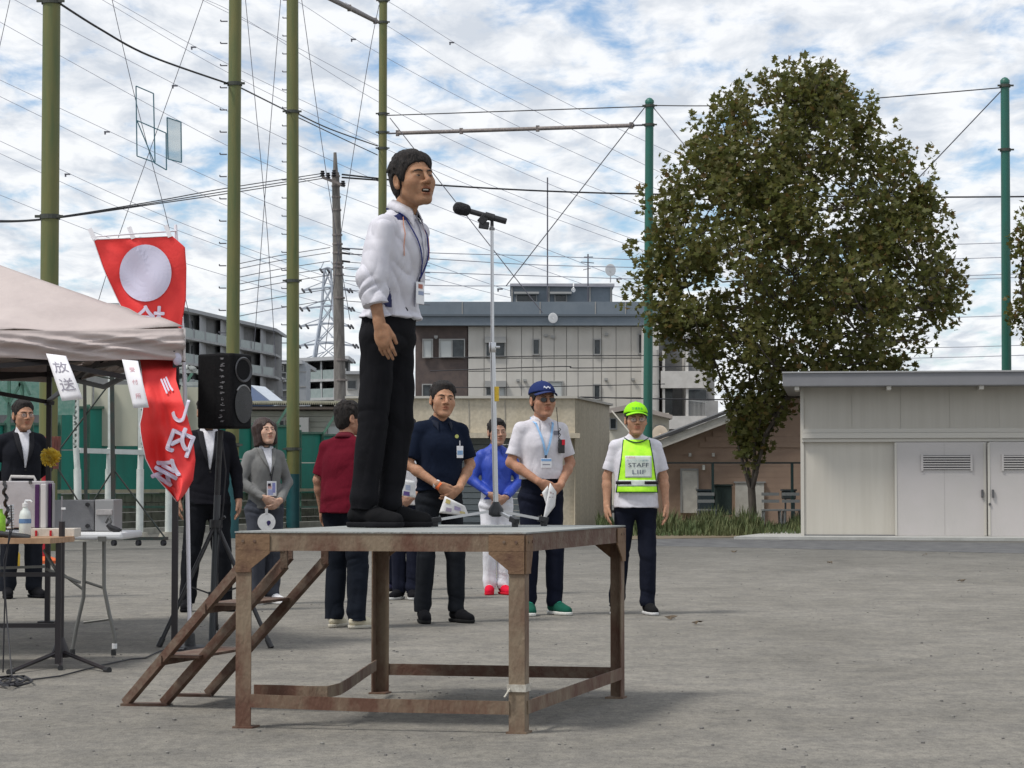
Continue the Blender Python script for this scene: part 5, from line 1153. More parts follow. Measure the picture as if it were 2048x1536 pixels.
# ------------------------------------------------------------------ beige storage shed on the right
D = 43; t = thing('storage_shed', 'long beige steel storage shed with sliding louvred doors at the right', 'shed', Z(W(1606, 1075, D), 0)); t.rotation_euler.z = radians(-8)
shm = mat('beige_steel', (.51, .48, .42), .6, (.48, .45, .39), 1.5, .12, 60, stretch=(5, 5, .3)); sdm = mat('grey_beige_door', (.49, .46, .445), .55, (.47, .445, .425), 1.2, .1, 60); trm = mat('beige_trim', (.52, .495, .44), .55)
px_box(t, 1606, 884, 2400, 1074, D+.04, D+4, shm, 'wall_core', D)
for k, (x0_, x1_) in enumerate(((1607, 1671.5), (1672.5, 1788))): px_box(t, x0_, 884, x1_, 1069, D, D+.04, shm, 'wall_panel', D)
px_box(t, 1607, 1069, 1788, 1076, D-.02, D+.04, mat('base_dark', (.12, .12, .13), .8), 'base_strip', D)
for x0_, x1_ in ((1607, 1702), (1703, 1798), (1799, 1894), (1895, 1990), (1991, 2086), (2087, 2400)): px_box(t, x0_, 773, x1_, 858, D, D+.05, shm, 'wall_panel', D)
px_box(t, 1607, 773, 2400, 886, D+.05, D+4, shm, 'upper_core', D)
px_box(t, 1604, 858, 2400, 866, D-.10, D+.1, trm, 'track_cover', D); px_box(t, 1604, 866.5, 2400, 877, D-.13, D+.1, trm, 'track_cover', D); px_box(t, 1604, 877.5, 2400, 884, D-.09, D+.1, trm, 'track_cover', D)
px_box(t, 1602, 773, 1607, 1075, D-.03, D+.2, trm, 'corner_post', D)
px_box(t, 1577, 745, 2400, 771.5, D-.75, D+4.3, mat('roof_fascia', (.20, .20, .21), .5, (.185, .185, .195), 2), 'roof', D-.75); px_box(t, 1576, 743, 2400, 746, D-.78, D+4.35, mat('roof_edge', (.33, .33, .33), .5), 'roof_edge', D-.78)
px_box(t, 1578, 769, 2400, 773.0, D-.72, D-.68, mat('roof_edge', (.33, .33, .33), .5), 'drip_edge', D-.72)
for x in (1600, 1782, 1963): px_box(t, x, 771.5, x+9, 780, D-.7, D, trm, 'roof_bracket', D-.7)
dk = solid((.11, .11, .115))
for i, (x0_, x1_, dd, hx) in enumerate(((1789, 1966, -.08, 1957), (1972, 2150, -.16, 1979), (2152, 2330, -.08, 2320))):
    a, c = W(x0_, 1080+i*2, D), W(x1_, 885, D); b = MB(); b.bb(a.x, c.x, D+dd, D+dd+.05, .05, c.z); dr = b.build('sliding_door', sdm, t, bevel=.006)
    for x_ in (x0_, x1_-3): a2, c2 = W(x_, 1080, D+dd), W(x_+3, 885, D+dd); b = MB(); b.bb(a2.x, c2.x, D+dd-.012, D+dd, .06, c2.z-.01); b.build('stile', trm, dr)
    for q in range(1, 2): xq = x0_+(x1_-x0_)*q*.55; a2 = W(xq, 1080, D+dd); b = MB(); b.bb(a2.x-.004, a2.x+.004, D+dd-.003, D+dd, .08, W(xq, 888, D).z); b.build('door_seam', mat('seam_beige', (.40, .375, .36), .6), dr)
    lx0 = 1842 if i == 0 else (2000 if i == 1 else 2190); a2, c2 = W(lx0, 940, D+dd), W(lx0+96, 911, D+dd); b = MB(); b.bb(a2.x, c2.x, D+dd-.006, D+dd, a2.z, c2.z); lv_ = b.build('louvre', dk, dr)
    hh_ = (c2.z-a2.z)/6
    for q in range(6): b = MB(); zq = a2.z+hh_*(q+.5); b.bar((a2.x, D+dd-.02, zq), (c2.x, D+dd-.02, zq), .03, hh_*.50); b.build('louvre_blade', sdm, lv_)
    for x_ in (a2.x, c2.x): b = MB(); b.bb(x_-.02, x_+.02, D+dd-.036, D+dd-.006, a2.z-.02, c2.z+.02); b.build('louvre_frame', sdm, lv_)
    a2, c2 = W(hx, 995, D+dd), W(hx+4, 979, D+dd); b = MB(); b.bb(a2.x, c2.x, D+dd-.05, D+dd-.012, a2.z, c2.z); b.build('handle', dk, dr, bevel=.004)
    if i == 1: c2 = W(1975, 1008, D+dd); b = MB(); b.tube([c2+Vector((0, -.03, 0)), c2], .025, 10); b.build('lock', dk, dr)
b = MB(); a, c = G(1500, 1083), G(2400, 1098); b.prism([(G(1500, 1083).x, 42.0, 0), (12.9, 41.2, 0), (12.9, 47, 0), (G(1530, 1072).x, 47, 0)], (0, 0, .05)); tag(b.build('concrete_slab', mat('slab_concrete', (.40, .40, .38), .85, (.33, .33, .31), 2, .3, 40), t), None)
# ------------------------------------------------------------------ trees
leafm = bpy.data.materials.new('plane_leaf'); leafm.use_nodes = True
def _leaf():
    nt = leafm.node_tree; N = nt.nodes; L = nt.links; b = N['Principled BSDF']; b.inputs['Roughness'].default_value = .55; b.inputs['Specular IOR Level'].default_value = .35
    g_ = N.new('ShaderNodeNewGeometry'); oi = N.new('ShaderNodeObjectInfo'); ad = N.new('ShaderNodeMath'); ad.operation = 'ADD'; L.new(g_.outputs['Random Per Island'], ad.inputs[0]); L.new(oi.outputs['Random'], ad.inputs[1])
    fr_ = N.new('ShaderNodeMath'); fr_.operation = 'FRACT'; L.new(ad.outputs[0], fr_.inputs[0]); r = N.new('ShaderNodeValToRGB'); e = r.color_ramp.elements
    e[0].position = 0; e[0].color = (.095, .11, .028, 1); e[1].position = 1; e[1].color = (.17, .10, .036, 1)
    for p_, c_ in ((.35, (.11, .118, .03)), (.7, (.125, .115, .034)), (.88, (.15, .155, .045))): q = e.new(p_); q.color = (*c_, 1)
    L.new(fr_.outputs[0], r.inputs[0]); L.new(r.outputs[0], b.inputs['Base Color'])
    tr = N.new('ShaderNodeBsdfTranslucent'); mx = N.new('ShaderNodeMixShader'); mx.inputs[0].default_value = .48; L.new(r.outputs[0], tr.inputs[0]); L.new(b.outputs[0], mx.inputs[1]); L.new(tr.outputs[0], mx.inputs[2]); L.new(mx.outputs[0], N['Material Output'].inputs[0])
_leaf()
bark = mat('bark', (.055, .045, .038), .95, (.10, .085, .07), 9, .7, 30, stretch=(1, 1, .3))
def leaf_shape(sz):
    pts = []
    for k, rr_ in enumerate((.35, 1.0, .45, .85, .35, .55, .25)): pass
    an = [-.5, -.18, .12, .38, .62, .9, 1.2]
    prof = [(0, -.28), (.16, -.22), (.44, -.18), (.26, .02), (.52, .26), (.20, .24), (0, .62), (-.20, .24), (-.52, .26), (-.26, .02), (-.44, -.18), (-.16, -.22)]
    return [(x*sz, y*sz, .10*sz*abs(x)*1.5-.12*sz*y*y) for x, y in prof]
LF = [(0, 1, 3), (1, 2, 3), (0, 3, 9), (3, 4, 5), (3, 5, 7), (3, 7, 9), (5, 6, 7), (7, 8, 9), (9, 10, 11), (0, 9, 11)]
def tree(label, base, env, D, trunks, nclus, nleaf, cr, sz, seed, objs=0, low=()):
    rr = random.Random(seed); t = thing('plane_tree', label, 'tree', base)
    rows = sorted(env); cl = []
    def span(y):
        for i in range(len(rows)-1):
            if rows[i][0] <= y <= rows[i+1][0]:
                q = (y-rows[i][0])/(rows[i+1][0]-rows[i][0]); return rows[i][1]*(1-q)+rows[i+1][1]*q, rows[i][2]*(1-q)+rows[i+1][2]*q
        return None
    for _ in range(nclus*60):
        if len(cl) >= nclus: break
        y = rr.uniform(rows[0][0], rows[-1][0]); a, c = span(y); wmax = max(r_[2]-r_[1] for r_ in rows)
        if rr.random() > ((c-a)/wmax)+.10: continue
        u_ = rr.uniform(-1, 1); mg = cr/D*FPX*.80; x = (a+c)/2+u_*max(2, (c-a)/2-mg); dm_ = sqrt(max(0, 1-u_*u_))*(c-a)/2/FPX*D*.85; z_ = rr.uniform(-1, 1)
        if abs(u_) < .75 and abs(z_) < .35 and rr.random() < .5: continue
        cl.append(W(x, y, D+z_*dm_))
    # trunk and limbs
    b = MB(); fork = W(*trunks[0]) if False else None
    tb = MB(); f0 = W(trunks['fork'][0], trunks['fork'][1], D); tb.tube([base-up*.05, base.lerp(f0, .5), f0+up*.1], [trunks['r']*1.25, trunks['r'], trunks['r']*.92], 12); tb.build('trunk', bark, t, True)
    limbs = []
    for L_ in trunks['limbs']:
        P = [W(x, y, D+dd) for x, y, dd in L_]; P[0] = f0-up*.05; n = len(P); o = MB(); rad = [trunks['r']*.48*(1-i/(n+.6)) for i in range(n)]; o.tube(P, rad, 8); o.build('limb', bark, t, True)
        for i in range(n-1):
            for q in (0, .25, .5, .75): limbs.append((P[i].lerp(P[i+1], q), rad[i]))
        limbs.append((P[-1], rad[-1]))
    br = MB()
    for c in cl:
        cand = [l for l in limbs if l[0].z < c.z+.2] or limbs; l = min(cand, key=lambda l: (l[0]-c).length+.3*abs(l[0].z-c.z+.8))
        m_ = l[0].lerp(c, .55)+Vector((0, 0, -.08*(l[0]-c).length)); br.tube([l[0], m_, c], [min(.03, l[1]*.5), .018, .008], 5, cap=False)
    bo = br.build('branches', bark, t, True); bo['kind'] = 'stuff'
    LV = []
    for ci, c in enumerate(cl):
        k = nleaf*rr.uniform(.55, 1.35); el_ = rr.uniform(.8, 1.7)
        for _ in range(int(k)):
            while True:
                v = Vector((rr.uniform(-1, 1), rr.uniform(-1, 1), rr.uniform(-1, 1)))
                if v.length < 1: break
            LV.append(c+Vector((v.x*cr, v.y*cr, v.z*cr*el_)))
    for (x, y0_, y1_, k) in low:                       # leading shoots that stick out of the crown
        for _ in range(k): q = rr.random(); LV.append(W(x+rr.gauss(0, 5+8*q), y0_+(y1_-y0_)*q, D+rr.uniform(-.4, .4)))
    LV.sort(key=lambda p: p.y); sh = leaf_shape(sz); me0 = bpy.data.meshes.new('leaf'); me0.from_pydata(sh, [], LF); me0.materials.append(leafm); M = MB()
    for i, p in enumerate(LV):
        R = Matrix.Rotation(rr.uniform(0, 2*pi), 3, 'Z') @ Matrix.Rotation(rr.gauss(.9, .5), 3, 'X') @ Matrix.Rotation(rr.gauss(0, .5), 3, 'Y'); s_ = rr.uniform(.65, 1.2)
        if i < objs:
            o = bpy.data.objects.new('leaf', me0); COL.objects.link(o); o.parent = t; o.location = p-base; o.rotation_euler = R.to_euler(); o.scale = (s_,)*3
        else:
            n = len(M.v); M.v += [tuple(R @ (Vector(v)*s_)+p) for v in sh]; M.f += [tuple(n+k for k in f) for f in LF]
    o = M.build('foliage', leafm, t); o['kind'] = 'stuff'; return len(LV)
env = [(135, 1550, 1660), (190, 1462, 1715), (250, 1395, 1775), (330, 1318, 1845), (400, 1292, 1888), (450, 1300, 1905), (520, 1255, 1925), (580, 1243, 1940), (640, 1270, 1918), (690, 1328, 1872), (730, 1375, 1840), (765, 1430, 1780), (800, 1440, 1610), (850, 1450, 1555), (892, 1470, 1540)]
tb_ = G(1508, 1062)
tree('broad plane tree with olive brown leaves and forked trunk beside the beige shed', Vector((W(1508, 1060, 48).x, 48, 0)), env, 48,
     dict(fork=(1503, 985), r=.085, limbs=[[(1503, 985, 0), (1492, 950, 0), (1478, 895, .1), (1460, 800, .2), (1400, 650, .3), (1350, 500, 0)], [(1503, 985, 0), (1500, 960, .1), (1490, 900, .2), (1500, 780, .2), (1490, 560, .6), (1470, 330, .6)],
     [(1503, 985, 0), (1508, 940, 0), (1510, 880, -.2), (1560, 680, -.5), (1620, 420, -.6), (1610, 200, -.4)], [(1503, 985, 0), (1514, 945, 0), (1520, 895, 0), (1600, 760, .3), (1700, 560, .4), (1780, 400, .3)], [(1514, 945, 0), (1530, 870, -.3), (1620, 720, -.8), (1740, 640, -1), (1850, 560, -.8)]]),
     430, 72, .40, .150, 21, 300, low=((1612, 108, 190, 46), (1528, 142, 210, 40), (1475, 162, 240, 40), (1575, 150, 210, 40), (1650, 140, 220, 44), (1690, 165, 240, 34), (1745, 182, 270, 50), (1425, 190, 290, 40), (1386, 222, 330, 44), (1790, 240, 330, 30), (1860, 284, 360, 30), (1330, 310, 400, 34), (1285, 368, 430, 36), (1900, 420, 500, 26), (1262, 480, 540, 34)  , (1256, 545, 620, 34), (1925, 520, 620, 30)))
tree('small part of another leafy tree at the right edge behind the shed', Vector((W(2075, 1050, 52).x, 52, 0)), [(430, 2030, 2120), (500, 2012, 2180), (560, 2002, 2200), (640, 2010, 2190), (700, 2040, 2160)], 52,
     dict(fork=(2080, 800), r=.12, limbs=[[(2080, 800, 0), (2070, 700, 0), (2040, 560, 0)], [(2080, 800, 0), (2110, 650, .2), (2140, 520, .2)]]), 60, 62, .40, .15, 5, 0)
# ------------------------------------------------------------------ left background: fences and buildings
gnet = mat('green_windbreak_sheet', (.004, .21, .155), .7, (.006, .175, .13), 2.0, .3, 30, stretch=(1, 1, .4)); gpost = mat('green_fence_post', (.06, .16, .11), .6, (.05, .12, .09), 8); block = mat('concrete_block', (.17, .175, .13), .9, (.12, .12, .09), 5, .5, 30)
def fl(px): # fence line depth as a function of picture column
    return 41+(px+50)*(58-41)/750
t = thing('windbreak_fence', 'green mesh sheet fence with square posts on a low block wall', 'fence', W(300, 1070, fl(300)))
xs = [-60, 10, 62, 118, 175, 228, 282, 340, 400, 455, 505, 552, 600, 645, 700]
for i in range(len(xs)-1):
    x0_, x1_ = xs[i], xs[i+1]; ya = 848 if x0_ < 100 else (815 if x0_ < 400 else 852+(x0_ > 590)*14)
    if 640 <= x0_: ya = 870
    for (y0_, y1_) in ((ya, (ya+985)/2-1), ((ya+985)/2+1, 985)):
        a, b2, c, d_ = W(x0_+1, y1_, fl(x0_)), W(x1_-1, y1_, fl(x1_)), W(x1_-1, y0_, fl(x1_)), W(x0_+1, y0_, fl(x0_)); b = MB(); b.prism([a, b2, c, d_], (0, .03, 0)); b.build('mesh_sheet', gnet, t)
    p, q = W(x0_, ya-6, fl(x0_)-.06), W(x0_, 1070, fl(x0_)-.06); p.x = q.x; q.z = 0; b = MB(); b.bar(q, p, .06, .06, (0, 1, 0)); b.build('post', gpost, t)
    a, c = W(x0_, ya, fl(x0_)-.05), W(x1_, ya, fl(x1_)-.05); b = MB(); b.bar(a, c, .05, .05); b.build('top_rail', gpost, t)
    a, c = W(x0_, 1014, fl(x0_)-.1), W(x1_, 1014, fl(x1_)-.1); b = MB(); b.bar(a, c, .05, .05); b.build('lower_rail', gpost, t)
    if i % 2: a = W(x0_, ya, fl(x0_)); b = MB(); b.bar(a, a+Vector((.45, .2, .75)), .06, .06, (0, 1, 0)); b.build('stay_arm', gpost, t)
t = thing('block_wall', 'low weathered concrete block wall under the green fence', 'wall', W(300, 1070, fl(300)+.4))
for r_ in range(4):
    for k in range(28):
        x0_ = -60+k*27+(r_ % 2)*13; z0_, z1_ = .02+r_*.2, .21+r_*.2
        a, c = W(x0_+.6, 1000, fl(x0_)+.3), W(x0_+26.4, 1000, fl(x0_+27)+.3); b = MB(); b.prism([(a.x, a.y, z0_), (c.x, c.y, z0_), (c.x, c.y, z1_), (a.x, a.y, z1_)], (0, .15, 0)); b.build('block', block, t)
a, c = W(-60, 1000, fl(-60)+.28), W(720, 1000, fl(720)+.28); b = MB(); b.prism([(a.x, a.y, .83), (c.x, c.y, .83), (c.x, c.y, .90), (a.x, a.y, .90)], (0, .22, 0)); b.build('coping', mat('wall_coping', (.35, .33, .22), .9, (.28, .27, .2), 6), t)
b = MB(); b.bar((a.x, a.y-1.2, .06), (c.x, c.y-1.2, .06), .35, .12); tag(b.build('kerb', mat('kerb_concrete', (.36, .35, .30), .9, (.28, .27, .23), 4, .4, 30)), None, None, None, 'structure')
# white posts on concrete feet, with the beige hoarding behind them
D = 44; t = thing('white_pipe_frame', 'white pipe frame standing on round concrete feet left of the red banner', 'frame', W(240, 1075, D-3)); wp = mat('white_pipe', (.62, .65, .62), .5, (.52, .55, .52), 6); ft = mat('foot_concrete', (.38, .36, .30), .9, (.3, .28, .23), 8)
for x, x2_ in ((157, 152), (216, 220), (279, 282), (337, 340)):
    d_ = D-3+(x-157)*.008; q = W(x, 1070, d_); q.z = .12; b = MB(); b.tube([q, W((x+x2_)/2, 938, d_)], .068, 14); b.build('post', wp, t, True); b = MB(); b.tube([W((x+x2_)/2, 938, d_), W(x2_, 896, d_)], .055, 14); b.build('post', wp, t, True)
    b = MB(); b.tube([Z(q, 0), Z(q, .13)], .2, 14, r2=.15); b.build('concrete_foot', ft, t)
b = MB(); b.bar(W(158, 901, D-3), W(292, 905, D-2), .07, .09); b.build('crossbar', wp, t); b = MB(); b.bar(W(150, 746, D-1), W(290, 762, D), .07, .07); b.build('top_bar', wp, t)
for x in (152, 222, 282): b = MB(); b.bar(W(x, 896, D-.9), W(x, 742, D-.9), .10, .10, (0, 1, 0)); b.build('upper_post', wp, t)
for x in (150, 286):
    b = MB(); b.tube([W(x+3*sin(k*2.2), 895-k*4, D-1.1+.05*cos(k*2.2)) for k in range(28)], .022, 5); b.build('wound_rope', mat('grey_rope', (.25, .28, .26), .9), t)
t = thing('beige_hoarding', 'pale beige panel hoarding behind the white pipe frame', 'hoarding', W(280, 890, 46)); hb_ = mat('hoarding_beige', (.47, .46, .37), .85, (.42, .42, .34), 2, .2, 20, stretch=(1, 1, .4))
for x0_, x1_ in ((148, 186), (187, 224), (225, 279), (280, 328), (329, 370), (371, 400)): a, c = W(x0_+.5, 892, 46+x0_*.004), W(x1_, 768+(x0_-148)*.03, 46+x1_*.004); b = MB(); b.bb(a.x, c.x, 46+x0_*.004, 46.1+x0_*.004, a.z, c.z); b.build('panel', hb_, t)
for y_ in (745, 770, 898): b = MB(); b.bar(W(290, y_, 45.9), W(404, y_-3, 47), .06, .07); b.build('rail', wp, t)
for x in (372, 402): b = MB(); b.tube([W(x, 900, 47), W(x-1, 750, 47), W(x-12, 742, 47)], .035, 8); b.build('bent_pipe', wp, t, True)
b = MB(); rr = random.Random(2); b.tube([W(352+k*2.2, 738+rr.uniform(-5, 5), 46.8+rr.uniform(-.1, .1)) for k in range(18)], .05, 6); tag(b.build('bundled_net', mat('pale_net', (.5, .52, .5), .9, (.35, .37, .35), 20), None, True), 'bundle of pale netting on the rail behind the banner', 'net')
# wheeled backstop frame
t = thing('backstop_frame', 'wheeled dark green steel backstop frame with diagonal stays', 'backstop', G(280, 1096)); dg = mat('dark_green_steel', (.02, .035, .03), .6, (.035, .03, .025), 9); D = 36
q0 = G(224, 1082)
for x, y0_, y1_ in ((171, 740, 1010), (226, 752, 1078)): b = MB(); b.bar(W(x+1, y1_, D), W(x-2, y0_, D), .045 if x < 200 else .06, .06, (0, 1, 0)); b.build('upright', dg, t)
for a_, c_ in (((160, 746), (228, 758)), ((226, 758), (118, 900)), ((118, 905), (95, 960)), ((228, 940), (332, 1078)), ((226, 940), (188, 1000)), ((115, 936), (155, 1000))): b = MB(); b.tube([W(*a_, D), W(*c_, D)], .014, 6); b.build('stay', dg, t, True)
b = MB(); b.bar(W(200, 1077, D), W(336, 1077, D), .06, .05); b.build('base_bar', dg, t)
for x in (228, 277, 327): c = W(x, 1086, D); b = MB(); b.tube([c-Vector((.02, .02, 0)), c+Vector((.02, .02, 0))], .045, 12); b.bar(c, c+up*.09, .03, .05, (0, 1, 0)); b.build('caster', cable, t)
# green trellis thing behind the left man
t = thing('green_net_frame', 'green posts and pale green net screen behind the suited man under the tent', 'screen', W(40, 1000, 39)); tealnet = mat('teal_net', (.12, .27, .22), .9, (.2, .33, .28), 12, alpha=.75)
for x in (18, 45): b = MB(); b.bar(W(x, 1060, 39.5), W(x, 735, 39.5), .05, .05, (0, 1, 0)); b.build('post', gpost, t)
for a_, c_ in (((-5, 775), (18, 808)), ((18, 808), (42, 765)), ((45, 760), (60, 790)), ((32, 740), (45, 790))): b = MB(); b.bar(W(*a_, 39.4), W(*c_, 39.4), .04); b.build('strut', gpost, t)
a, c = W(-40, 830, 40), W(150, 738, 40); b = MB(); b.bb(a.x, c.x, 40, 40.02, a.z, c.z); b.build('net_screen', tealnet, t)
# houses beyond the fence
D = 62; t = thing('workshop_building', 'low cream workshop with corrugated roof edge beyond the green fence', 'building', W(590, 900, D)); ws = mat('pale_siding', (.43, .43, .37), .85, (.36, .36, .31), 1.6, .2, 20)
for k in range(16): a, c = W(468, 822+(k+1)*10.8, D), W(700, 822.6+k*10.8, D); b = MB(); b.bb(a.x, c.x, D-.02*(k % 2), D+.2, a.z, c.z); b.build('siding_board', ws, t)
facade(t, D, 466, 812, 702, 1000, ws, 'wall', 6, .2)
n = 60; b = MB(); pts = []; a0, a1 = W(470, 810, D-.5), W(702, 810, D-.5)
vs = []
for i in range(n*2+1): q = i/(n*2); x = a0.x+(a1.x-a0.x)*q; zz = a0.z+.035*(i % 2)*2; vs += [(x, D-.5, zz), (x, D+6, zz+.25), (x, D-.5, zz+.03), (x, D+6, zz+.28)]
for i in range(n*2): k = i*4; b.f += [(k, k+4, k+5, k+1), (k+2, k+3, k+7, k+6), (k, k+2, k+6, k+4)]
b.v = vs; b.build('corrugated_roof', mat('corrugated_sheet', (.42, .40, .30), .7, (.3, .29, .22), 9), t)
px_box(t, 468, 814, 702, 818.5, D-.45, D+.1, mat('brown_eave', (.14, .11, .09), .8), 'eave_board', D-.45)
window(t, D-.05, 560, 842, 568, 872); window(t, D-.05, 655, 850, 690, 880, curtain=1)
t = thing('ac_unit', 'pale air conditioner unit on the wall of the workshop', 'air conditioner', W(615, 860, D-.5)); px_box(t, 596, 835, 617, 868, D-.5, D-.15, frm, 'case', D-.5)
D = 85; t = thing('blue_roof_house', 'house with dark blue hipped roof left of the olive pole', 'house', W(515, 900, D)); b = MB(); e0, e1, r0, r1 = W(440, 812, D), W(545, 812, D), W(440, 772, D+3), W(492, 770, D+3)
b.add([e0, e1, r1, r0, W(560, 806, D+8)], [(0, 1, 2, 3), (1, 4, 2)]); b.build('roof', mat('blue_roof_tile', (.035, .06, .12), .6, (.05, .08, .15), 20), t, thick=.12)
b = MB(); b.add([W(496, 772, D+4), W(530, 776, D+4), W(568, 806, D+2), W(536, 812, D+1)], [(0, 1, 2, 3)]); b.build('pale_roof', mat('pale_roof_sheet', (.42, .46, .5), .5, (.36, .4, .45), 6), t, thick=.1); facade(t, D, 440, 812, 560, 1000, cream, 'wall', 6, .6)
# apartments A (left) with balconies stepping back to the right
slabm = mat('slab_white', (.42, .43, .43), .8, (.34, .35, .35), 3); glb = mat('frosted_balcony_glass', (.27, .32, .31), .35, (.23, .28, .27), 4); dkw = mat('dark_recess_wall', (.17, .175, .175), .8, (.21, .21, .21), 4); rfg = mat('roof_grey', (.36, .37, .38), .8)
def apartments(label, D, slope, x0, x1, roof_y, floors, colx, fh, group=None, over=6):
    t = thing('balcony_apartments', label, 'building', W((x0+x1)/2, 960, D)); dd = lambda x: D+slope*(x-x0)/100
    Q = lambda x, y, off=0: W(x, y, dd(x)+off)
    def quad(name, m, xa, ya, xb, yb, off0, off1):
        # height keyed at the left end so level things stay level
        za, zb = W(x0, ya, D).z, W(x0, yb, D).z; p, q = Q(xa, 900), Q(xb, 900); b = MB(); b.prism([(p.x, p.y+off0, zb), (q.x, q.y+off0, zb), (q.x, q.y+off0, za), (p.x, p.y+off0, za)], (0, off1-off0, 0)); return b.build(name, m, t)
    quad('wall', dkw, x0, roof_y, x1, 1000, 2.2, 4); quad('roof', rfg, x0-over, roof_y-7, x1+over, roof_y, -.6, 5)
    for i, y in enumerate(floors):
        quad('floor_slab', slabm, x0, y, x1+over*.6, y+5, -.2, 2.3); n_ = max(2, int((x1-x0)/22))
        for k in range(n_):
            xa = x0+(x1-x0)*k/n_; xb = x0+(x1-x0)*(k+1)/n_; quad('balcony_panel', glb, xa+1, y-18, xb-1.5, y, -.15, -.08); quad('parapet_post', rfg, xb-1.5, y-19, xb, y, -.18, -.02)
            if k % 2 == 0: quad('glass_door', glassd, xa+4, y-fh+8, xb-4, y-3, 2.1, 2.2)
            else: quad('door_curtain', curt, xa+6, y-fh+10, xb-8, y-3, 2.1, 2.2)
    for x in colx: quad('partition', slabm if D > 120 else rfg, x, roof_y, x+3.5, 1000, -.1, 2.2)
    return t
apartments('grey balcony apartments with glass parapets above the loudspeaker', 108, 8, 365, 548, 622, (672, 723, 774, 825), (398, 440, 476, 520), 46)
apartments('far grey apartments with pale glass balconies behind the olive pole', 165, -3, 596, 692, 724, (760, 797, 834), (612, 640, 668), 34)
t = thing('grey_house_block', 'grey flat block with stepped roofs between the loudspeaker and olive pole', 'building', W(540, 960, 150)); D = 150
facade(t, D, 520, 728, 600, 1000, mat('mid_grey_wall', (.24, .25, .26), .85, (.2, .21, .22), 1.5), 'wall', 3); px_box(t, 516, 720, 604, 727.5, D-1, D+10, rfg, 'roof', D-1)
for y in (745, 762, 780): px_box(t, 520, y, 600, y+2, D-.4, D, slabm, 'ledge', D)
px_box(t, 494, 752, 560, 757, D-6, D-2, slabm, 'lean_to_roof', D-6); px_box(t, 500, 757, 556, 800, D-5, D-2, mat('mid_grey_wall', (.24, .25, .26)), 'annex', D-5); window(t, D-.3, 548, 732, 566, 741); window(t, D-.3, 574, 748, 590, 758, 1)
facade(t, D, 596, 728, 613, 1000, mat('pale_grey_wall', (.33, .35, .37), .85, (.3, .32, .34), 2), 'stair_tower', 3, -.5)
for y in (743, 773): px_box(t, 596, y, 613, y+1.5, D-.55, D-.5, joint, 'joint', D-.5)
D = 140; t = thing('distant_house', 'small pale house with dark window right of the concrete pole', 'house', W(705, 960, D)); facade(t, D, 688, 748, 740, 1000, whitew, 'wall', 8); px_box(t, 686, 742, 742, 748, D-.8, D+8, rfg, 'roof', D-.8); window(t, D, 696, 762, 712, 777); px_box(t, 690, 790, 735, 796, D-.9, D, slabm, 'balcony', D-.9)
D = 95; t = thing('grey_roof_house', 'grey house roof just showing above the tent by the banner', 'house', W(215, 960, D)); facade(t, D, 160, 618, 262, 1000, dkw, 'wall', 8); px_box(t, 150, 606, 262, 618, D-.8, D+8, rfg, 'roof', D-.8)
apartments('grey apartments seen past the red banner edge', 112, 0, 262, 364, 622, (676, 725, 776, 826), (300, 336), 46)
D = 120; t = thing('far_row', 'low row of far grey buildings behind everything at the left', 'building', W(60, 960, D)); facade(t, D, -400, 770, 300, 1000, dkw, 'wall', 10); px_box(t, -400, 762, 300, 770, D-.8, D+10, rfg, 'roof', D-.8)
D = 150; t = thing('far_block', 'far pale building low behind the trees and shed at the right', 'building', W(1700, 960, D)); facade(t, D, 1436, 850, 2700, 1000, mat('far_wall', (.33, .34, .36), .9, (.28, .3, .32), .4), 'wall', 10)
for k in range(6): window(t, D, 1450+k*26, 862, 1462+k*26, 876, curtain=k % 2)
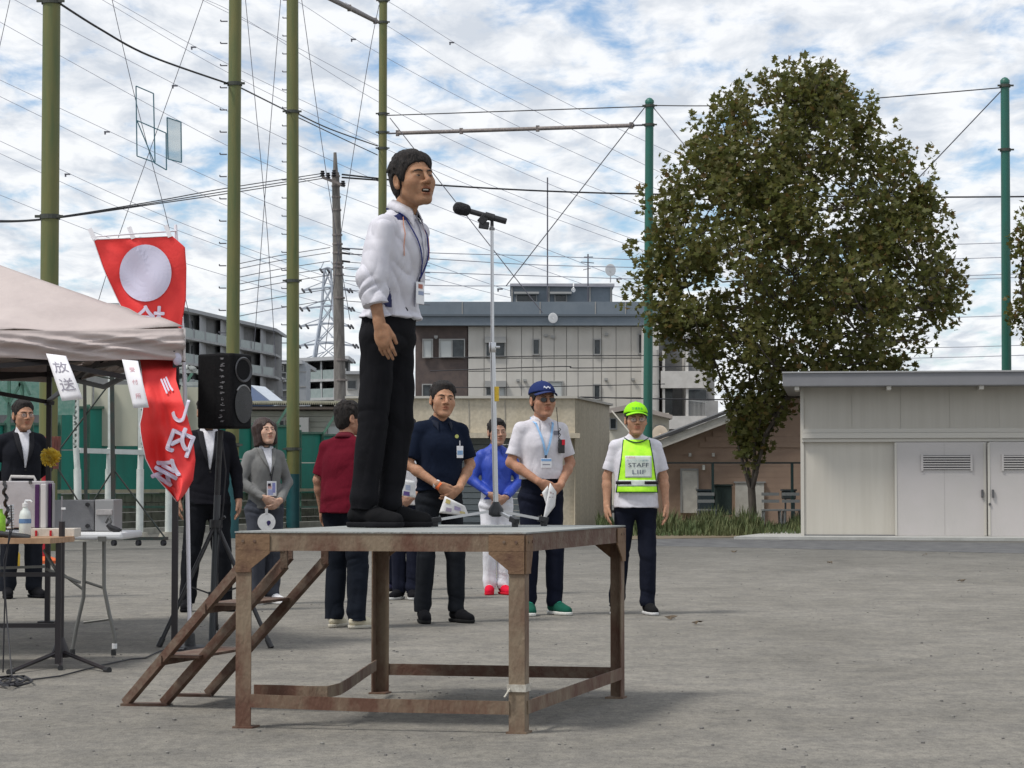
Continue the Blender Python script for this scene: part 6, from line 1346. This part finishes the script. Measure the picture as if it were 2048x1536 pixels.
# ================================================================== LEFT FOREGROUND
# ------------------------------------------------------------------ pop-up tent
C0 = Vector((W(362, 1298, 14.1).x, 14.1, 0)); dS = Vector((-.43, .903, 0)); dF = Vector((-.903, -.43, 0)); TW = 3.2
canvas = mat('beige_canvas', (.50, .43, .405), .8, (.45, .385, .365), 2.5, .35, 25); tleg = mat('black_tent_pole', (.016, .012, .014), .45)
tent = thing('pop_up_tent', 'beige pop-up canopy tent on black poles at the left edge', 'tent', C0+dF*1.6+dS*1.6)
cs = [C0, C0+dF*TW, C0+dF*TW+dS*TW, C0+dS*TW]; EZ = zt(657, 14.1); VZ = zt(722, 14.1); pk = C0+dF*1.6+dS*1.6; pk = Vector((pk.x, pk.y, zt(451, pk.y)+.05))
for i in range(4):
    a, c = cs[i], cs[(i+1) % 4]; b = MB()
    def rf_(u, v, a=a, c=c, i=i):
        p = a.lerp(c, u); e_ = Vector((p.x, p.y, EZ-.05*sin(pi*u))); q = e_.lerp(pk, v); sg = .06*sin(pi*v)*(1-abs(2*u-1)*.6); wv = (vnoise(np.array([[u*9+i*5, v*16+u*5, 3.]]))[0]-.5)*.07*max(0, (.30-v)/.30); q.z -= sg*(.5+sin(pi*u)); q.z += wv; return q
    b.grid(rf_, 40, 30); b.build('roof_panel', canvas, tent, True, thick=.004)
    b = MB()
    nrm = ((a+c)/2-Vector((pk.x, pk.y, 0))).normalized()
    def vf_(u, v, a=a, c=c, nrm=nrm, i=i):
        p = a.lerp(c, u); z_ = (EZ-.05*sin(pi*u))*(1-v)+(VZ-.015*sin(pi*u)+.006*sin(u*23))*v
        q = np.array([[u*5.0+v*1.1+i, v*2.6+u*7.0, 1.]]); q2 = np.array([[u*11+i, v*6-u*9, 2.]]); w_ = (ridged(q)[0]-.5)*.080*sin(pi*min(1, v*.9+.05))+(ridged(q2)[0]-.5)*.035*sin(pi*v)
        return Vector((p.x, p.y, z_))+nrm*(w_*min(1, v*4)+.012*min(1, v*3))
    b.grid(vf_, 90, 26); b.build('valance', canvas, tent, True, thick=.003)
    b = MB(); b.bar(Z(a, VZ+.05)-nrm*.04, Z(c, VZ+.05)-nrm*.04, .03, .03); m_ = a.lerp(c, .5)
    b.bar(Z(a, VZ+.06)-nrm*.05, Z(m_, VZ-.10)-nrm*.05, .02, .03); b.bar(Z(m_, VZ-.10)-nrm*.05, Z(c, VZ+.06)-nrm*.05, .02, .03); b.bar(Z(a, VZ-.16)-nrm*.05, Z(m_, VZ+.10)-nrm*.05, .02, .03); b.bar(Z(m_, VZ+.10)-nrm*.05, Z(c, VZ-.16)-nrm*.05, .02, .03); b.build('scissor_truss', tleg, tent)
    inw = (Vector((pk.x, pk.y, 0))-a).normalized()*.045; b = MB(); b.bar(Z(a+inw, 0), Z(a+inw, EZ-.03), .036, .036, (0, 1, 0)); b.build('leg', tleg, tent)
    b = MB(); b.box(Z(a+inw, .006), (.12, .12, .012)); b.build('foot_plate', tleg, tent)
b = MB(); c = Z(C0, VZ+.01)+Vector((-.03, -.03, 0)); b.ell(c, (.028, .02, .04)); b.build('corner_knot', solid((.6, .58, .68)), tent, True)
# white edge tape at the corner
b = MB(); b.bar(Z(C0, EZ+.0)+Vector((.012, -.012, 0)), Z(C0, VZ)+Vector((.012, -.012, 0)), .012, .012, (0, 1, 0)); b.build('edge_tape', solid((.66, .62, .6)), tent)
signp = mat('sign_paper', (.80, .79, .82), .6)
def tsign(poly, d, label, txt, col, k, name='paper_sign'):
    P = [W(x, y, d+dd) for (x, y), dd in zip(poly, (0, 0, -.10, -.10))]; t = thing(name, label, 'sign', P[0].lerp(P[1], .5)); b = MB(); n_ = (P[1]-P[0]).cross(P[3]-P[0]).normalized()
    if n_.y > 0: n_ = -n_
    def fn(u, v): p = P[0].lerp(P[1], u).lerp(P[3].lerp(P[2], u), v); return p+n_*(.03*sin(pi*v)*(.4+u))
    b.grid(fn, 6, 10); b.build('sheet', signp, t, True, thick=.0015)
    r_ = (P[1]-P[0]).normalized(); 
    for i, ch in enumerate(txt):
        v, f, (tw, th) = text_mesh(ch); vv = (i+.8)/(len(txt)+.6); g_ = MB(); ws_ = k/max(tw, th)
        wdt = (P[1]-P[0]).length; hgt = (P[3]-P[0]).length
        g_.add([fn(.5+x*ws_/wdt, vv-y*ws_/hgt)+n_*.004 for x, y in v], f); g_.build('character', col, t)
ink = solid((.32, .30, .36)); rink = solid((.62, .30, .34))
tsign([(92, 707), (132, 712), (166, 798), (124, 802)], 13.62, 'white paper sign with two grey handwritten characters hung from the tent', '放送', ink, .085)
tsign([(244, 719), (276, 722), (298, 815), (267, 816)], 13.82, 'narrow white paper sign with faint red characters hung near the tent corner', '受付所', rink, .034)
# ------------------------------------------------------------------ red banner on white pole
FD = 14.3; flag = thing('banner', 'red banner with a white disc and white characters blowing on a white pole', 'banner', Z(W(378, 1262, FD), 0))
wpm = mat('white_pole', (.72, .70, .74), .35)
pb0 = Z(W(380, 1292, FD), 0)
b = MB(); b.tube([pb0, W(375, 1000, 14.4), W(367, 690, 14.56), W(353, 478, 14.68), W(351, 450, 14.7)], [.013, .013, .012, .011, .010], 12); b.build('pole', wpm, flag, True)
b = MB(); b.tube([W(182, 474, 14.5), W(262, 468, 14.45), W(352, 462, 14.68)], .005, 8); b.build('top_rod', wpm, flag, True)
b = MB(); b.lathe(pb0, [(.02, .10), (.03, .09), (.035, .02), (.14, .015), (.15, 0)][::-1], 20); b.build('base_weight', black, flag)
Rt = [(478, 343), (500, 370), (540, 373), (600, 372), (665, 361), (720, 353), (760, 352), (820, 371), (870, 385), (920, 391), (960, 386), (985, 372), (1003, 357)]
Lf = [(480, 187), (540, 208), (600, 236), (640, 258), (680, 268), (725, 281), (780, 287), (820, 286), (850, 279), (880, 284), (920, 292), (955, 312), (982, 338), (1004, 354)]
ip = lambda T, y: float(np.interp(y, [a for a, _ in T], [b for _, b in T]))
def flagp(u, v, off=0.0):                         # u across from the free edge to the pole, v down
    y = 479+(1003-479)*v; xl, xr = ip(Lf, y), ip(Rt, y); yy = y-6*(1-v)**4*u*3*.4+(8*(1-u))*v*(1-v)
    bl = .12*sin(u*5.2+v*7.5)*(.35+v)+.055*sin(u*12-v*17)*(1-abs(2*u-1))+.022*sin(v*31+u*9)+.05*(ridged(np.array([[u*3+v*2, v*6-u*3, 2.]]))[0]-.5)
    return W(xl+(xr-xl)*u, yy, float(np.interp(v, [0, .38, .50, .62, 1], [14.5, 14.55, 14.05, 13.9, 13.9]))+bl*float(np.interp(v, [0, .35, .55, 1], [.5, .2, .25, 1]))*(1-.6*u)+off)
redc = mat('red_banner_cloth', (.84, .05, .045), .7, (.76, .035, .035), 3, .2, 60)
b = MB(); b.grid(flagp, 44, 120); b.build('cloth', redc, flag, True, thick=.002)
b = MB(); b.tube([flagp(u/40, .0)-Vector((0, .004, 0)) for u in range(41)], .004, 6); b.tube([flagp(0, v/30)-Vector((0, .004, 0)) for v in range(31)], .0025, 6); b.build('white_hem', signp, flag, True)
for u, sx in ((.02, -10), (.5, -8), (.96, -8)):
    p = flagp(u, 0.004); b = MB(); b.bar(p-Vector((0, .008, 0)), p+Vector((sx*.0035, -.008, .075)), .028, .004, (0, -1, 0)); b.build('loop', signp, flag)
def inv(px_, py_):
    v = (py_-479)/(1003-479); 
    for _ in range(4):
        y = 479+524*v; xl, xr = ip(Lf, y), ip(Rt, y); u = (px_-xl)/max(1, xr-xl); v = (py_-(-6*(1-v)**4*u*3*.4+(8*(1-u))*v*(1-v))-479)/524
    return u, v
def on_flag(pts, f, name, m, off=-.012): b = MB(); b.add([flagp(*inv(x, y), off) for x, y in pts], f); return b.build(name, m, flag)
N_ = 40; pts = [(291, 546)]; fs = []
for r_ in range(1, 7):
    for k in range(N_): a = 2*pi*k/N_; pts.append((291+52*r_/6*cos(a), 546+57*r_/6*sin(a)))
fs += [(0, 1+k, 1+(k+1) % N_) for k in range(N_)]
for r_ in range(5): fs += [(1+r_*N_+k, 1+(r_+1)*N_+k, 1+(r_+1)*N_+(k+1) % N_, 1+r_*N_+(k+1) % N_) for k in range(N_)]
on_flag(pts, fs, 'white_disc', mat('banner_white', (.62, .60, .74), .7))
bw = mat('banner_lettering', (.68, .64, .76), .7)
def fchar(ch, cx, cy, w, h_, rot=0.0, mirror=True, bold=1.2):
    v, f, (tw, th) = text_mesh(ch)
    for k, (ox, oy) in enumerate(((0, 0), (bold, 0), (-bold, 0), (0, bold), (0, -bold), (bold*.7, bold*.7), (-bold*.7, -bold*.7), (bold*.7, -bold*.7), (-bold*.7, bold*.7))):
        P = []
        for x, y in v:
            X = x*w/tw*(-1 if mirror else 1); Y = -y*h_/th; P.append((cx+X*cos(rot)-Y*sin(rot)+ox, cy+X*sin(rot)+Y*cos(rot)+oy))
        on_flag(P, f, 'character', bw, -.014-.0006*k)
fchar('桧', 300, 640, 58, 56, .05); fchar('し', 360, 820, 26, 46, .30, bold=1.6); fchar('内', 362, 882, 46, 52, .35, bold=2.2); fchar('会', 334, 942, 52, 50, .50, bold=2.2); fchar('川', 334, 770, 14, 30, -.4)
# ------------------------------------------------------------------ loudspeaker on tripod
LD = 14.6; sp = thing('loudspeaker', 'black plastic loudspeaker with horn on a tall tripod', 'loudspeaker', W(440, 858, LD)); ctr = W(444, 783, LD)
Ry = Matrix.Rotation(radians(66), 3, 'Z'); bd = mat('speaker_cabinet', (.006, .006, .007), .85, (.010, .010, .011), 60, .15, 160, spec=.15)
hw, hd_, hh_ = .125, .135, .236
# tapered cabinet: wide front (local -Y), narrower back
poly = [(-hw, -hd_), (-hw+.02, -hd_-.02), (hw-.02, -hd_-.02), (hw, -hd_), (hw, -.02), (hw*.62, hd_), (-hw*.62, hd_), (-hw, -.02)]
b = MB(); b.prism([ctr+Ry @ Vector((x, y, -hh_)) for x, y in poly], (0, 0, 2*hh_)); b.build('cabinet', bd, sp, bevel=.018)
def sl_(x, y, z): return ctr+Ry @ Vector((x, y, z))
b = MB()
ring = lambda r0, r1, y: [(r0*cos(a), y, .135+r1*sin(a)) for a in np.linspace(0, 2*pi, 25)[:-1]]
lv3 = [ring(.105, .082, -hd_-.024), ring(.098, .076, -hd_-.030), ring(.085, .066, -hd_-.022), ring(.035, .03, -hd_+.04)]
for R_ in lv3: b.v += [tuple(sl_(*p)) for p in R_]
for i in range(3):
    for k in range(24): b.f.append((i*24+k, i*24+(k+1) % 24, (i+1)*24+(k+1) % 24, (i+1)*24+k))
b.f.append(tuple(range(72, 96))); b.build('horn', mat('horn_grey', (.05, .05, .055), .35), sp, True)
b = MB(); b.v = [tuple(sl_(.108*cos(a), -hd_-.026, -.085+.118*sin(a))) for a in np.linspace(0, 2*pi, 33)[:-1]]+[tuple(sl_(0, -hd_-.034, -.085))]; b.f = [(k, (k+1) % 32, 32) for k in range(32)]; b.build('grille', mat('speaker_grille', (.02, .02, .021), .5, (.04, .04, .042), 200, .9, 240), sp, True)
b = MB(); b.tube([sl_(.112*cos(a), -hd_-.024, -.085+.122*sin(a)) for a in np.linspace(.25*pi, .75*pi, 12)], .005, 6); b.build('grille_rim', solid((.3, .3, .3)), sp, True)
b = MB(); b.bar(sl_(-.05, 0, hh_+.0), sl_(.05, 0, hh_), .03, .02); b.build('handle', bd, sp, bevel=.004)
# pale stencilled marks down its side
lx = -hw-.0015
for k, hk in enumerate((.050, .020, .020, .026, .012, .024, .022, .022, .02, .016, .016, .015)):
    z_ = .20-k*.036; rr_ = random.Random(k); g_ = MB()
    for j in range(4): g_.box(sl_(lx, -.075+rr_.uniform(-.012, .012), z_+rr_.uniform(-.010, .010)), (.002, rr_.uniform(.004, .022), rr_.uniform(.003, .008)), Ry)
    g_.build('stencilled_mark', solid((.17, .17, .18)), sp)
st = thing('speaker_tripod', 'black tripod stand carrying the loudspeaker', 'speaker stand', Z(W(430, 1270, LD), 0))
b = MB(); b.tube([W(441, 862, LD), W(436, 950, LD), W(434, 1000, LD)], .0185, 14); b.build('inner_pole', black, st, True)
b = MB(); b.tube([W(435, 990, LD), Z(W(424, 1270, LD), .02)], .022, 14); b.build('outer_pole', mat('dark_tube', (.06, .065, .07), .4, metal=.4), st, True)
hub_ = W(432, 1046, LD); b = MB(); b.tube([hub_-up*.03, hub_+up*.02], .04, 14); b.tube([hub_, hub_+Vector((.06, -.02, .04))], .01, 8); b.build('hub', black, st, True)
low_ = W(427, 1190, LD); b = MB(); b.tube([low_-up*.02, low_+up*.02], .034, 14); b.build('lower_collar', black, st, True)
for px_, py_ in ((320, 1288), (540, 1290), (432, 1255)):
    e = G(px_, py_, .02); b = MB(); b.tube([hub_, e], .014, 10); b.build('leg', black, st, True); b = MB(); m_ = hub_.lerp(e, .52); b.bar(low_, m_, .018, .008); b.build('brace', black, st)
    d = (e-hub_).normalized(); b = MB(); b.tube([e-d*.04, e+d*.02], .019, 10); b.build('rubber_foot', black, st, True)
b = MB(); b.tube([W(443, 870, LD-.1), W(452, 940, LD-.1), W(447, 1010, LD-.08), W(436, 1110, LD-.05), Z(W(430, 1240, LD-.1), .01), G(380, 1296, .008), G(320, 1302, .008), G(290, 1316, .008), G(262, 1318, .008), G(205, 1330, .008), G(120, 1352, .008), G(-60, 1375, .008)], .0045, 6); tag(b.build('speaker_cable', cable, None, True), 'black cable from the loudspeaker across the ground to the table', 'cable')
# ------------------------------------------------------------------ tables
wood = mat('table_wood', (.42, .26, .15), .5, (.30, .17, .09), 5, .15, 40, stretch=(1, 7, 1)); greyleg = mat('grey_tube', (.16, .16, .15), .4, metal=.4)
TD = 12.7; tz_ = zt(1075, TD); tt = thing('wooden_table', 'brown folding table with black legs carrying the cases and bottle', 'table', Z(W(20, 1080, TD), 0))
a = W(150, 1075, TD+.25); b = MB(); b.prism([Z(W(148, 1070, TD+.30), tz_-.03), Z(W(150, 1070, TD+.75), tz_-.03), Z(W(-280, 1070, TD+.30), tz_-.03), Z(W(-300, 1070, TD-.30), tz_-.03), Z(W(100, 1070, TD-.15), tz_-.03)], (0, 0, .03)); b.build('table_top', wood, tt)
for x in (118, -120):
    for q in (0, .5): c = W(x, 1070, TD+q); b = MB(); b.bar(Z(c, .03), Z(c, tz_-.03), .03, .03, (0, 1, 0)); b.build('leg', tleg, tt)
for y_ in (1149, 1251): b = MB(); b.bar(W(-120, y_, TD+.02), W(118, y_, TD+.02), .022, .024); b.build('crossbar', tleg, tt)
b = MB(); b.bar(W(0, 1136, TD+.3), W(90, 1133, TD+.3), .015); b.bar(W(88, 1100, TD+.3), W(118, 1150, TD+.2), .014); b.bar(W(92, 1138, TD+.2), W(160, 1165, TD+.5), .014); b.build('brace', greyleg, tt)
WD = 13.75; wz = zt(1064, WD); t2 = thing('white_table', 'white plastic folding table with bent grey legs under the amplifier box', 'table', Z(W(200, 1080, WD), 0))
b = MB(); a, c = W(247, 1070, WD-.05), W(-150, 1070, WD+.75); b.bb(c.x, a.x, WD-.1, WD+.65, wz-.045, wz); b.build('table_top', mat('white_plastic', (.72, .73, .74), .4, (.66, .67, .68), 4), t2, bevel=.015)
for P in ([(169, 1084), (169, 1130), (167, 1195), (152, 1260), (145, 1300), (145, 1326)], [(208, 1078), (208, 1175), (219, 1230), (229, 1270), (230, 1295), (227, 1314)]):
    Q_ = [W(x, y, WD+(.45 if P[0][0] < 200 else -.04)*(0 if P[0][0] < 200 else 1)) for x, y in P]; Q_[-1].z = .0; b = MB(); b.tube(Q_, .0115, 10); l_ = b.build('leg', greyleg, t2, True)
    b = MB(); e = Q_[-1]; b.tube([Z(e, .0), Z(e, .035)], .016, 10); b.build('foot_cap', black, l_)
    if P[0][0] > 200: b = MB(); e = W(229, 1292, WD-.04); b.tube([e-up*.015, e+up*.015], .0155, 12); b.build('white_band', solid((.75, .75, .75)), l_, True)
for a_, c_ in (((167, 1245), (220, 1238)), ((172, 1164), (208, 1176)), ((128, 1150), (168, 1180))): b = MB(); b.tube([W(*a_, WD), W(*c_, WD)], .008, 8); b.build('crossbar', greyleg, t2, True)
b = MB(); b.bar(W(196, 1078, WD-.11), W(212, 1078, WD-.11), .02, .03); b.build('leg_bracket', greyleg, t2)
# things on the tables
def tb(t, name, x0, y0, x1, y1, d0, dep, m, bev=.004, parent=None): a, c = W(x0, y1, d0), W(x1, y0, d0); b = MB(); b.bb(a.x, c.x, d0, d0+dep, a.z, c.z); return b.build(name, m, parent or t, bevel=bev)
am = mat('amp_grey', (.19, .19, .195), .55, (.15, .15, .155), 5, .2, 120); am2 = mat('amp_light', (.30, .30, .30), .5)
t = thing('amplifier', 'grey metal amplifier box with black knobs standing on the white table', 'amplifier', W(168, 1062, WD+.1)); tb(t, 'case', 108, 1000, 189, 1062, WD+.1, .3, am, .006); tb(t, 'side_panel', 189.5, 999, 228, 1063, WD+.08, .3, am2, .006); tb(t, 'handle_recess', 192, 1019, 224, 1030, WD+.06, .03, solid((.42, .40, .39)), .004)
for x, y in ((176, 1009), (176, 1052)): c = W(x, y, WD+.1); b = MB(); b.tube([c-Vector((0, .03, 0)), c], .012, 12); b.build('knob', black, t)
b = MB(); b.tube([W(212, 1046, WD+.03), W(218, 1034, WD+.02), W(222, 1044, WD), W(218, 1052, WD)], .008, 8); b.build('latch', solid((.1, .1, .1)), t, True)
t = thing('wired_handset', 'black handset lying on the end of the white table', 'handset', W(232, 1062, WD-.02)); b = MB(); b.tube([W(215, 1049, WD-.05), W(222, 1056, WD-.05), W(231, 1059, WD-.05), W(240, 1060.5, WD-.05)], [.014, .019, .019, .012], 12); b.build('grip', black, t, True); b = MB(); b.tube([W(238, 1058, WD-.05), W(238, 1063, WD-.05)], .016, 10); b.build('mouthpiece', black, t)
t = thing('metal_case', 'silver case with purple stripes and top handle on the wooden table', 'case', W(50, 1055, TD+.4)); sv = mat('silver_case', (.42, .40, .41), .45, (.36, .34, .35), 6, .1, 80); pu = solid((.07, .025, .09)); CD = TD+.42
tb(t, 'case_body', -60, 962, 93, 1056, CD, .22, sv, .006); tb(t, 'edge_strip', 81, 968, 92, 1056, CD-.008, .02, mat('light_strip', (.55, .53, .52), .4)); tb(t, 'purple_stripe', 69, 969, 79, 1056, CD-.006, .01, pu); tb(t, 'purple_stripe', 95, 967, 103, 1056, CD+.05, .05, pu); tb(t, 'edge_strip', 103.5, 966, 107, 1056, CD+.04, .05, am2)
b = MB(); b.tube([W(20, 962, CD+.1), W(22, 953, CD+.1), W(68, 954, CD+.1), W(71, 962, CD+.1)], .009, 8); b.build('handle', solid((.5, .48, .46)), t, True)
for x in (8, 60): tb(t, 'catch', x-3, 962, x+3, 967, CD-.01, .012, solid((.1, .1, .1)), .001)
t = thing('sanitizer_bottle', 'clear pump bottle with white cap and blue label on the wooden table', 'bottle', W(50, 1066, TD+.15)); c = Z(W(50, 1066, TD+.15), tz_); k = (TD+.15)/FPX
b = MB(); b.lathe(c, [(11*k, 0), (12*k, 2*k), (12*k, 42*k), (10*k, 50*k), (5*k, 56*k), (5*k, 60*k)], 18); b.build('bottle_body', mat('translucent_bottle', (.62, .66, .62), .3, (.55, .6, .6), 10), t, True); b = MB(); b.lathe(c+up*27*k, [(12.3*k, 0), (12.3*k, 9*k)], 18); b.build('label', solid((.12, .22, .40)), t, True)
b = MB(); b.lathe(c+up*60*k, [(6*k, 0), (6*k, 7*k), (2*k, 8*k), (2*k, 12*k)], 14); b.tube([c+up*72*k, c+up*72*k+Vector((10*k, 0, 0)), c+up*69*k+Vector((13*k, 0, 0))], 2.2*k, 8); b.build('pump', solid((.72, .72, .72)), t, True)
t = thing('green_bottle', 'lime green packaged bottle cut by the left picture edge', 'bottle', W(2, 1066, TD+.1)); c = Z(W(0, 1066, TD+.1), tz_); b = MB(); b.lathe(c, [(10*k, 0), (11*k, 3*k), (11*k, 40*k), (5*k, 48*k), (5*k, 56*k)], 16); b.build('bottle_body', solid((.25, .50, .05)), t, True); b = MB(); b.lathe(c+up*56*k, [(6*k, 0), (6*k, 8*k)], 12); b.build('cap', solid((.7, .7, .7)), t, True)
t = thing('coiled_lead', 'coiled black and white lead standing beside the pump bottle', 'lead', W(24, 1060, TD+.2)); b = MB(); b.tube([W(8+3*sin(k_*1.3)+k_*.5, 968+k_*4.6, TD+.2+.03*cos(k_*1.3)) for k_ in range(19)], .010, 7); b.build('black_lead', black, t, True)
for k_ in range(9): c = W(22+(k_ % 2), 1012+k_*5.4, TD+.22); b = MB(); b.tube([c-Vector((.018+.002*(k_ % 3), 0, .002)), c+Vector((.016, 0, .002))], .006, 8); b.build('white_turn', solid((.7, .72, .75)), t, True)
t = thing('handheld_microphone', 'black handheld microphone lying on the wooden table', 'microphone', W(30, 1074, TD)); b = MB(); b.tube([W(-20, 1066, TD-.1), W(8, 1069, TD-.1), W(50, 1075, TD-.1), W(60, 1076, TD-.1)], [.026, .017, .021, .018], 14); b.build('handle', black, t, True); b = MB(); b.ell(W(-26, 1065, TD-.1), (.034, .03, .03)); b.build('grille', foam, t, True)
t = thing('gift_box', 'flat cream box with red ribbons on the wooden table', 'box', W(105, 1070, TD+.35)); tb(t, 'box_body', 60, 1057, 149, 1074, TD+.34, .2, solid((.62, .57, .50)), .003)
for x in (72, 101): tb(t, 'ribbon', x-2.2, 1061, x+2.2, 1075, TD+.334, .005, solid((.5, .02, .03)), .001)
# stand in front of the table
SD_ = 12.9; t = thing('black_stand', 'black telescopic stand with splayed tripod feet in front of the wooden table', 'stand', Z(W(121, 1330, SD_), 0)); bs = Z(W(121, 1330, SD_), 0)
b = MB(); b.tube([bs+up*.06, W(124, 1043, SD_)], .0175, 14); b.build('lower_tube', tleg, t, True); b = MB(); b.tube([W(124, 1050, SD_), W(124, 992, SD_)], .005, 10); b.build('upper_rod', mat('grey_rod', (.25, .24, .25), .4, metal=.6), t, True); b = MB(); b.box(W(127, 1017, SD_), (.022, .02, .012)); b.build('white_tag', solid((.75, .75, .75)), t)
b = MB(); b.lathe(bs+up*.05, [(.05, 0), (.055, .02), (.024, .10), (.02, .11)], 14); b.build('tripod_hub', tleg, t, True)
for px_, py_ in ((20, 1344), (216, 1340), (121, 1336)): e = G(px_, py_, .012); b = MB(); b.tube([bs+up*.085, e], .0115, 10); b.build('leg', tleg, t, True); d = (e-bs).normalized(); b = MB(); b.tube([e-d*.03, e+d*.015], .016, 10); b.build('rubber_foot', black, t, True)
for k_, pts in enumerate(([(22, 1010), (24, 1060), (8, 1120), (10, 1180), (6, 1260)], [(20, 1060), (8, 1150), (14, 1240), (24, 1340)])):
    b = MB(); b.tube([W(x, y, TD-.35) for x, y in pts[:-1]]+[G(pts[-1][0], 1345+k_*10, .01)], .004, 6); tag(b.build('hanging_cable', cable, None, True), ('thin black cable hanging off the table edge at far left', 'looped black cable beside the first one under the table')[k_], 'cable')
b = MB(); rr = random.Random(9); b.tube([G(-10+30*sin(k_*.9)+k_*2.0, 1362+8*cos(k_*.9)+rr.uniform(-3, 3), .012+.006*(k_ % 3)) for k_ in range(26)], .006, 6); tag(b.build('cable_heap', cable, None, True), 'heap of black cable on the ground below the wooden table', 'cable')
# ------------------------------------------------------------------ torch stand, pompom, bottle on the ground
ED = 19.0; t = thing('torch_stand', 'reddish tapered slatted bowl on a red post with orange base under the tent', 'torch', Z(W(84, 1128, 29.5), 0)); ED = 29.5
c0_, c1_ = W(104, 905, ED), W(104, 873, ED)
for k_ in range(14):
    a = 2*pi*k_/14; b = MB(); b.bar(c0_+Vector((cos(a)*.075, sin(a)*.075, 0))-up*.35*.6, c1_+Vector((cos(a)*.11, sin(a)*.11, 0)), .038, .010, (cos(a), sin(a), 0)); b.build('slat', mat('brick_red_slat', (.19, .055, .04), .6, (.13, .04, .03), 12), t)
b = MB(); b.tube([Z(W(90, 1128, ED), .05), W(90, 930, ED)], .045, 10); b.build('red_post', solid((.35, .02, .03)), t, True); b = MB(); b.lathe(Z(W(90, 1128, ED), 0), [(.20, 0), (.20, .04), (.07, .09)], 16); b.build('base', solid((.65, .13, .04)), t)
pc_ = W(101, 914, 16.7); b = MB(); rr = random.Random(4); yl = mat('yellow_tinsel', (.80, .55, .04), .5, (.85, .7, .15), 25)
for k_ in range(420):
    v = Vector((rr.gauss(0, 1), rr.gauss(0, 1), rr.gauss(0, 1))).normalized(); p = pc_+v*rr.uniform(.02, .062); s_ = v.cross(Vector((rr.random(), rr.random(), rr.random()))).normalized(); q = p+v*.016+s_*.008; b.add([p-s_*.010, p+s_*.010, q+s_*.011, q-s_*.009], [(0, 1, 2, 3)])
tag(b.build('pompom', yl, None, False, thick=.001), 'crumpled yellow pompom tied to the thin black tent pole', 'pompom')
t = thing('yellow_bottle', 'small yellow drink bottle standing behind the table legs', 'bottle', Z(W(31, 1120, 28), 0)); b = MB(); cc_ = Z(W(31, 1124, 28), 0); b.lathe(cc_, [(.05, 0), (.055, .03), (.055, .16), (.025, .21), (.025, .24)], 14); b.build('bottle_body', solid((.65, .42, .04)), t, True); b = MB(); b.lathe(cc_+up*.24, [(.03, 0), (.03, .03)], 12); b.build('cap', solid((.7, .65, .6)), t)
# ------------------------------------------------------------------ things people hold
def held_fan(label, c, R, rad, name_lb, face=None, prints=()):
    t = thing('hand_fan', name_lb, 'fan', c); b = MB(); b.tube([c+R @ Vector((0, -.0015, 0)), c+R @ Vector((0, .0015, 0))], rad, 28); b.build('fan_disc', paper, t)
    for (x, z_, w_, h_, col_) in prints: b = MB(); q = c+R @ Vector((x, -.004, z_)); b.tube([q, q+R @ Vector((0, .001, 0))], w_, 10); b.build('print', solid(col_), t)
    b = MB(); b.bar(c+R @ Vector((0, 0, rad*.8)), c+R @ Vector((.0, 0, rad*1.5)), .022, .008, tuple(R @ Vector((0, 1, 0)))); b.build('handle', solid((.6, .6, .6)), t)
fd_ = wl(n6, (-.02, -.25, .80)); held_fan(n6, W(533, 1044, fd_.y-.03), Matrix.Rotation(.3, 3, 'Z'), .076, 'round white fan with a small blue mark held by the grey-blazer woman', prints=((.018, -.005, .018, .02, (.04, .03, .12)), (.016, -.02, .011, .0, (.04, .03, .12))))
def sheet_thing(name, lb, cat, poly, d, prints=(), m=None):
    P = [W(x, y, d+q) for (x, y), q in zip(poly, (0, .02, .05, .0))]; t = thing(name, lb, cat, sum(P, Vector())/4); b = MB(); fn = lambda u, v: P[0].lerp(P[1], u).lerp(P[3].lerp(P[2], u), v)+Vector((0, -.012*sin(pi*u), 0)); b.grid(fn, 6, 6); b.build('sheet', m or paper, t, True, thick=.002)
    for (u, v, w_, h_, col_) in prints:
        b = MB(); b.add([fn(u+i*w_, v+j*h_)+Vector((0, -.004, 0)) for i, j in ((0, 0), (1, 0), (1, 1), (0, 1))], [(0, 1, 2, 3)]); b.build('print', solid(col_), t)
y1_ = wl(n1, (0, -.22, .9)).y
sheet_thing('printed_fan', 'crumpled colourful printed fan held by the navy polo man', 'fan', [(890, 992), (930, 1012), (938, 1032), (878, 1026)], y1_-.02, ((.1, .1, .2, .25, (.6, .5, .2)), (.5, .35, .25, .3, (.45, .4, .6)), (.2, .6, .2, .25, (.4, .35, .45)), (.7, .65, .2, .2, (.7, .6, .3))))
y2_ = wl(n2, (0, -.22, .9)).y
sheet_thing('folded_papers', 'folded white papers held by the man with the navy cap', 'paper', [(1100, 965), (1113, 984), (1110, 1012), (1085, 1045)], y2_-.03, ((.2, .2, .5, .05, (.5, .4, .4)), (.2, .35, .5, .04, (.5, .45, .45))))
sheet_thing('folded_papers', 'second sheet behind the folded papers in the capped man\'s hands', 'paper', [(1084, 985), (1100, 966), (1104, 1010), (1096, 1020)], y2_-.01)
y9 = wl(n9, (0, -.22, .9)).y
sheet_thing('printed_fan', 'white fan with yellow and purple print held by the person in loose white shirt', 'fan', [(800, 958), (830, 962), (832, 996), (796, 990)], y9-.06, ((.0, .0, .3, .3, (.75, .5, .05)), (.1, .25, .15, .25, (.6, .12, .05)), (.4, .3, .3, .3, (.45, .5, .65)), (.3, .7, .35, .25, (.15, .1, .3))))
